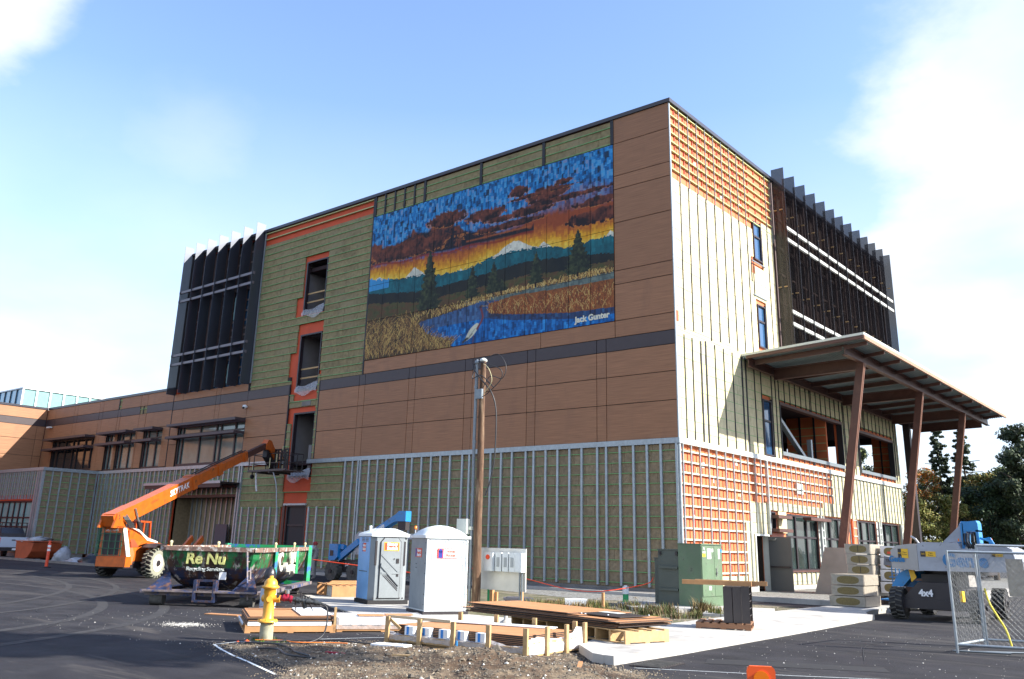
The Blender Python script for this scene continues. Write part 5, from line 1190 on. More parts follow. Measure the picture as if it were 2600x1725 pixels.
# ---------------- portable toilets
def toilet(kind, label, x, y, rz):
    t = thing('portable_toilet', label, 'portable toilet', (x, y, 0.03), rz, 'portable toilets by the pole')
    W = .62
    if kind == 'grey':
        m = MB(); m.box(-W-.04, W+.04, -W-.04, W+.04, .0, .12); m.build('skid', 'black_rubber', t)
        m = MB()
        c = .16; out = [(-W, -W + c), (-W + .0, W), (W, W), (W, -W + c), (W - c, -W), (-W + c, -W)]
        m.prism(out, .12, 2.02)
        m.build('cabin', 'grey_plastic_light', t) if M('grey_plastic_light', (.235, .26, .27), .5, var=.08, vs=3) else 0
        m = MB(); m.box(-W - .012, -W, -W + c, W - .02, .14, 2.0); sp = m.build('side_panel', 'blue_plastic', t)
        m = MB()
        for j in range(2):
            for i in range(3): m.box(-W - .02, -W - .012, -.30 + j * .36, -.04 + j * .36, 1.86 + i * .045, 1.88 + i * .045)
        m.box(-W - .02, -W - .012, -.35, .45, .95, .97)
        m.build('vent_slots', 'dark_metal', t)
        m = MB(); m.lathe((0, 0, 2.02), [(W * 1.34, 0), (W * 1.33, .06), (W * .9, .17), (W * .35, .23), (.05, .24)], 4)
        v = []
        m = MB(); v = [(-W-.04, -W-.04, 2.02), (W+.04, -W-.04, 2.02), (W+.04, W+.04, 2.02), (-W-.04, W+.04, 2.02), (-W-.02, -W-.02, 2.10), (W+.02, -W-.02, 2.10), (W+.02, W+.02, 2.10), (-W-.02, W+.02, 2.10), (-.25, -.3, 2.27), (.25, -.3, 2.27), (.25, .3, 2.27), (-.25, .3, 2.27)]
        m.add(v, [(0,3,2,1),(0,1,5,4),(1,2,6,5),(2,3,7,6),(3,0,4,7),(4,5,9,8),(5,6,10,9),(6,7,11,10),(7,4,8,11),(8,9,10,11)]); m.build('roof', 'white_plastic', t)
        m = MB(); m.cyl((-.42, .2, 2.1), (-.42, .2, 2.35), .05, n=8); m.build('vent_pipe', 'white_plastic', t)
        # door
        y = -W
        m = MB(); m.extr([(-.34, .17), (.36, .17), (.36, 1.86), (.24, 2.0), (-.22, 2.0), (-.34, 1.86)], 1, y - .02, y - .001); d = m.build('door', 'dark_metal', t)
        m = MB(); m.extr([(-.32, .19), (.34, .19), (.34, 1.85), (.23, 1.98), (-.21, 1.98), (-.32, 1.85)], 1, y - .045, y - .021)
        m.extr([(-.30, 1.12), (-.30, 1.22), (.30, .66), (.30, .54)], 1, y - .075, y - .045)
        m.extr([(-.30, 1.45), (-.26, 1.5), (.30, .98), (.30, .92)], 1, y - .06, y - .045)
        m.box(-.28, .30, y - .06, y - .045, .90, .95)
        d2 = m.build('door_face', 'grey_plastic_light', d)
        m = MB()
        for i in range(3): m.extr([(-.24 + i*.07, .86), (-.21 + i*.07, .86), (.28, .42 + i*.06), (.28, .39 + i*.06)], 1, y - .052, y - .045)
        m.build('door_groove', 'dark_metal', d)
        m = MB(); m.box(.2, .29, y - .06, y - .045, 1.22, 1.36); m.cyl((.13, y - .045, 1.35), (.13, y - .06, 1.35), .02, n=8); m.box(.22, .29, y - .055, y - .045, .82, .92); m.build('handle', 'dark_metal', d)
        for x0 in (-.50, .45): m = MB(); m.box(x0, x0 + .06, y - .006, y + .1, 1.15, 1.88); m.build('vent_slot', 'dark_metal', t)
        m = MB()
        for x0 in (-.54, -.40, .42, .54): m.cyl((x0 * .9, y - .0, .18), (x0 * .9, y - .015, .18), .022, n=8)
        m.build('bolt', 'dark_metal', t)
        def sign(cx_, z, w_, h_, side):
            if side == 'f':
                m = MB(); m.box(cx_ - w_/2, cx_ + w_/2, y - .052, y - .0455, z - h_/2, z + h_/2); s1 = m.build('sign', 'decal_yellow', t)
                m = MB(); m.box(cx_ - w_/2 + .02, cx_ + w_/2 - .02, y - .056, y - .052, z - h_/2 + .02, z + h_/2 - .02); m.build('sign_face', 'decal_red', s1)
                text('lettering', 'Honey\nBucket', .125, (cx_ + .02, y - .058, z + .005), (1, 0, 0), (0, 0, 1), 'decal_white', s1, bold=.008, ext=.001)
            else:
                m = MB(); m.box(-W - .017, -W - .012, cx_ - w_/2, cx_ + w_/2, z - h_/2, z + h_/2); s1 = m.build('sign', 'decal_red', t)
                m = MB(); m.box(-W - .019, -W - .017, cx_ + w_/2 - .1, cx_ + w_/2, z - h_/2, z + h_/2); m.build('sign_face', 'decal_navy', s1)
                text('lettering', 'Honey\nBucket', .11, (-W - .021, cx_ - .04, z), (0, -1, 0), (0, 0, 1), 'decal_white', s1, bold=.006, ext=.001)
        sign(0.02, 1.72, .5, .26, 'f'); sign(.08, 1.68, .34, .26, 's')
    else:
        m = MB(); m.box(-W-.05, W+.05, -W-.05, W+.05, .0, .08); m.build('skid', 'dark_metal', t)
        m = MB(); m.prism([(-W, -W), (W, -W), (W, W), (-W, W)], .08, 2.02); m.build('cabin', 'white_wall', t) if M('white_wall', (.66, .70, .70), .5, var=.05) else 0
        m = MB(); m.box(-W - .01, -W, -W + .02, W - .02, .12, 2.0); m.build('side_panel', 'white_wall_shade', t) if M('white_wall_shade', (.24, .265, .275), .55, var=.12, vs=3) else 0  # grey panel paints the shade on the left side of the white cabin
        # domed roof
        m = MB(); m.sm = True; g_ = 9; v = []
        for j in range(g_):
            for i in range(g_):
                a = -1 + 2*i/(g_-1); b = -1 + 2*j/(g_-1); v.append((a*(W+.05), b*(W+.05), 2.06 + .30 * (1 - a*a)**.6 * (1 - b*b)**.6))
        m.add(v, [(j*g_+i, j*g_+i+1, (j+1)*g_+i+1, (j+1)*g_+i) for j in range(g_-1) for i in range(g_-1)]); m.sm = False
        m.box(-W-.06, W+.06, -W-.06, W+.06, 2.0, 2.075); m.build('roof', 'white_plastic', t)
        y = -W
        m = MB()
        for (a, b, c, e) in ((-.50, -.04, 1.82, 1.95), (.04, .5, 1.82, 1.95), (-.46, .46, 1.42, 1.76), (-.5, -.06, .2, 1.32), (.04, .5, .2, 1.32)):
            w_ = .018
            m.box(a, b, y - .016, y - .0, e - w_, e); m.box(a, b, y - .016, y, c, c + w_); m.box(a, a + w_, y - .016, y, c + w_, e - w_); m.box(b - w_, b, y - .016, y, c + w_, e - w_)
        m.box(-W, -W + .05, y - .02, y, .08, 2.0); m.box(W - .05, W, y - .02, y, .08, 2.0); m.box(-.01, .01, y - .012, y, .2, 1.36)
        m.build('moulding', 'white_wall', t)
        m = MB()
        for i in range(7): m.cyl((-W - .01, -W + .05, .25 + i * .27), (-W - .02, -W + .05, .25 + i * .27), .014, n=6); m.cyl((W - .02, y - .02, .25 + i * .27), (W - .02, y - .03, .25 + i * .27), .012, n=6)
        for a, b in ((.1, 1.30), (.16, 1.30), (.1, 1.2), (.16, 1.2)): m.cyl((-W - .01, a, b), (-W - .016, a, b), .012, n=6)
        m.build('rivet', 'dark_metal', t)
        m = MB(); m.box(-.30, .34, y - .022, y - .016, 1.47, 1.72); s1 = m.build('sign', 'decal_red', t)
        m = MB(); m.box(-.12, .33, y - .026, y - .022, 1.48, 1.71); m.build('sign_face', 'decal_white', s1); m = MB(); m.box(-.27, -.15, y - .026, y - .022, 1.48, 1.66); m.cyl((-.21, y - .022, 1.66), (-.21, y - .026, 1.66), .06, n=12); m.build('door_emblem', 'decal_navy', s1)
        text('lettering', 'Honey\nBucket', .105, (.1, y - .028, 1.60), (1, 0, 0), (0, 0, 1), 'decal_red', s1, bold=.004, ext=.001)
        m = MB(); m.box(-W - .018, -W - .011, -.28, .22, 1.48, 1.72); s2 = m.build('sign', 'decal_red', t)
        m = MB(); m.box(-W - .020, -W - .018, .10, .21, 1.49, 1.71); m.build('sign_face', 'decal_navy', s2)
        text('lettering', 'Honey\nBucket', .115, (-W - .022, -.08, 1.60), (0, -1, 0), (0, 0, 1), 'decal_white', s2, bold=.006, ext=.001)
    return t
toilet('grey', 'grey and blue portable toilet with a ribbed door, left of the white one', -2.69, -14.78, R(67))
toilet('white', 'white portable toilet with a domed roof, standing against the utility pole', 0.98, -16.05, R(65))
# ---------------- fire hydrant
hy = thing('fire_hydrant', 'yellow fire hydrant on a pale concrete foot at the front of the dirt patch', 'fire hydrant', (4.10, -24.05, 0))
m = MB(); m.lathe((0, 0, 0), [(.13, 0), (.128, .36), (.12, .38)], 16); m.build('foot', 'hydrant_foot', hy) if M('hydrant_foot', (.30, .29, .20), .8, var=.3, vs=9, second=(.40, .25, .05), s2=4) else 0
m = MB(); m.lathe((0, 0, .375), [(.19, 0), (.19, .035), (.12, .05), (.105, .07), (.105, .50), (.12, .53), (.115, .60), (.165, .62), (.165, .655), (.13, .67), (.125, .72), (.10, .77), (.055, .80), (.04, .80), (.04, .84), (.028, .845)], 20)
for i in range(8): a = i * .785; m.cyl((math.cos(a)*.165, math.sin(a)*.165, .36), (math.cos(a)*.165, math.sin(a)*.165, .43), .016, n=6)
m.build('body', 'hydrant_yellow', hy)
m = MB(); m.cyl((0, 0, .80), (-.17, -.0, .80), .075, n=14); m.cyl((-.17, 0, .80), (-.2, 0, .8), .055, n=6); m.cyl((0, 0, .80), (.17, .13, .80), .07, n=12); m.cyl((0, 0, .80), (.14, -.1, .80), .06, n=12); m.build('outlet_cap', 'hydrant_yellow', hy)
# backflow assembly on its own frame to the right of the hydrant, axis to the camera's right
ar = thing('backflow_valve', 'dark pipe assembly with red fittings screwed onto the side of the yellow hydrant', 'valve', (4.10, -24.05, 0.0), math.atan2(.65, .76))
m = MB(); m.cyl((.15, 0, .82), (.20, 0, .82), .075, n=12); m.build('coupling', 'black_rubber', ar)
m = MB(); m.cyl((.20, 0, .82), (.45, 0, .80), .05, n=12); m.cyl((.27, 0, .82), (.31, 0, .82), .072, n=10); m.cyl((.40, 0, .80), (.43, 0, .8), .07, n=10); m.cyl((.34, 0, .80), (.34, 0, .91), .035, n=8); m.build('red_fitting', 'brass_red', ar)
m = MB(); m.cyl((.34, 0, .90), (.34, 0, .965), .045, n=10); m.box(.28, .40, -.03, .03, .96, .985); m.build('gauge', 'bare_steel', ar)
m = MB(); m.cyl((.45, 0, .80), (1.0, 0, .73), .036, n=10); m.cyl((.52, 0, .79), (.60, 0, .78), .055, n=10); m.cyl((.72, 0, .765), (.80, 0, .755), .055, n=10); m.cyl((.66, 0, .77), (.70, .03, .64), .045, n=8); m.cyl((.88, 0, .745), (.93, 0, .74), .05, n=8)
for x in (.58, .64, .70, .76): m.cyl((x, .0, .79), (x + .01, .02, .86), .012, n=6)
m.build('valve_body', 'pipe_weathered', ar) if M('pipe_weathered', (.07, .075, .075), .5, var=.5, vs=30, metal=.4) else 0
m = MB(); m.beam((.38, 0, .93), (.62, 0, .93), .025, .02); m.beam((.60, 0, .93), (.60, 0, .80), .02, .02); m.beam((.5, 0, .76), (.53, -.02, .6), .015, .015); m.beam((.78, 0, .72), (.86, -.03, .6), .015, .015); m.build('bracket', 'dark_metal', ar)
def curvetube(name, pts, r, mat, label, cat, parent=None, n=6, sub=7, group=None):
    P_ = [Vector(p) for p in pts]; out = []
    for i in range(len(P_) - 1):
        a = P_[max(i-1, 0)]; b = P_[i]; c = P_[i+1]; d = P_[min(i+2, len(P_)-1)]
        for k in range(sub):
            t = k / sub; out.append(.5*((2*b)+(c-a)*t+(2*a-5*b+4*c-d)*t*t+(3*b-a-3*c+d)*t**3))
    out.append(P_[-1]); m = MB(); m.tube(out, r, n); o = m.build(name, mat, parent)
    if label: o['label'] = label; o['category'] = cat
    if group: o['group'] = group
    return o
ex = (4.10 + .76 * 1.0, -24.05 + .65 * 1.0)
curvetube('hose', [(ex[0]-.02, ex[1]-.02, .73), (ex[0] + .09, ex[1] + .08, .66), (ex[0] + .13, ex[1] + .08, .40), (5.0, -23.42, .16), (5.0, -23.75, .06), (4.85, -24.05, .05), (4.5, -24.35, .05), (4.15, -24.42, .05), (4.3, -24.75, .04)], .015, 'wire', 'black hose curving down from the valve assembly to the dirt', 'hose')
curvetube('hose', [(4.2, -24.6, .05), (4.9, -24.4, .07), (5.6, -24.6, .07), (6.1, -24.9, .08), (6.6, -25.0, .07)], .018, 'wire', 'long black hose lying across the dirt in front of the hydrant', 'hose')
curvetube('hose', [(4.4, -24.3, .06), (4.75, -23.7, .08), (5.2, -23.3, .09), (5.8, -23.1, .08), (6.3, -22.7, .06)], .016, 'wire', 'black hose lying from the hydrant towards the long crate', 'hose')
curvetube('hose', [(5.2, -25.0, .06), (5.6, -24.9, .08), (6.3, -25.2, .07), (6.9, -25.1, .07)], .016, 'wire', 'short black hose nearest the camera on the gravel', 'hose')
curvetube('cord', [(4.05, -24.25, .06), (4.5, -23.95, .07), (4.9, -23.95, .07), (5.3, -23.5, .07), (5.6, -23.3, .07)], .009, 'tape_orange', 'orange cord lying among the hoses behind the hydrant', 'cord') if M('tape_orange', (.8, .2, .02), .6, var=0) else 0
for (x, y, s_) in ((4.02, -24.42, .05), (4.22, -24.52, .04), (4.35, -24.35, .035), (3.98, -24.6, .03)):
    m = MB(); m.add([(-s_, -s_*.5, .02), (s_*.8, -s_*.7, .03), (s_, s_*.6, .02), (0, s_, .035), (-s_*.8, s_*.5, .02), (0, 0, s_*1.1)], [(0,1,5),(1,2,5),(2,3,5),(3,4,5),(4,0,5),(4,3,2,1,0)]); m.build('litter_scrap', 'cone_orange', None, (x, y, .02), label={.05: 'largest torn orange scrap at the hydrant foot', .04: 'orange scrap in front of the hydrant foot', .035: 'small orange scrap right of the hydrant foot', .03: 'tiniest orange scrap left of the hydrant foot'}[s_], cat='litter', group='orange scraps at the hydrant')
# ---------------- pallets and stacks
def slat_pallet(name, label, c, rz, L_, W_, h, mat='lumber', cat='pallet', group=None, stringers=3, nb=7, deckh=.022):
    t = thing(name, label, cat, (c[0], c[1], c[2] if len(c) > 2 else 0.0), rz, group)
    for i in range(stringers):
        y = -W_/2 + (W_ - .05) * i / (stringers - 1); piece('stringer', mat, t, -L_/2, L_/2, y, y + .05, deckh, h - deckh)
    for i in range(nb):
        x = -L_/2 + (L_ - .12) * i / (nb - 1); piece('deck_board', mat, t, x, x + .12, -W_/2, W_/2, h - deckh, h)
    for i in range(3):
        x = -L_/2 + (L_ - .12) * i / 2; piece('bottom_board', mat, t, x, x + .12, -W_/2, W_/2, 0, deckh)
    return t
def stackpanels(parent_label, c, rz, L_, W_, z0, n_, th, seed, name='panel_stack', top='panel_wood_face', step=None, cat='panel'):
    r = random.Random(seed)
    out = []
    for i in range(n_):
        dx, dy = r.uniform(-.03, .03), r.uniform(-.02, .02)
        m = MB(); m.cur = 0; z = z0 + i * th
        m.box(-L_/2 + dx, L_/2 + dx, -W_/2 + dy, W_/2 + dy, z + .001, z + th * .72); m.cur = 1; m.box(-L_/2 + dx + .003, L_/2 + dx - .003, -W_/2 + dy + .003, W_/2 + dy - .003, z + th * .72, z + th * .92)
        out.append(m.mesh('cladding_sheet', ['panel_core', top]))
    return out
def panel_pile(label, c, rz, L_, W_, z0, n_, th, seed, top='panel_wood_face', cat='panel stack'):
    t = thing('panel_stack', label, cat, (c[0], c[1], 0), rz)
    for me in stackpanels(label, c, rz, L_, W_, z0, n_, th, seed, top=top):
        o = bpy.data.objects.new('cladding_sheet', me); COL.objects.link(o); o.parent = t
    return t
# A: pallet of dark panels behind the hydrant; corners from the plan
def quad_frame(p0, p1, p2):
    """centre, angle, length, width from near-left, near-right, far-left corners"""
    p0, p1, p2 = Vector(p0), Vector(p1), Vector(p2); c = (p1 + p2) / 2; d = p1 - p0
    return (c.x, c.y), math.atan2(d.y, d.x), d.length, (p2 - p0).length
(cA, rA, LA, WA) = quad_frame((2.45, -23.31), (3.45, -21.70), (0.35, -22.15))
slat_pallet('pallet', 'orange-tinted wooden pallet under dark brown sheets, directly behind the hydrant', cA, rA, LA, WA, .16, 'lumber_orange', nb=9)
pA = panel_pile('dark brown cladding sheets with one wood-faced sheet on the pallet behind the hydrant', cA, rA, LA - .1, WA - .1, .165, 6, .028, 3)
m = MB(); v = []; n_ = 12
for i in range(n_ + 1):
    t_ = i / n_; v += [(-LA/2 + .15 + t_ * (LA - .9), -.2 + .9, .36 + .05 * math.sin(t_ * 3.1)), (-LA/2 + .15 + t_ * (LA - .9), WA/2 - .3, .37)]
m.add(v, [(2*i, 2*i+2, 2*i+3, 2*i+1) for i in range(n_)]); m.build('cover_sheet', 'dark_sheet', pA) if M('dark_sheet', (.055, .048, .035), .45, var=.1) else 0
m = MB(); m.box(LA/2 - .75, LA/2 - .06, -WA/2 + .1, WA/2 - .3, .345, .36); m.build('foam_sheet', 'foam_white', pA)
m = MB(); m.box(LA/2 - .05, LA/2 - .0, -WA/2 - .0, -WA/2 + .06, 0.02, .52); m.build('upright', 'lumber', pA)
for i in range(7): m = MB(); m.cyl((-LA/2 - .03, -WA/2 + .25 + i * .27, .17), (-LA/2 - .06, -WA/2 + .25 + i * .27, .17), .035, n=8); m.build('foam_roll', 'foam_white', pA)
m = MB(); m.box(-LA/2 + .05, LA/2 - .1, -WA/2 - .012, -WA/2 - .002, .15, .22); m.build('strap', 'foam_white', pA)
# B: shrink-wrapped low stack
(cB, rB, LB, WB_) = quad_frame((3.30, -21.62), (4.45, -19.9), (2.0, -20.75))
slat_pallet('pallet', 'wooden pallet in clear film between the hydrant pallet and the long crate', cB, rB, LB, WB_, .14, 'lumber_orange')
tB = thing('wrapped_stack', 'low film-wrapped stack of boards behind the hydrant with brown offcuts on top', 'wrapped stack', (*cB, 0), rB)
m = MB(); m.box(-LB/2 + .05, LB/2 - .05, -WB_/2 + .05, WB_/2 - .05, .145, .27); m.build('board_bundle', 'foam_white', tB)
m = MB(); m.box(-LB/2 - .02, LB/2 + .02, -WB_/2 - .02, WB_/2 + .02, .06, .285); m.build('film_wrap', 'film', tB)
for (a, b, c, d_) in ((-.5, .1, -.3, .1), (.15, .8, -.1, .25)): m = MB(); m.box(a, b, c, d_, .29, .305); m.build('offcut', 'panel_wood_face', tB)
# C: far pallet left of the toilet
(cC, rC, LC_, WC) = quad_frame((-5.68, -14.34), (-4.9, -12.7), (-7.6, -13.3))
slat_pallet('pallet', 'wooden crate base topped with loose boards between skip and grey toilet', cC, rC, LC_, WC, .40, 'lumber_orange', nb=8)
tC = thing('wrapped_stack', 'white bundle inside the crate left of the grey toilet', 'wrapped stack', (*cC, 0), rC)
m = MB(); m.box(-LC_/2 + .08, LC_/2 - .08, -WC/2 + .07, -.06, .03, .36); m.build('board_bundle', 'foam_white', tC)
for i in range(4):
    m = MB(); m.beam((-.9 + i*.1, -.3 + i * .2, .425 + .02*i), (.9, -.5 + i * .28, .43 + .02*i), .1, .03); m.build('loose_board', 'lumber_orange', None, (*cC, 0), rC, label=('front', 'second', 'third', 'rearmost')[i] + ' loose board on top of the crate left of the grey toilet', cat='board', group='loose boards on the crate')
# D: long open crate in the foreground
p0, p1, p2 = Vector((8.88, -22.05)), Vector((5.99, -22.77)), Vector((9.23, -20.49))
ux = (Vector((8.85, -22.0)) - Vector((5.95, -22.75))); ang = R(5); LD = 3.3; WD = 2.05
cD = Vector((7.55, -21.65)); cD = Vector((8.95, -22.1)) - Vector((math.cos(ang), math.sin(ang))) * LD / 2 + Vector((-math.sin(ang), math.cos(ang))) * WD / 2
cr_ = thing('long_crate', 'long open timber crate with upright posts in front of the toilets', 'crate', (cD.x, cD.y, .02), ang)
for i in range(5): x = -LD/2 + .04 + (LD - .08) * i / 4; piece('upright', 'lumber', cr_, x - .045, x + .045, -WD/2 - .03, -WD/2 + .02, 0, .50)
for i in range(4): y = -WD/2 + .06 + (WD - .1) * i / 3; 
for y in (-WD/2 + .62, -WD/2 + 1.30, WD/2 - .06): piece('upright', 'lumber', cr_, LD/2 - .01, LD/2 + .045, y - .045, y + .045, 0, .50)
for i in range(4): x = -LD/2 + .25 + (LD - .5) * i / 3; piece('upright', 'lumber', cr_, x - .045, x + .045, WD/2 - .01, WD/2 + .04, .03, .50)
piece('side_board', 'lumber', cr_, -LD/2, LD/2, -WD/2 + .021, -WD/2 + .05, .06, .17); piece('side_board', 'lumber', cr_, -LD/2, LD/2, WD/2 - .05, WD/2 - .021, .06, .17)
piece('end_board', 'lumber', cr_, LD/2 - .05, LD/2 - .02, -WD/2 + .06, WD/2 - .06, .02, .09); piece('end_board', 'lumber', cr_, LD/2 - .05, LD/2 - .02, -WD/2 + .06, WD/2 - .06, .19, .25)
for i in range(3): y = -WD/2 + .1 + i * .88; piece('stringer', 'lumber', cr_, -LD/2 + .02, LD/2 - .06, y, y + .06, 0.0, .055)
piece('brace_board', 'lumber_pale', cr_, -LD/2, -LD/2 + 1.55, -WD/2 + .03, -WD/2 + .06, .47, .52) if M('lumber_pale', (.60, .47, .30), .7, var=.1) else 0
m = MB(); m.beam((-LD/2 + .06, -WD/2 + .04, .44), (-LD/2 + .28, -WD/2 + .10, .28), .03, .05); m.build('brace_board', 'lumber', cr_)
tD = panel_pile('wood-faced cladding sheets lying in the long foreground crate', (cD.x, cD.y), ang, LD - .35, WD - .35, .10, 9, .030, 12)
for i, x in enumerate((-1.12, -.72, -.28, .12, .58)):
    m = MB(); m.box(x - .11, x + .10, -WD/2 + .065, -WD/2 + .19, .20, .36); o = m.build('foam_block', 'foam_white', tD)
    m = MB(); m.box(x - .06, x - .005, -WD/2 + .058, -WD/2 + .0649, .21, .36); m.build('tape', 'tape_blue', o)
m = MB(); r_ = random.Random(4); v = []; n_ = 40
for i in range(n_ + 1):
    t_ = i / n_; x = -LD/2 + .03 + t_ * (LD - .06); sag = .05 * abs(math.sin(t_ * 4 * math.pi)) + .02 * r_.random()
    v += [(x, -WD/2 + .075 + .03*r_.random(), .24 - sag), (x, -WD/2 + .012 - .006*r_.random(), .19 - sag*.6), (x, -WD/2 + .004, .10 - .03 * r_.random())]
m.add(v, [(3*i+j, 3*i+3+j, 3*i+4+j, 3*i+1+j) for i in range(n_) for j in range(2)]); m.build('film_wrap', 'film', cr_)
m = MB(); v = []
for i in range(25):
    t_ = i / 24; y = -WD/2 + .05 + t_ * (WD - .1); v += [(LD/2 + .0 - .08*r_.random(), y, .30 + .03 * math.sin(t_*9) + (.10 if t_ > .85 else 0)), (LD/2 + .002, y, .18), (LD/2 - .006, y, .05)]
m.add(v, [(3*i+j, 3*i+1+j, 3*i+4+j, 3*i+3+j) for i in range(24) for j in range(2)]); m.build('film_wrap', 'film_white', cr_) if M('film_white', (.75, .72, .72), .3, var=.2, vs=9, alpha=.72, bump=1, bs=9) else 0
m = MB(); m.beam((-LD/2 + .2, .2, .40), (LD/2 - .6, WD/2 - .15, .38), .35, .015); m.build('foam_sheet', 'foam_white', tD)
m = MB(); m.box(-.35, .35, -.16, .16, 0, .03); m.build('plastic_tray', 'foam_white', None, (6.32, -22.86, .06), .3, label='white plastic lid lying on the dirt before the long crate', cat='lid')
m = MB(); m.cyl((0, 0, 0), (0, 0, .09), .03, .022, n=8); m.build('blue_cup', 'decal_blue', None, (7.45, -22.30, .12), label='small blue plastic cup by the long crate', cat='cup')
m = MB(); m.lathe((0, 0, 0), [(.16, 0), (.15, .04), (.05, .10), (.045, .22)], 8); m.build('post_stub', 'concrete', None, (4.35, -17.1, .03), label='small pale concrete stub behind the long crate', cat='stub')
# E: big stack of wood-faced panels on slatted pallet
aE = math.atan2(-20.14 + 20.85 - .1, 10.66 - 6.94); aE = math.atan2(.62, 3.72)
slat_pallet('pallet', 'pale wooden pallet under the big brown panel stack at the kerb end', (8.95, -18.95, .15), R(0) + 1.29, 1.15, 1.35, .24, 'lumber', nb=4, stringers=4)
slat_pallet('pallet', 'far wooden pallet carrying the left end of the big panel stack', (6.6, -18.3, .03), 1.29, 1.15, 1.35, .34, 'lumber', nb=4, stringers=4)
(cE, rE, LE, WE) = quad_frame((4.3, -19.0), (9.42, -19.75), (4.55, -16.9))
def rot2(p, a, c): return (c[0] + p[0]*math.cos(a) - p[1]*math.sin(a), c[1] + p[0]*math.sin(a) + p[1]*math.cos(a))
tE = thing('panel_stack', 'large spread stack of orange-brown wood-faced sheets behind the long crate', 'panel stack', (7.0, -18.4, 0), -.17)
r_ = random.Random(5)
for i in range(9):
    z = .40 + i * .024; dx = r_.uniform(-.25, .25); dy = r_.uniform(-.08, .08)
    m = MB(); m.box(-2.5 + dx + .06*i, 2.2 + dx - (.9 if i > 6 else 0), -.82 + dy, .80 + dy, z, z + .015); m.cur = 1; m.box(-2.498 + dx + .06*i, 2.198 + dx - (.9 if i > 6 else 0), -.818 + dy, .798 + dy, z + .015, z + .019)
    m.build('cladding_sheet', ['panel_core', 'panel_wood_face'], tE)
m = MB(); m.box(.4, 2.2, -.55, .35, .585, .60); m.build('dark_sheet', 'panel_core', tE); m = MB(); m.box(1.0, 1.6, .05, .3, .602, .606); m.build('paper', 'white_flash', tE)
m = MB()
for i in range(16): x = r_.uniform(-2.2, 2.2); y = r_.uniform(-.8, .6); m.lathe((x, y, .60), [(.02, 0), (.018, .008), (.004, .012)], 6)
m.build('screw_cap', 'foam_white', tE)['kind'] = 'stuff'
for y in (-18.7, -17.9): m = MB(); m.cyl((0, 0, 0), (2.6, -.25, 0), .05, n=10); m.build('plastic_pipe', 'galv_dark', None, (5.6, y, .12), label=('near' if y < -18 else 'far') + ' grey plastic pipe under the big brown panel stack', cat='pipe', group='grey pipes under the panel stack')
# F: louvre units standing on a pallet on the footway
(cF, rF, LF_, WF) = ((8.98, -14.36), .32, 1.28, 1.12)
cF = (8.95, -14.45); rF = math.atan2(.43, 1.12)
slat_pallet('pallet', 'reddish wooden pallet on the footway carrying dark louvre units', (*cF, .155), rF, 1.25, 1.15, .14, 'pallet_red', nb=7) if M('pallet_red', (.27, .135, .07), .8, var=.15, rnd=.1) else 0
lv = thing('louvre_unit', 'dark brown metal louvre units standing upright on the footway pallet', 'louvre unit', (*cF, .30), rF)
for i, (x0, x1) in enumerate(((.02, .22), (.235, .43))):
    m = MB(); m.box(x0, x1, -.50, .40, 0, .80)
    m.build('casing', 'louver_brown', lv)
for i in range(5):
    m = MB(); m.beam((.44, -.05, .06 + i * .16), (.60, -.05, .15 + i * .16), .90, .014, up=(0, 0, 1)); m.build('louvre_blade', 'louver_brown', lv)
m = MB(); m.box(.435, .62, -.515, -.50, 0, .80); m.box(.435, .62, .40, .415, 0, .8); m.box(.43, .62, -.5, .4, .80, .815); m.build('frame', 'louver_brown', lv)
for q, (dx, dz, ln, yy) in enumerate(((-.95, .0, 1.62, -.30), (-.70, .0, 1.70, .22))):
    m = MB(); m.box(dx, dx + ln, -.045, .045, 0, .10); m.build('timber_plank', 'lumber_orange', None, rot2((0, yy), rF, cF) + (1.118,), rF + (.0 if q else -.03), label=('front timber plank laid over the dark louvre units', 'rear timber plank laid over the dark louvre units')[q], cat='plank')
# ---------------- green electrical cabinets
def cabinet(name, label, x0, x1, y0, y1, h, mat='box_green'):
    t = thing(name, label, 'electrical cabinet', (x0, y0, .02)); w_, d = x1 - x0, y1 - y0
    m = MB(); m.box(0, w_, 0, d, 0, h); m.build('casing', mat, t)
    m = MB(); m.box(-.02, w_ + .03, -.02, d + .02, h, h + .04); m.build('lid', mat, t)
    return t
tr = cabinet('transformer_cabinet', 'tall green electrical cabinet with two front doors near the building corner', 4.02, 4.86, -7.68, -6.20, 2.04)
for (a, b) in ((.02, .88), (.90, 1.46)):
    m = MB(); m.box(.84, .865, a, b, .42, 2.0); d = m.build('door', 'box_green', tr)
    if a > .5: m = MB(); m.box(.865, .89, a + .08, a + .12, 1.05, 1.3); m.cyl((.89, a + .1, 1.15), (.91, a + .1, 1.15), .04, n=8); m.build('handle', 'bare_steel', d)
m = MB(); m.box(.841, .846, .4, .75, 1.58, 1.93); m.box(.866, .869, .4, .66, 1.6, 1.92); m.box(.866, .869, 1.18, 1.3, 1.6, 1.92); m.box(.866, .869, .45, .62, .62, .74); m.box(.866, .869, .72, .82, 1.82, 1.92); m.build('label_plate', 'decal_white', tr)
m = MB(); m.box(.866, .869, .06, .26, 1.66, 1.76); m.build('warning_plate', 'decal_yellow', tr)
text('lettering', '78\n4-08', .11, (.871, .16, 1.86), (0, 1, 0), (0, 0, 1), 'decal_white', tr, ext=.001)
m = MB(); m.cyl((.866, 1.42, 1.86), (.869, 1.42, 1.86), .06, n=12); m.build('sticker', 'genie_blue', tr)
c2 = cabinet('switchgear_cabinet', 'lower dark green cabinet with cooling ledges left of the tall green one', 3.22, 4.0, -7.62, -6.3, 1.84, 'box_green_dark')
for z in (1.25, .55): m = MB(); m.box(.06, .76, -.07, 0, z, z + .07); m.build('cooling_ledge', 'box_green_dark', c2)
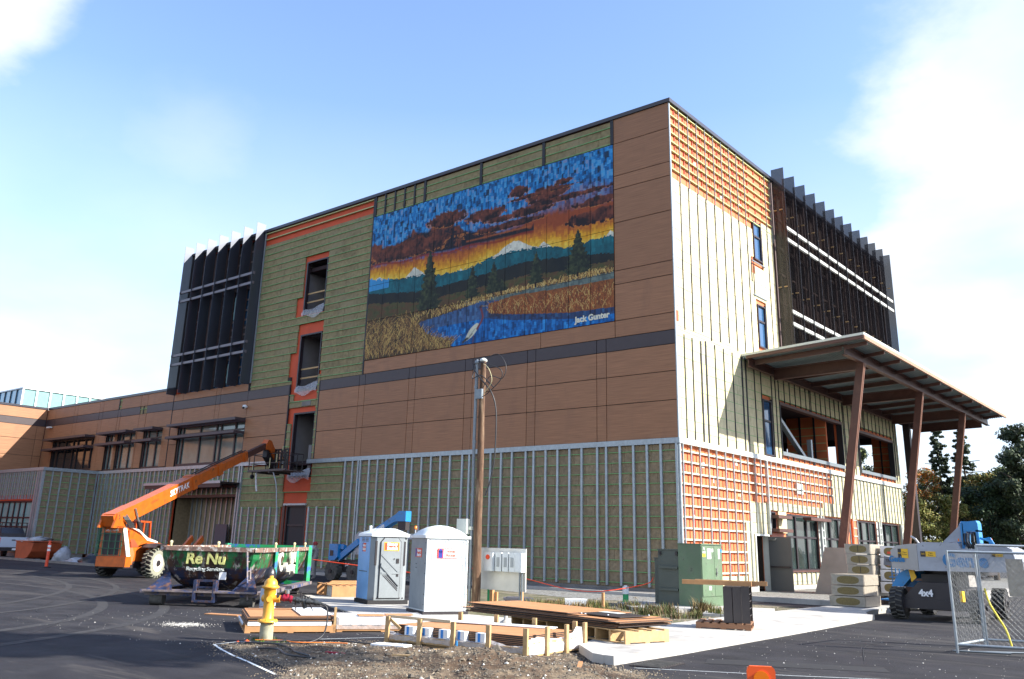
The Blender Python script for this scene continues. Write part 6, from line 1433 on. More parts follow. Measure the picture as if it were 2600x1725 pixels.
m = MB(); m.box(.05, .13, -.05, 0, 1.68, 1.8); m.box(.68, .76, -.05, 0, 1.68, 1.8); m.build('lifting_eye', 'dark_metal', c2)
cabinet('switchgear_cabinet', 'narrow dark cabinet at the left end of the green cabinet row', 2.95, 3.2, -7.4, -6.4, 1.55, 'box_green_dark')
# ---------------- insulation bales in plastic
def bale(label, c, w_, d, h, rz=0.0, wrap='bale_wrap', split=True):
    t = thing('insulation_bale', label, 'insulation bale', c, rz, 'bales of mineral wool on the footway')
    m = MB(); r_ = random.Random(int(c[0]*100 + c[2]*77)); b = .03
    v = [(-w_/2 + b, -d/2, 0), (w_/2 - b, -d/2, 0), (w_/2, -d/2 + b, 0.0), (w_/2, d/2, 0), (-w_/2, d/2, 0), (-w_/2, -d/2 + b, 0)]
    m.prism([(p[0], p[1]) for p in v], .012, h - .004); m.build('wrapper', wrap, t)
    m = MB(); n_ = 18; cx_ = 0.02; rx, rz_ = w_ * .33, h * .36
    pts = [(cx_ + rx * (abs(math.cos(a))**.7) * (1 if math.cos(a) > 0 else -1), h * .5 + rz_ * (abs(math.sin(a))**.8) * (1 if math.sin(a) > 0 else -1)) for a in [2*math.pi*i/n_ for i in range(n_)]]
    m.extr(pts, 1, -d/2 - .006, -d/2 + .0); m.build('wool_end', 'wool_bale', t)
    if split: m = MB(); m.box(cx_ - .01, cx_ + .012, -d/2 - .010, -d/2 - .0061, h * .18, h * .84); m.build('seam', 'dark_metal', t)
    return t
bale('top bale of the short front stack on the footway', (7.83, -1.95, .85), 1.15, 1.5, .36, wrap='bale_wrap', split=False)
bale('middle bale of the short front stack on the footway', (7.80, -1.95, .50), 1.13, 1.5, .34, .01, split=False)
bale('bottom bale of the short front stack on the footway', (7.80, -1.97, .155), 1.25, 1.55, .34, -.01, split=False)
for i in range(5):
    bale(('lowest', 'second lowest', 'middle', 'second highest', 'topmost')[i] + ' bale of the tall rear stack on the footway', (7.62 - .02*i, .25, .42 + i * .37 if i else .42), .95, 1.6, .355, .0)
m = MB(); m.box(-.5, .5, -.8, .8, 0, .26); m.build('pallet', 'lumber_dark', None, (7.65, .25, .155), label='dark pallet under the tall stack of bales', cat='pallet') if M('lumber_dark', (.09, .05, .035), .9, var=.2) else 0
for i in range(4):
    t = bale(('lowest', 'second', 'third', 'uppermost')[i] + ' white-wrapped bale right of the tall rear stack', (8.50, .45 + .1*i, .55 + i * .42), .72, 1.3, .40, .0, 'bale_wrap_white', False)
    if i > 1: m = MB(); m.box(-.1, .2, -.658, -.652, .12, .2); m.build('print', 'decal_red', t)
bale('white-wrapped bale half hidden behind the grey lift body', (9.35, .9, 1.78), 1.0, 1.2, .42, .0, 'bale_wrap_white', False)
bale('white-wrapped bale under the one behind the grey lift body', (9.35, .9, 1.35), 1.0, 1.2, .42, .0, 'bale_wrap_white', False)
m = MB(); m.box(-.5, .5, -.6, .6, 0, 1.18); m.build('timber_crate', 'lumber_dark', None, (9.35, .95, .155), label='dark crate under the white-wrapped bales beside the lift', cat='crate')
st_ = thing('trestle', 'blue-legged stand with a small tray between the bale stacks and the concrete plinth', 'stand', (6.9, 2.0, 0.03))
m = MB(); m.cyl((0, 0, 0), (0, 0, 1.1), .035, n=8); m.build('leg', 'tape_blue', st_); m = MB(); m.box(-.3, .2, -.1, .1, 1.1, 1.14); m.box(-.28, -.02, -.08, .08, .95, 1.1); m.build('tray', 'white_flash', st_)
# ---------------- small things in the yard
m = MB(); m.cyl((0, 0, 0), (0, 0, .36), .10, n=14); m.cur = 1; m.cyl((0, 0, .36), (0, 0, .60), .11, n=14); m.cyl((0, 0, .60), (0, 0, .64), .06, n=10); m.build('vent_stub', ['paint_green', 'white_plastic'], None, (2.04, -7.82, .02), label='green and white capped pipe stub in front of the long wall', cat='pipe')
t = thing('drain_box', 'black ribbed plastic box with a grey lid in the weeds by the meter board', 'plastic box', (1.25, -12.7, .02), .7)
m = MB(); m.box(-.42, .42, -.28, .28, 0, .26)
for i in range(14): m.box(-.42 + i * .06, -.40 + i*.06, -.30, -.28, .02, .24)
m.build('body', 'black_rubber', t); m = MB(); m.box(-.47, .47, -.33, .33, .26, .32); m.box(-.36, .36, -.24, .24, .32, .345); m.build('lid', 'grey_lid', t) if M('grey_lid', (.10, .10, .12), .5, var=.1) else 0
m = MB(); m.box(-.35, .35, -.2, .2, 0, .3); m.build('wrapped_stack', 'foam_white', None, (2.2, -11.0, .02), .6, label='white and blue wrapped bundle under the meter board', cat='wrapped stack')
for x, y in ((2.95, -10.6), (1.23, -13.75)):
    m = MB(); m.box(-.04, .04, -.03, .03, 0, .52); m.build('timber_stake', 'lumber_orange', None, (x, y, .02), label='orange-brown timber stake ' + ('beside the wrapped bundle' if x > 2 else 'next to the utility pole'), cat='stake')
curvetube('red_tape', [(-28.0 + 18, -4.2, .95), (-6, -5.0, .75), (-3.3, -6.5, .62), (0, -8.4, .45), (2.0, -9.2, .5), (2.95, -8.0, .75), (3.0, -7.6, .95)], .016, 'tape_red', 'red barrier tape sagging in front of the long wall to the cabinets', 'tape')
curvetube('red_tape', [(-8.9, -12.6, 1.15), (-6.5, -11.7, .95), (-4.2, -11.2, .78)], .02, 'tape_red', 'red barrier tape from the skip to behind the grey toilet', 'tape')
for i, (x, y, l, a, mt, lab) in enumerate(((10.4, -22.6, .9, -1.0, 'panel_wood_face', 'thin brown lath lying on the gravel by the kerb end'), (8.0, -24.1, .5, .5, 'lumber', 'short plank half buried in the mound'), (6.6, -24.4, .45, .2, 'brass_red', 'short reddish stick on the dirt'), (7.25, -22.4, .4, .9, 'lumber', 'grey stick beside the long crate post'), (-1.6, -21.2, 1.0, .35, 'panel_wood_face', 'brown board lying on the asphalt left of the hydrant pallet'))):
    m = MB(); m.box(-l/2, l/2, -.035 * (4 if i == 4 else 1), .035 * (4 if i == 4 else 1), 0, .02); o = m.build('plank', mt, None, (x, y, .11 if i < 4 else .003), a, label=lab, cat='board')
    if i < 4:
        z = earth_z(x, y); o.location.z = (z or .0) + .005
# storm grate at the kerb end
gd = thing('storm_drain', 'dark storm drain grate in the gutter at the kerb end', 'drain', (10.75, -20.75, 0.004), .1)
m = MB(); m.box(-.3, .3, -.5, .5, 0, .012); m.build('frame', 'dark_metal', gd)
for i in range(9): m = MB(); m.box(-.26, .26, -.45 + i * .1, -.41 + i * .1, .0125, .022); m.build('grate_bar', 'rubber_dusty', gd)
# traffic cone top edge at the lower frame edge
CONEX, CONEY = 14.56, -25.05
cn = thing('traffic_marker', 'orange plastic delineator top poking up at the bottom edge near the kerb', 'traffic marker', (CONEX, CONEY, 0), .55)
m = MB(); m.box(-.13, .13, -.13, .13, 0, .05); m.build('base', 'black_rubber', cn)
m = MB(); m.extr([(-.13, .05), (.13, .05), (.155, .64), (.145, .68), (.12, .70), (-.12, .70), (-.145, .68), (-.155, .64)], 1, -.03, .03); m.build('panel', 'cone_orange', cn)
m = MB(); m.cyl((0, -.031, .57), (0, -.040, .57), .085, n=18); m.build('reflector', 'beacon', cn)
# ================================================================== WHEELS
def wheel(t, name, c, axis, r_, w_, tyre='black_rubber', rim='dark_metal', lugs=22, face=1, rimr=.55, lugmat=None):
    """axis: unit vector (x,y) of the axle, outward"""
    ax = Vector((axis[0], axis[1], 0)).normalized(); c = Vector(c)
    m = MB(); p = c - ax * w_/2; q = c + ax * w_/2
    m.cyl(p, q, r_ * .95, n=28); m.build(name, tyre, t)
    wo = [o for o in bpy.data.objects if o.parent == t and o.name.startswith(name)][-1]
    m = MB(); u = ax.cross(Vector((0, 0, 1))).normalized(); v = Vector((0, 0, 1))
    for i in range(lugs):
        for s_ in (0, 1):
            a = 2 * math.pi * (i + .5 * s_) / lugs; d = u * math.cos(a) + v * math.sin(a); tg = -u * math.sin(a) + v * math.cos(a)
            p0 = c + d * r_ * .97 + ax * (w_ * .5 if s_ else -w_ * .5); p1 = c + d * r_ * .975 + tg * r_ * .09 + ax * 0.0
            m.beam(p0, p1, r_ * .085, r_ * .09, up=tuple(d))
            e = c + d * r_ * .88 + ax * (w_ * .505 if s_ else -w_ * .505); m.beam(e, c + d * r_ * .99 + ax * (w_ * .505 if s_ else -w_ * .505), r_ * .09, .03, up=tuple(ax))
    m.build('tread', lugmat or tyre, wo)
    m = MB(); o = c + ax * face * (w_ * .5)
    m.cyl(o - ax * face * .02, o + ax * face * .015, r_ * rimr, n=20); m.build('rim', rim, wo)
    m = MB(); m.cyl(o + ax * face * .015, o + ax * face * .07, r_ * .2, n=12); m.build('hub', 'dark_metal', wo)
    return wo
# ================================================================== TELESCOPIC HANDLER (orange)
H = Vector((-.46, .888)).normalized(); th = thing('telescopic_handler', 'orange telescopic handler with its long boom raised to the wall openings', 'telehandler', (-21.4, -13.1, 0), math.atan2(H.y, H.x))
# local frame: x forward, y left. right side is -y (faces the sun and camera)
SR = 1.1
m = MB(); m.extr([(-1.6, .58), (-1.6, .8), (-1.45, 1.0), (-1.0, 1.38), (-0.25, 1.52), (.5, 1.35), (1.0, .95), (2.6, .85), (4.3, .7), (4.3, 1.2), (2.8, 1.35), (1.9, 1.42), (.6, 1.55), (-.2, 1.68), (-1.2, 2.0), (-1.6, 2.1)], 1, -.78, -.70)
m.extr([(-1.6, .58), (-1.2, .7), (4.3, .7), (4.3, 1.2), (1.9, 1.42), (-.2, 1.6), (-1.2, 1.95), (-1.6, 2.0)], 1, -.55, .6)
m.build('body', 'lift_orange', th)
m = MB(); m.box(-1.98, -1.6, -1.0, .48, .5, .92)
m.add([(-1.92, -.98, .92), (-1.92, .46, .92), (-1.6, .46, .92), (-1.6, -.98, .92), (-1.92, -.62, 2.17), (-1.92, .40, 2.17), (-1.6, .40, 2.17), (-1.6, -.62, 2.17)], [(0,3,2,1),(4,5,6,7),(0,1,5,4),(1,2,6,5),(2,3,7,6),(3,0,4,7)]); m.build('counterweight', 'lift_orange', th)
m = MB(); pr = [(-1.6, .6), (-1.45, .6), (-1.3, 1.05), (-.9, 1.42), (-.5, 1.62), (-1.0, 2.05), (-1.6, 2.15)]
m.add([(u, -.98 + max(0, z - .92) * .29, z) for u, z in pr] + [(u, -.55, z) for u, z in pr], [(0,1,2,3,4,5,6)] + [(i, (i+1)%7, 7+(i+1)%7, 7+i)[::-1] for i in range(7)]); m.build('side_cover', 'lift_orange', th)
m = MB(); v = [(-1.5, 1.35), (-1.5, 1.8), (-1.3, 1.8), (-.95, 1.35)]; m.add([(u, -.99 + (z - .92) * .29 - .012, z) for u, z in v] + [(u, -.99 + (z - .92) * .29 + .02, z) for u, z in v], [(0,3,2,1),(4,5,6,7),(0,1,5,4),(1,2,6,5),(2,3,7,6),(3,0,4,7)]); m.build('side_vent', 'lift_orange_dark', th)
m = MB(); m.extr([(-1.5, 2.17), (-1.0, 2.12), (-.2, 1.76), (.6, 1.60), (.6, 1.53), (-.25, 1.64), (-.9, 2.0)], 1, -.80, -.56)
m.add([(-1.93, -.995, .95), (-1.66, -.995, .95), (-1.66, -.635, 2.16), (-1.93, -.635, 2.16), (-1.93, -.97, .95), (-1.66, -.97, .95), (-1.66, -.61, 2.16), (-1.93, -.61, 2.16)], [(0,1,2,3),(7,6,5,4),(0,4,5,1),(1,5,6,2),(2,6,7,3),(3,7,4,0)]); m.build('cream_stripe', 'lift_cream', th)
m = MB(); m.box(-1.94, -1.921, -.55, .28, 1.0, 1.95); m.build('radiator_opening', 'dark_metal', th)
m = MB()
for i in range(5): y = -.72 + i * .31; m.box(-2.03, -2.01, y, y + .03, .95, 2.2)
for i in range(5): z = .95 + i * .31; m.box(-2.03, -2.01, -.72, .55, z, z + .03)
for y in (-.7, .5): m.box(-2.01, -1.92, y, y + .03, 1.4, 1.43)
m.build('rear_guard', 'pipe_green', th)
text('lettering', 'SKYTRAK', .15, (-1.925, -.1, 2.06), (0, -1, 0), (0, 0, 1), 'decal_white', th, ext=.002)
m = MB(); m.extr([(-.65, 1.34), (-.3, 1.50), (0.3, 1.52), (.8, 1.25), (.95, 1.0), (.90, .98), (.7, 1.22), (.25, 1.46), (-.3, 1.44), (-.62, 1.29)], 1, -1.45, -.8); m.build('fender', 'dark_metal', th)
m = MB(); m.box(-1.5, 4.2, -.55, .55, .42, .72); m.cyl((-.12, -1.0, .62), (-.12, 1.0, .62), .10, n=8); m.cyl((3.0, -1.0, .62), (3.0, 1.0, .62), .10, n=8); m.build('chassis', 'dark_metal', th)
for x, y, s_ in ((-.12, -1.20, -1), (-.12, 1.2, 1), (3.0, -1.2, -1), (3.0, 1.2, 1)):
    wheel(th, 'wheel', (x, y, .655), (0, s_), .655, .42, 'black_rubber', 'lift_cream' , 20, 1, .58, 'rubber_pale' if s_ < 0 else 'rubber_dusty')
m = MB(); m.cyl((-.12, -1.413, .655), (-.12, -1.408, .655), .56, n=24); m.build('tyre_wall', 'rubber_pale', th)
# boom in sections, sloping up
def S(s, z, y=0.0): return (s, y, z)
d0 = Vector(S(-2.15, 2.38)); d1 = Vector(S(9.36, 6.40)); bd = (d1 - d0).normalized()
def bsec(a, b, w_, h_, name, mat='lift_orange', off=0.0):
    m = MB(); up_ = Vector((-bd.z, 0, bd.x)); p = d0 + bd * a + up_ * off; q = d0 + bd * b + up_ * off
    m.beam(p, q, w_, h_, up=tuple(up_)); return m.build(name, mat, th)
b1 = bsec(.1, 6.75, .52, .66, 'boom_section'); bsec(6.4, 6.8, .58, .72, 'collar'); bsec(6.8, 9.4, .42, .52, 'boom_section'); bsec(9.0, 9.45, .5, .62, 'collar'); bsec(9.45, 12.2, .33, .42, 'boom_section'); bsec(11.9, 12.3, .42, .52, 'collar'); bsec(12.3, 15.0, .24, .34, 'boom_section', 'steel_brown')
for o_, w_ in ((.30, .1), (.24, -.12)):
    m = MB(); up_ = Vector((-bd.z, 0, bd.x)); m.tube([d0 + bd * 6.9 + up_ * (.36) + Vector((0, w_, 0)), d0 + bd * 9.3 + up_ * .38 + Vector((0, w_, 0)), d0 + bd * 12.2 + up_ * .34 + Vector((0, w_, 0))], .035, 6); m.build('hydraulic_hose', 'wire', th)
m = MB(); m.beam(d0 + bd * .1, d0 + bd * 1.4, .56, .70, up=(-bd.z, 0, bd.x)); m.extr([(-2.15, 2.72), (-2.32, 2.66), (-2.1, 2.2), (-1.7, 2.12), (-1.3, 2.4)], 1, -.32, .32); m.build('boom_heel', 'lift_orange', th)
up_ = Vector((-bd.z, 0, bd.x)); c_ = d0 + bd * 5.2 + Vector((0, -.270, 0)) + up_ * .02
text('lettering', 'SKYTRAK', .40, tuple(c_), tuple(bd), tuple(up_), 'decal_white', th, bold=.008, ext=.004, shear=.2)
text('lettering', 'LEGEND', .16, tuple(d0 + bd * 3.1 + Vector((0, -.263, 0)) + up_ * .05), tuple(bd), tuple(up_), 'lift_orange_dark', th, ext=.002)
m = MB(); m.cyl((-.75, -.30, 3.05), (-.42, -.32, 2.5), .05, n=10); m.build('ram_rod', 'bare_steel', th); m = MB(); m.cyl((-.42, -.32, 2.5), (.1, -.34, 1.6), .10, n=12); m.build('ram_barrel', 'dark_metal', th)
m = MB(); m.extr([(-2.35, 2.15), (-1.4, 2.15), (-1.55, 2.9), (-2.1, 2.75)], 1, -.40, -.30); m.extr([(-2.35, 2.15), (-1.4, 2.15), (-1.55, 2.9), (-2.1, 2.75)], 1, .30, .4); m.build('boom_bracket', 'lift_orange', th)
for i in range(5):
    m = MB(); a_ = -1.75 + i*.09; m.tube([(a_, -.33, 2.75), (a_ + .1, -.5, 2.5), (a_ + .45, -.52, 2.2), (a_ + .75, -.4, 1.9)], .028, 6); m.build('hydraulic_hose', 'wire', th)
# cab on the left side, open frame
M('cab_orange', (.45, .07, .012), .45, var=.05)
cab = None
m = MB()
for p, q in (((.35, .25, 1.45), (.25, .25, 2.50)), ((.35, 1.05, 1.45), (.25, 1.05, 2.50)), ((1.55, .25, 1.35), (1.40, .25, 2.48)), ((1.55, 1.05, 1.35), (1.40, 1.05, 2.48)), ((.9, .25, 1.45), (.9, .25, 2.50)), ((.9, 1.05, 1.4), (.9, 1.05, 2.5))): m.beam(p, q, .08, .08)
for y in (.25, 1.05): m.beam((.25, y, 2.5), (1.40, y, 2.48), .08, .08)
for x in (.25, .5, .75, 1.0, 1.2, 1.40): m.beam((x, .2, 2.5), (x, 1.1, 2.49), .06, .05)
m.build('cab_frame', 'cab_orange', th)
m = MB(); m.box(.4, .9, .4, .9, 1.4, 1.5); m.box(.4, .5, .4, .9, 1.5, 1.95); m.build('seat', 'black_rubber', th)
m = MB(); m.cyl((-.3, .6, 1.6), (-.3, .6, 2.2), .32, n=14); m.build('tank', 'dark_metal', th)
m = MB(); m.beam((4.2, .3, .9), (5.4, .3, 1.8), .12, .3); m.beam((4.2, -.3, .9), (5.4, -.3, 1.8), .12, .3); m.build('front_arm', 'lift_orange', th)
# boom head, fork frame and load carriage
m = MB(); m.extr([(11.75, 7.42), (11.95, 7.66), (12.35, 7.62), (13.95, 6.25), (13.95, 5.9), (13.7, 5.95), (12.35, 6.95), (12.1, 7.05), (11.75, 7.05)], 1, -.18, .18); m.build('boom_head', 'lift_orange', th)
m = MB(); m.extr([(11.95, 7.04), (12.3, 6.9), (13.7, 5.92), (13.9, 5.65), (13.4, 5.75), (11.9, 6.6)], 1, -.14, .14); m.build('tilt_ram', 'dark_metal', th)
AN = math.atan2(H.y, H.x)
def tl(p): dx, dy = p[0] + 21.4, p[1] + 13.1; return (dx*math.cos(AN) + dy*math.sin(AN), -dx*math.sin(AN) + dy*math.cos(AN), p[2])
CX0, CY0, CZ0 = -27.0, -1.55, 5.78
def W_(a, b, c): return tl((CX0 + a, CY0 + b, CZ0 + c))
def bars(name, segs, w_, mat='dark_metal'):
    m = MB()
    for p, q in segs: m.beam(W_(*p), W_(*q), w_, w_)
    return m.build(name, mat, th)
bars('platform_rail', [((-1.85, -.65, c), (1.85, -.65, c)) for c in (.5, 1.05)] + [((-1.85, .6, c), (1.85, .6, c)) for c in (.5, 1.05)] + [((s_, -.65, c), (s_, .6, c)) for s_ in (-1.85, 1.85) for c in (.5, 1.05)], .045)
for a in (-1.85, -1.35, 1.3, 1.85):
    for b in (-.65, .6): bars('platform_post', [((a, b, 0), (a, b, 1.05))], .045)
bars('fork_carriage', [((-.5, .0, c), (1.15, .0, c)) for c in (.15, .7, 1.15, 1.35)] + [((a, 0, .0), (a, 0, 1.4)) for a in (-.45, -.1, .15, .5, .85, 1.15)], .09)
m = MB()
for b in (-.6, -.3, 0, .3, .6): m.beam(W_(-1.9, b, .02), W_(1.9, b, .02), .26, .05)
m.beam(W_(-1.9, -.66, .05), W_(1.9, -.66, .05), .04, .14)
m.build('platform_deck', 'platform_grey', th) if M('platform_grey', (.10, .075, .07), .6, var=.2) else 0
for a in (-.6, .6): bars('fork', [((a, -.9, -.08), (a, .7, -.08))], .11)
m = MB(); m.cyl(W_(-1.55, -.6, -.28), W_(-1.42, -.6, -.28), .13, n=10); m.beam(W_(-1.5, -.6, -.2), W_(-1.5, -.6, 0), .05, .05); m.build('castor', 'black_rubber', th)
bars('marker_tape', [((-1.4, -.67, .1), (-1.4, -.67, .45)), ((-.3, -.05, 1.35), (-.3, -.05, 1.55)), ((.65, -.05, 1.3), (.65, -.05, 1.55)), ((.3, -.67, .2), (.3, -.67, .8)), ((.95, -.67, .5), (.95, -.67, 1.0))], .05, 'rope_pale')
h1 = (-26.3, -2.2, 5.7)
curvetube('hanging_strap', [h1, (-25.9, -2.2, 5.0), (-25.7, -2.2, 4.0), (-25.45, -2.2, 2.6)], .035, 'bag_white', 'long white strap hanging below the raised fork carriage', 'strap')
curvetube('hanging_plastic', [(-28.0, -2.2, 5.7), (-27.95, -2.2, 5.2), (-27.8, -2.2, 4.6)], .06, 'film_white', 'short white plastic strip hanging below the work platform', 'plastic strip')
# ================================================================== SKIP (roll-off tub)
sk_ = thing('skip', 'battered green and blue tub skip lettered Re Nu, left of the hydrant', 'skip', (0, 0, 0))
K = Vector((-3.45, -18.95)); e1 = Vector((-.78, -.62)).normalized(); e2 = Vector((-.69, .72)).normalized(); e2 = Vector((-e1.y * -1, e1.x * -1)).normalized() if False else Vector((-.66, .75)).normalized()
WS, LS = 2.95, 7.6
# levels: (z, inset on the e1 face bottom, side insets)
def ring(z, ins_front, ins_side, ins_end):
    c = .18
    a0, a1 = ins_side, WS - ins_side * 1.0; b0, b1 = ins_front, LS - ins_end
    pts = [(a0 + c, b0), (a1 - c, b0), (a1, b0 + c), (a1, b1), (a0, b1), (a0, b0 + c)]
    return [tuple(K + e1 * a + e2 * b) + (z,) for a, b in pts]
lv_ = [(1.56, 0, 0, 0), (1.30, .03, .03, 0), (1.0, .12, .12, 0), (.75, .26, .27, 0), (.55, .46, .48, 0), (.42, .72, .70, 0)]
m = MB(); rings = [ring(*l) for l in lv_]; v = [p for r_ in rings for p in r_]
f = []
for k in range(len(rings) - 1):
    for i in range(6): f.append((k*6+i, k*6+(i+1)%6, (k+1)*6+(i+1)%6, (k+1)*6+i))
f.append(tuple(range((len(rings)-1)*6, len(rings)*6)))
inn = [tuple(Vector(p[:2]) * 0 + K + (Vector(p[:2]) - K)) + (1.5,) for p in rings[0]]
m.add(v, f)
m.build('hull', 'skip_paint', sk_)
m = MB(); top = rings[0]
for i in range(6): a, b = Vector(top[i]), Vector(top[(i+1) % 6]); m.beam(a, b, .14, .12)
m.build('rim', 'skip_rim', sk_) if M('skip_rim', (.20, .12, .09), .7, var=.3, vs=8, second=(.5, .47, .42), s2=6, s2lo=.52, s2hi=.6) else 0
q0, q1 = K + e2 * (LS - .12), K + e2 * (LS + .05)
m = MB(); a = K + e2 * (LS - .05) - e1 * .06; b = K + e2 * (LS - .05) + e1 * (WS + .05); m.beam((a.x, a.y, .3), (a.x, a.y, 1.68), .16, .16); m.beam((b.x, b.y, .3), (b.x, b.y, 1.68), .16, .16); m.beam((a.x, a.y, 1.6), (b.x, b.y, 1.6), .12, .12); m.beam((a.x, a.y, .35), (b.x, b.y, .35), .12, .12)
m.build('tail_frame', 'skip_green', sk_) if M('skip_green', (.012, .30, .09), .5, var=.2, second=(.03, .10, .35), s2=2.5) else 0
for t_ in (0.09, .36, .82):
    pass
for (u_, w_) in ((.3, 0), (1.7, 0), (2.9, 1), (5.0, 2), (7.0, 2)):
    c = (K + e1 * (WS - u_)) if w_ < 2 else (K + e2 * (u_ if u_ else 0))
    if w_ == 1: c = K + e2 * 2.0
    m = MB(); m.beam((c.x, c.y, 1.58), (c.x, c.y, 1.74), .09, .035, up=(e1.x, e1.y, 0)); m.cyl((c.x - .02, c.y, 1.74), (c.x + .02, c.y, 1.74), .045, n=8); m.build('lifting_lug', 'rope_pale', sk_)
for b_ in (1.9, 5.3):
    c = K + e2 * b_ - e1 * .05; m = MB(); m.beam((c.x, c.y, .75), (c.x, c.y, 1.5), .10, .12); m.build('side_rib', 'skip_green', sk_)
# sled: flange, gussets, centre hook box, rollers
m = MB(); a = K - e2 * .25 + e1 * (-.1); b = K - e2 * .25 + e1 * (WS + .2); m.beam((a.x, a.y, .40), (b.x, b.y, .40), .5, .05); m.beam((a.x, a.y, .33), (b.x, b.y, .33), .06, .12)
a2 = K + e2 * LS; m.beam((a.x, a.y, .36), ((a2 - e1 * .1).x, (a2 - e1*.1).y, .36), .3, .1); m.beam((b.x, b.y, .36), ((a2 + e1 * WS).x, (a2 + e1*WS).y, .36), .3, .1)
m.build('sled_rail', 'skip_rail', sk_) if M('skip_rail', (.20, .16, .15), .7, var=.3, vs=8, second=(.03, .05, .14), s2=4) else 0
for u_ in (.25, WS - .25):
    c = K - e2 * .42 + e1 * u_; d = K + e2 * .35 + e1 * u_; s_ = -1 if u_ > 1 else 1; l_ = c - e1 * .38 * (1); r2 = c + e1 * .38
    m = MB(); m.add([(l_.x, l_.y, .42), (r2.x, r2.y, .42), (d.x, d.y, .95), (d.x, d.y, .42)], [(0,1,2),(1,3,2),(3,0,2),(0,3,1)]); m.build('gusset', 'skip_gusset', sk_) if M('skip_gusset', (.014, .024, .065), .6, var=.5, vs=6, second=(.10, .05, .035), s2=5) else 0
c = K - e2 * .35 + e1 * (WS * .47)
m = MB()
for s_ in (-.28, .28): p = c + e1 * s_; m.beam((p.x, p.y, .12), (p.x, p.y, .72), .08, .3, up=(e2.x, e2.y, 0))
p, q = c - e1 * .28, c + e1 * .28; m.beam((p.x, p.y, .70), (q.x, q.y, .70), .06, .06); m.beam((p.x, p.y, .52), (q.x, q.y, .52), .05, .05); m.beam((p.x, p.y, .15), (q.x, q.y, .15), .3, .06)
m.build('hook_frame', 'skip_gusset', sk_)
for u_ in (.2, WS - .15):
    p = K - e2 * .15 + e1 * (u_ - .18); q = K - e2 * .15 + e1 * (u_ + .18); m = MB(); m.cyl((p.x, p.y, .17), (q.x, q.y, .17), .17, n=14); m.build('roller', 'rubber_dusty', sk_)
    p = K + e2 * (LS - 1) + e1 * (u_ - .15); q = K + e2 * (LS - 1) + e1 * (u_ + .15); m = MB(); m.cyl((p.x, p.y, .17), (q.x, q.y, .17), .17, n=14); m.build('roller', 'rubber_dusty', sk_)
nf = Vector((-e2.x, -e2.y, 0)); ins = .09
c = K + e1 * (WS * .53) - e2 * .035 + Vector((0, 0)); 
text('lettering', 'Re Nu', .44, (c.x, c.y, 1.28), (-e1.x, -e1.y, 0), (-e2.x * -.15, -e2.y * -.15, 1), 'decal_oldyellow', sk_, bold=.012, ext=.03) if M('decal_oldyellow', (.40, .40, .14), .7, var=.4, vs=12) else 0
c = K + e1 * (WS * .53) - e2 * .0; text('lettering', 'Recycling Services', .15, (c.x, c.y, 1.0), (-e1.x, -e1.y, 0), (0, 0, 1), 'white_flash', sk_, ext=.06)
c = K + e2 * 4.9 + e1 * (-.015); text('lettering', 'ReNu', .50, (c.x, c.y, 1.28), (e2.x, e2.y, 0), (0, 0, 1), 'decal_oldwhite', sk_, bold=.012, ext=.03) if M('decal_oldwhite', (.62, .60, .5), .7, var=.4, vs=12) else 0
c = K + e2 * 4.4 + e1 * .0; text('lettering', 'Recycling', .40, (c.x, c.y, .98), (e2.x, e2.y, 0), (0, 0, 1), 'decal_oldwhite', sk_, bold=.012, ext=.06)
c = K + e2 * 2.9 + e1 * (-.0); text('lettering', 'C', .8, (c.x, c.y, 1.15), (e2.x, e2.y, 0), (0, 0, 1), 'decal_oldwhite', sk_, bold=.02, ext=.04)
c = K + e1 * (WS * .35) - e2 * .0; m = MB(); m.beam((c.x, c.y, .72), (c.x, c.y, .93), .20, .02, up=(e2.x, e2.y, 0)); m.build('sticker', 'decal_white', sk_)
m = MB(); p = K + e1 * .35 - e2 * .12; q = K + e1 * .15 - e2 * .38; 
for s_ in (0, .35):
    d = e2 * s_; m.beam((p.x + d.x, p.y + d.y, 1.5), (q.x + d.x, q.y + d.y, .2), .04, .04)
for t_ in (.2, .4, .6, .8): a = p.lerp(q, t_); m.beam((a.x, a.y, 1.5 - 1.3*t_), (a.x + e2.x*.35, a.y + e2.y*.35, 1.5 - 1.3*t_), .03, .03)
m.build('ladder', 'skip_rail', sk_)
# load showing above the rim
c = K + e1 * 1.5 + e2 * 3.6
ld = thing('rubble_load', 'jumble of boards and rubbish just showing over the skip rim', 'rubbish', (c.x, c.y, 1.0), math.atan2(e2.y, e2.x))
m = MB(); m.box(-3.4, 3.4, -1.2, 1.2, .0, .45); m.build('fill', 'dirt', ld)
r_ = random.Random(3)
for i in range(16):
    x, y = r_.uniform(-3.2, 3.0), r_.uniform(-1.1, 1.1); l = r_.uniform(.4, 1.3); a = r_.uniform(-.5, .5); m = MB(); m.beam((x - l/2, y - l*a*.5, .46 + r_.random()*.06), (x + l/2, y + l*a*.5, .50 + r_.random()*.10), .12, .03); m.build('scrap_board', r_.choice(['lumber', 'lumber_orange', 'foam_white', 'bag_white', 'steel_brown']), ld)
cb = K - e1 * .35 - e2 * .3
t = thing('jacket_on_stand', 'black jacket hung over a grey box beside the skip corner', 'jacket', (cb.x + .25, cb.y - .1, 0))
m = MB(); m.sm = True; m.lathe((0, 0, .5), [(.10, 0), (.17, .05), (.14, .22), (.18, .38), (.13, .55), (.07, .62), (.03, .64)], 7); m.build('cloth', 'bag_black', t)
m = MB(); m.box(-.18, .18, -.14, .14, 0, .55); m.build('grey_box', 'truck_white', t)
# ================================================================== BOOM LIFTS
def lift(loc, rz, label, mirror=1, detail=True):
    t = thing('boom_lift', label, 'boom lift', loc, rz)
    return t
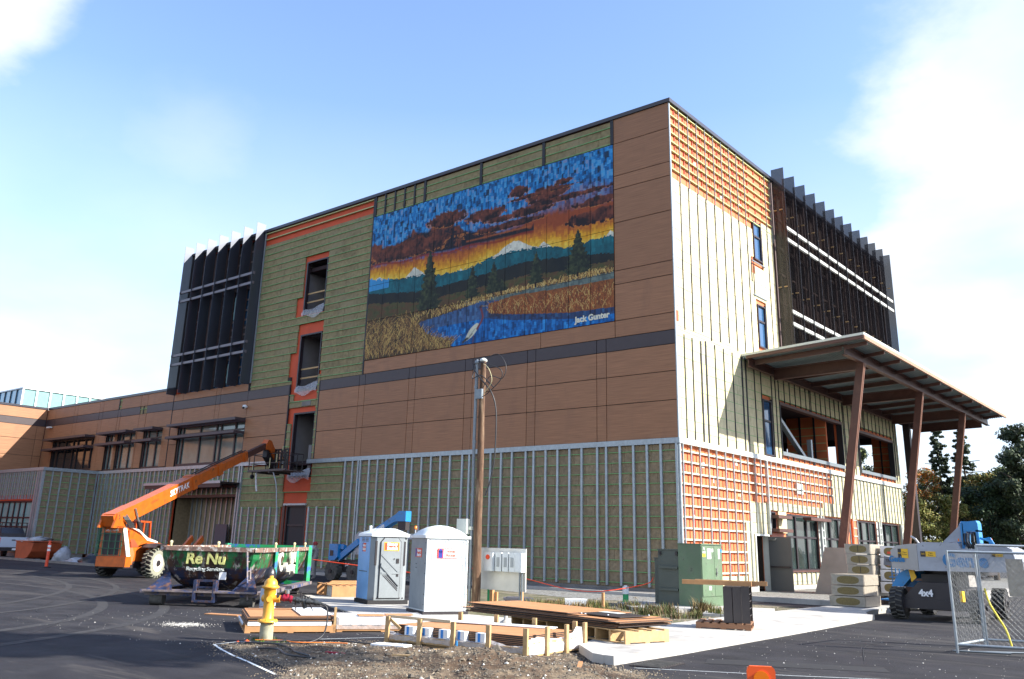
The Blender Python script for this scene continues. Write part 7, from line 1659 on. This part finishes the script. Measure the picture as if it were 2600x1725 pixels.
# right: seen end-on, turret body across
L1 = lift((11.05, -3.3, 0), 0.0, 'grey-bodied articulated boom lift with blue arms and 4x4 on its axle, at right')
for x, y, s_ in ((-1.0, -1.25, -1), (1.22, -1.05, 1), (-1.0, 1.9, -1), (1.22, 1.9, 1)):
    wheel(L1, 'wheel', (x + .0, y, .47), (1, 0), .47, .36, 'black_rubber', 'dark_metal', 18, 1 if s_ > 0 else 1, .55, 'rubber_dusty')
m = MB(); m.box(-.85, 1.05, -1.45, -.95, .34, .62); m.extr([(-.85, .62), (-.35, 1.12), (.55, 1.12), (1.05, .62)], 1, -1.40, -1.0); m.box(-.5, .7, -1.0, 1.9, .3, .95); m.box(-.4, .6, -.8, .8, .95, 1.35); m.build('chassis', 'dark_metal', L1)
m = MB(); m.cyl((.1, 0, 1.3), (.1, 0, 1.5), .6, n=20); m.build('slew_ring', 'dark_metal', L1)
text('lettering', '4x4', .27, (-.14, -1.455, .80), (1, 0, 0), (0, 0, 1), 'decal_white', L1, bold=.012, ext=.002)
m = MB(); m.sm = False
m.extr([(-1.10, 1.50), (-.3, 1.46), (-.3, 2.24), (-.45, 2.26), (-.9, 2.2), (-1.10, 2.05)], 1, -1.35, .2)
m.build('left_cowl', 'cowl_smoke', L1) if M('cowl_smoke', (.34, .33, .32), .22, var=.1, coat=.5) else 0
m = MB(); m.extr([(-.29, 1.46), (1.36, 1.48), (1.36, 2.14), (.95, 2.14), (.90, 2.30), (-.1, 2.32), (-.29, 2.26)], 1, -1.36, .2); m.build('front_cowl', 'genie_grey', L1)
m = MB(); m.extr([(1.38, 1.48), (2.25, 1.5), (2.42, 1.8), (2.35, 2.15), (2.1, 2.28), (1.5, 2.31), (1.38, 2.14)], 1, -1.35, .4); m.build('right_cowl', 'genie_grey', L1)
m = MB(); m.box(.1, 1.3, -.6, 1.6, 1.36, 1.5); m.build('turret_plate', 'dark_metal', L1)
for x, z, w_, h_ in ((-.72, 1.96, .30, .28), (.02, 1.96, .44, .16), (1.95, 2.0, .30, .13)):
    m = MB(); m.box(x - w_/2, x + w_/2, -1.372, -1.362, z - h_/2, z + h_/2); s_ = m.build('decal', 'decal_yellow', L1)
    m = MB(); m.box(x - w_/2, x - w_/2 + w_*.34, -1.376, -1.372, z - h_/2, z + h_/2); m.build('decal_end', 'dark_metal', s_)
    text('lettering', 'PAPE', .075, (x - w_/2 + w_*.17, -1.378, z), (1, 0, 0), (0, 0, 1), 'decal_yellow', s_, ext=.001, sx=.6); text('lettering', 'Pape\nRents', .065, (x + w_*.17, -1.374, z), (1, 0, 0), (0, 0, 1), 'dark_metal', s_, ext=.001)
text('lettering', 'Genie', .52, (1.05, -1.375, 1.78), (1, 0, 0), (0, 0, 1), 'decal_blue', L1, bold=.025, ext=.004)
text('lettering', 'Genie', .24, (-.92, -1.375, 1.78), (1, 0, 0), (0, 0, 1), 'decal_blue', L1, bold=.012, ext=.003, sx=.8)
# boom hinge above, arm going away to the left
m = MB(); m.extr([(1.0, 2.25), (1.02, 2.94), (1.42, 2.98), (1.46, 2.9), (1.46, 2.65), (1.12, 2.65), (1.12, 2.2)], 1, -1.1, -.62); m.box(1.38, 1.46, -1.1, -.62, 2.1, 2.7); m.box(.96, 1.04, -1.1, -.62, 2.1, 2.9)
m.build('boom_hinge', 'genie_blue', L1)
m = MB(); m.extr([(.35, 2.30), (1.0, 2.92), (1.0, 2.35)], 1, -.95, -.75); m.build('boom_side', 'genie_grey', L1)
m = MB(); m.beam((1.05, -.7, 2.8), (-.2, 3.2, 2.15), .30, .34); m.build('upper_boom', 'genie_blue', L1)
for i in range(5): m = MB(); m.tube([(1.08 + i * .06, -1.12, 2.6), (1.05 + i * .07, -1.2, 2.35), (1.15 + i * .05, -1.1, 2.15)], .025, 6); m.build('hydraulic_hose', 'wire', L1)
for i in range(3): m = MB(); m.tube([(1.40, -1.0, 2.5), (1.55 + i * .03, -1.0, 2.42), (1.72, -.95, 2.48 - i*.05), (1.8, -.9, 2.3)], .03, 6); m.build('hydraulic_hose', 'genie_blue', L1)
for x in (.84, 1.72): m = MB(); m.cyl((x, -.9, 2.30), (x, -.9, 2.36), .05, n=10); m.build('beacon_base', 'genie_blue', L1); m = MB(); m.lathe((x, -.9, 2.36), [(.055, 0), (.055, .08), (.03, .11)], 10); m.build('beacon', 'beacon', L1)
m = MB(); m.tube([(-.45, -.5, 2.28), (-.55, -.5, 2.42), (-.68, -.5, 2.5)], .035, 6); m.build('exhaust', 'bare_steel', L1)
# folded lower arm and jib at the left
m = MB(); m.extr([(-1.30, .95), (-.95, .95), (-.55, 1.38), (-.75, 1.5), (-1.05, 1.35)], 1, -.9, -.5); m.beam((-.8, -.6, 1.3), (-.2, .2, 1.35), .22, .22); m.beam((-1.1, -.4, 1.05), (-.3, -.2, 1.0), .2, .2); m.build('jib_arm', 'genie_blue', L1)
m = MB(); m.extr([(-.66, 1.10), (-.50, 1.24), (-.60, 1.55), (-.72, 1.50)], 1, -.96, -.905); m.build('warning_decal', 'decal_yellow', L1)
m = MB(); m.beam((-1.0, .2, 1.62), (-1.7, .2, 1.72), .7, .28); m.build('tool_box', 'interior_grey', L1)
text('lettering', 'TEREX', .13, (-1.45, -.165, 1.73), (1, 0, .14), (0, 0, 1), 'dark_metal', L1, ext=.002)
m = MB(); 
for z in (.95, 1.3, 1.7): m.beam((-1.55, .1, z), (-1.55, .9, z), .03, .03)
for y in (.1, .5, .9): m.beam((-1.55, y, .5), (-1.55, y, 1.7), .03, .03)
m.beam((-1.85, .1, .5), (-1.2, .1, .5), .9, .04); m.beam((-1.62, .1, 1.2), (-1.2, .1, 1.2), .25, .03)
m.build('platform_rail', 'genie_blue', L1)
# left: behind the skip and grey toilet
L2 = lift((-14.9, -5.4, 0), 0.0, 'blue articulated boom lift half hidden behind the grey toilet')
for x, y in ((-.62, -.6), (.95, -.6), (-.62, 1.2), (.95, 1.2)): wheel(L2, 'wheel', (x, y, .46), (0, -1), .46, .34, 'rubber_dusty', 'rubber_dusty', 18, 1, .5)
m = MB(); m.box(-.5, 1.3, -.4, 1.1, .4, .98); m.build('chassis', 'dark_metal', L2)
text('lettering', 'S-60', .2, (.16, -.41, .75), (1, 0, 0), (0, 0, 1), 'decal_white', L2, bold=.006, ext=.002)
m = MB(); m.extr([(.75, 1.25), (2.6, 1.3), (2.75, 1.8), (2.6, 2.25), (.9, 2.3), (.68, 2.1), (.66, 1.5)], 1, -.5, .9); m.build('turret_cowl', 'genie_grey', L2)
m = MB(); m.extr([(-.95, .95), (-.5, .95), (-.3, 1.1), (-.3, 1.7), (-.95, 1.7)], 1, -.7, -.3); m.beam((-.35, -.5, 1.05), (1.0, -.5, 1.85), .2, .28); m.beam((-.3, -.5, 1.6), (-.0, -.5, 1.55), .2, .2); m.build('lower_boom', 'genie_blue', L2)
m = MB(); m.extr([(-.85, 1.15), (-.6, 1.15), (-.6, 1.4), (-.85, 1.4)], 1, -.712, -.701); m.build('vent_panel', 'dark_metal', L2)
m = MB(); m.extr([(1.7, 2.30), (3.42, 3.10), (3.62, 3.24), (4.08, 3.24), (4.08, 2.78), (3.52, 2.78), (3.3, 2.75), (2.0, 2.15)], 1, -.55, -.2); m.build('upper_boom', 'genie_blue', L2)
m = MB(); m.box(3.55, 4.05, -.5, -.25, 2.4, 2.78); m.build('boom_joint', 'dark_metal', L2)
text('lettering', 'Genie', .30, (2.35, -.556, 2.46), (1, 0, .46), (0, 0, 1), 'decal_white', L2, bold=.01, ext=.002)
m = MB(); m.lathe((4.5, -.3, 2.45), [(.07, 0), (.07, .12), (.03, .15)], 10); m.build('beacon', 'beacon', L2)
m = MB(); m.beam((4.5, -.3, 2.2), (4.5, -.3, 2.45), .05, .05); m.box(2.6, 4.6, -.35, .5, 2.0, 2.25); m.build('rear_cowl', 'genie_grey', L2)
# ================================================================== TEMPORARY MESH FENCE
def fence_panel(label, p, q, h, lean=(0, 0), cell=.11, gate=False):
    t = thing('mesh_fence_panel', label, 'fence', (p[0], p[1], 0), math.atan2(q[1]-p[1], q[0]-p[0])); L_ = math.hypot(q[0]-p[0], q[1]-p[1])
    for a, b in (((0, 0, 0), (0, lean[1], h)), ((L_, 0, .0), (L_, lean[1], h)), ((0, lean[1], h), (L_, lean[1], h)), ((0, .0, .16), (L_, 0, .16))):
        m = MB(); m.cyl(a, b, .026, n=8); m.build('post' if abs(a[2]-b[2]) > .5 else 'rail', 'galv', t)
    m = MB(); n_ = int((L_ + h) / cell)
    def clipw(x0, z0, x1, z1):
        return (x0, z0, x1, z1)
    for i in range(-int(h / cell) - 1, int(L_ / cell) + 2):
        for s_ in (1, -1):
            x0 = i * cell; # line from (x0, .16) slope s
            za, zb = .16, h; xa, xb = (x0, x0 + (zb - za) * .9) if s_ > 0 else (x0 + (zb - za) * .9, x0)
            # clip to [0, L_]
            pts = []
            for (xx, zz_) in ((xa, za), (xb, zb)): pts.append([xx, zz_])
            (ax_, az), (bx_, bz) = pts
            if max(ax_, bx_) < 0 or min(ax_, bx_) > L_: continue
            def at(x): return az + (bz - az) * (x - ax_) / (bx_ - ax_)
            if ax_ < 0: az, ax_ = at(0), 0
            if ax_ > L_: az, ax_ = at(L_), L_
            if bx_ < 0: bz, bx_ = at(0) if abs(bx_-ax_) > 1e-6 else bz, 0
            if bx_ > L_: bz, bx_ = at(L_), L_
            if abs(bz - az) < .02: continue
            m.cyl((ax_, lean[1]*az/h, az), (bx_, lean[1]*bz/h, bz), .0019, n=3, caps=False)
    m.build('wire_mesh', 'mesh_wire', t, kind='stuff')
    return t
fence_panel('left chain-link panel of the temporary fence, seen from its end', (13.88, -13.9), (14.02, -12.08), 2.02, (0, .0))
fence_panel('near chain-link fence panel running off the right edge', (13.88, -13.86), (16.6, -12.9), 2.02)
fence_panel('far chain-link fence panel running off the right edge', (14.05, -12.0), (17.4, -10.6), 2.18)
m = MB(); m.box(-.02, .02, -.17, .17, 0, .8); m.build('notice_board', 'bale_wrap', None, (14.75, -11.80, 1.1), .3 + 1.57, label='pale plywood notice hanging on the far fence panel', cat='board')
curvetube('yellow_rope', [(14.15, -12.1, 1.25), (14.22, -12.15, .95), (14.36, -12.25, .7), (14.52, -12.3, .4), (14.62, -12.4, .05)], .022, 'rope_yellow', 'yellow rope trailing down the chain-link fence', 'rope')
m = MB(); m.box(-.06, .06, -.03, .03, 0, .22); m.build('padlock_tag', 'decal_yellow', None, (13.93, -13.2, .98), 1.4, label='yellow tag hanging on the end fence panel', cat='tag')
for (x, y, a) in ((14.2, -13.5, .4), (14.5, -13.2, .7)): m = MB(); m.cyl((-.5, 0, .02), (.6, 0, .02), .02, n=6); m.build('fence_foot', 'galv_dark', None, (x, y, 0.0), a, label=('nearer' if a < .5 else 'farther') + ' steel foot tube lying under the chain-link fence', cat='fence foot', group='fence feet')
# ================================================================== LEFT EDGE
t = thing('self_tipping_bin', 'orange tipping bin heaped with clear plastic in front of the stud wall', 'skip bin', (-45.4, -6.9, 0), .1)
m = MB(); m.extr([(-1.05, .15), (-.2, .10), (.45, .2), (.85, .6), (1.05, 1.15), (-1.2, 1.25)], 1, -1.0, 1.0); m.box(-1.25, 1.1, -1.03, 1.03, 1.2, 1.27); m.build('tub', 'bin_orange', t) if M('bin_orange', (.36, .07, .02), .6, var=.15) else 0
for y in (-.9, .75): m = MB(); m.box(-1.0, 1.1, y, y + .15, 0, .14); m.build('skid', 'dark_metal', t)
def heap(name, mat, label, loc, rx, ry, rz_, seed, cat):
    r_ = random.Random(seed); m = MB(); m.sm = True; n_, k = 12, 7; v = []
    for j in range(k):
        e = j / (k - 1) * math.pi * .5
        for i in range(n_): a = 2*math.pi*i/n_; q = r_.uniform(.6, 1.35); v.append((rx*math.cos(a)*math.cos(e)*q, ry*math.sin(a)*math.cos(e)*q, rz_*math.sin(e)*r_.uniform(.85, 1.15)))
    m.add(v, [(j*n_+i, j*n_+(i+1)%n_, (j+1)*n_+(i+1)%n_, (j+1)*n_+i) for j in range(k-1) for i in range(n_)]); return m.build(name, mat, None, loc, label=label, cat=cat)
heap('plastic_sheeting', 'bag_white', 'bunched clear plastic heaped on the orange tipping bin', (-45.6, -6.9, 1.2), 1.1, .9, .35, 1, 'plastic sheet')
heap('plastic_sheeting', 'bag_white', 'grey plastic sheet spilling from the right of the orange bin', (-43.2, -6.2, .0), .4, .6, .95, 2, 'plastic sheet')
heap('rubbish_bag', 'bag_black', 'black rubbish bag lying on the gravel by the handler', (-38.5, -6.4, .0), 1.0, .7, .65, 3, 'bag')
heap('rubbish_bag', 'bag_white', 'white rubbish bag beside the black one', (-37.0, -6.2, .0), .7, .5, .5, 4, 'bag')
heap('rubbish_bag', 'bag_white', 'flat pale bag between orange bin and black bag', (-41.0, -6.3, .0), .9, .6, .3, 5, 'bag')
t = thing('traffic_delineator', 'red and white banded delineator post on the asphalt in front of the bin', 'bollard', (-32.58, -11.97, 0))
m = MB(); m.lathe((0, 0, 0), [(.24, 0), (.24, .05), (.08, .07)], 12); m.build('base', 'black_rubber', t); m = MB(); m.lathe((0, 0, .05), [(.085, 0), (.08, 1.25), (.055, 1.30), (.09, 1.36), (.05, 1.38)], 12); m.build('post', 'decal_red', t)
for z in (.88, 1.08): m = MB(); m.lathe((0, 0, z), [(.088, 0), (.087, .12)], 12); m.build('band', 'reflective', t)
for (x, h_) in ((-39.0, 2.5), (-38.4, 2.5)): 
    m = MB(); m.cyl((0, 0, 0), (.0, 0, h_), .08, n=8); m.build('green_post', 'pipe_green', None, (x, -6.0, 0), label=('left' if x < -38.5 else 'right') + ' dark green steel post behind the orange handler rear', cat='post', group='green posts behind the handler')
# pickup truck: only its tail is in view
pk = thing('pickup_truck', 'white pickup truck with a covered load, tail towards the orange bin', 'pickup truck', (-50.6, -6.6, 0), math.pi * .97)
m = MB(); m.box(-.2, 5.4, -1.0, 1.0, .62, 1.15); m.box(-.2, 5.4, -1.0, -.93, 1.15, 1.45); m.box(-.2, 5.4, .93, 1.0, 1.15, 1.45); m.extr([(2.3, 1.15), (2.35, 1.95), (4.0, 1.95), (4.9, 1.3), (5.4, 1.15)], 1, -.95, .95); m.build('body', 'truck_white', pk)
m = MB(); m.box(-.27, -.2, -.95, .95, .75, 1.45); tg = m.build('tailgate', 'truck_white', pk); m = MB(); m.box(-.285, -.27, -.12, .12, 1.2, 1.28); m.build('handle', 'dark_metal', tg)
m = MB(); m.box(-.38, -.27, -1.0, 1.0, .5, .74); m.build('bumper', 'dark_metal', pk); m = MB(); m.box(-.385, -.38, -.25, .05, .55, .68); m.build('number_plate', 'decal_white', pk)
for y in (-.98, .88): m = MB(); m.box(-.275, -.2, y, y + .1, 1.0, 1.4); m.build('tail_light', 'decal_red', pk)
for x in (1.0, 4.3):
    for y in (-.85, .85): m = MB(); m.cyl((x, y - .13, .38), (x, y + .13, .38), .38, n=16); m.build('wheel', 'black_rubber', pk)
m = MB(); m.extr([(0, 1.45), (2.2, 1.45), (2.1, 1.9), (.8, 2.1), (.1, 1.7)], 1, -.8, .8); m.build('tarp_load', 'bag_black', pk)
m = MB()
for x in (.1, 2.1, 4.0):
    for y in (-.85, .85): m.beam((x, y, 1.45), (x, y, 2.45), .05, .05)
for y in (-.85, .85): m.beam((0, y, 2.45), (4.4, y, 2.45), .06, .06)
for x in (.1, 2.1, 4.0): m.beam((x, -.85, 2.45), (x, .85, 2.45), .05, .05)
m.build('ladder_rack', 'dark_metal', pk)
# worker beside the blue lift (small, mostly behind the lift)
def worker(x, y, rz):
    me = bpy.data.meshes.new('person'); J = [(0, 0, .95), (0, 0, 1.2), (0, 0.02, 1.42), (0, .03, 1.52), (0, .05, 1.66), (.19, 0, 1.40), (.26, .08, 1.14), (.16, .30, 1.05), (-.19, 0, 1.40), (-.26, .06, 1.14), (-.14, .28, 1.08), (.10, 0, .90), (.12, .05, .50), (.12, 0, .07), (.12, .12, .04), (-.10, 0, .90), (-.12, -.02, .5), (-.13, -.08, .07), (-.13, .05, .04)]
    E_ = [(0,1),(1,2),(2,3),(3,4),(2,5),(5,6),(6,7),(2,8),(8,9),(9,10),(0,11),(11,12),(12,13),(13,14),(0,15),(15,16),(16,17),(17,18)]
    me.from_pydata(J, E_, []); o = bpy.data.objects.new('person', me); COL.objects.link(o)
    s_ = o.modifiers.new('s', 'SKIN'); rr = [.15, .15, .17, .06, .10, .08, .055, .045, .08, .055, .045, .10, .075, .05, .04, .10, .075, .05, .04]
    for i, v in enumerate(me.skin_vertices[0].data): v.radius = (rr[i], rr[i]); v.use_root = (i == 0)
    o.modifiers.new('u', 'SUBSURF').levels = 2; o.modifiers['u'].render_levels = 2
    me.materials.append(MATS['worker_cloth']); o.location = (x, y, 0); o.rotation_euler = (0, 0, rz)
    o['label'] = 'person in a pale jacket and dark red hat standing left of the blue lift'; o['category'] = 'person'
    m = MB(); m.sm = True; m.lathe((0, .05, 1.62), [(.115, 0), (.12, .06), (.10, .12), (.04, .16)], 12); m.build('hat', 'hat', o)
M('worker_cloth', (.30, .28, .26), .8, var=.3, vs=3, second=(.05, .05, .06), s2=3)
worker(-17.1, -5.9, 1.9)
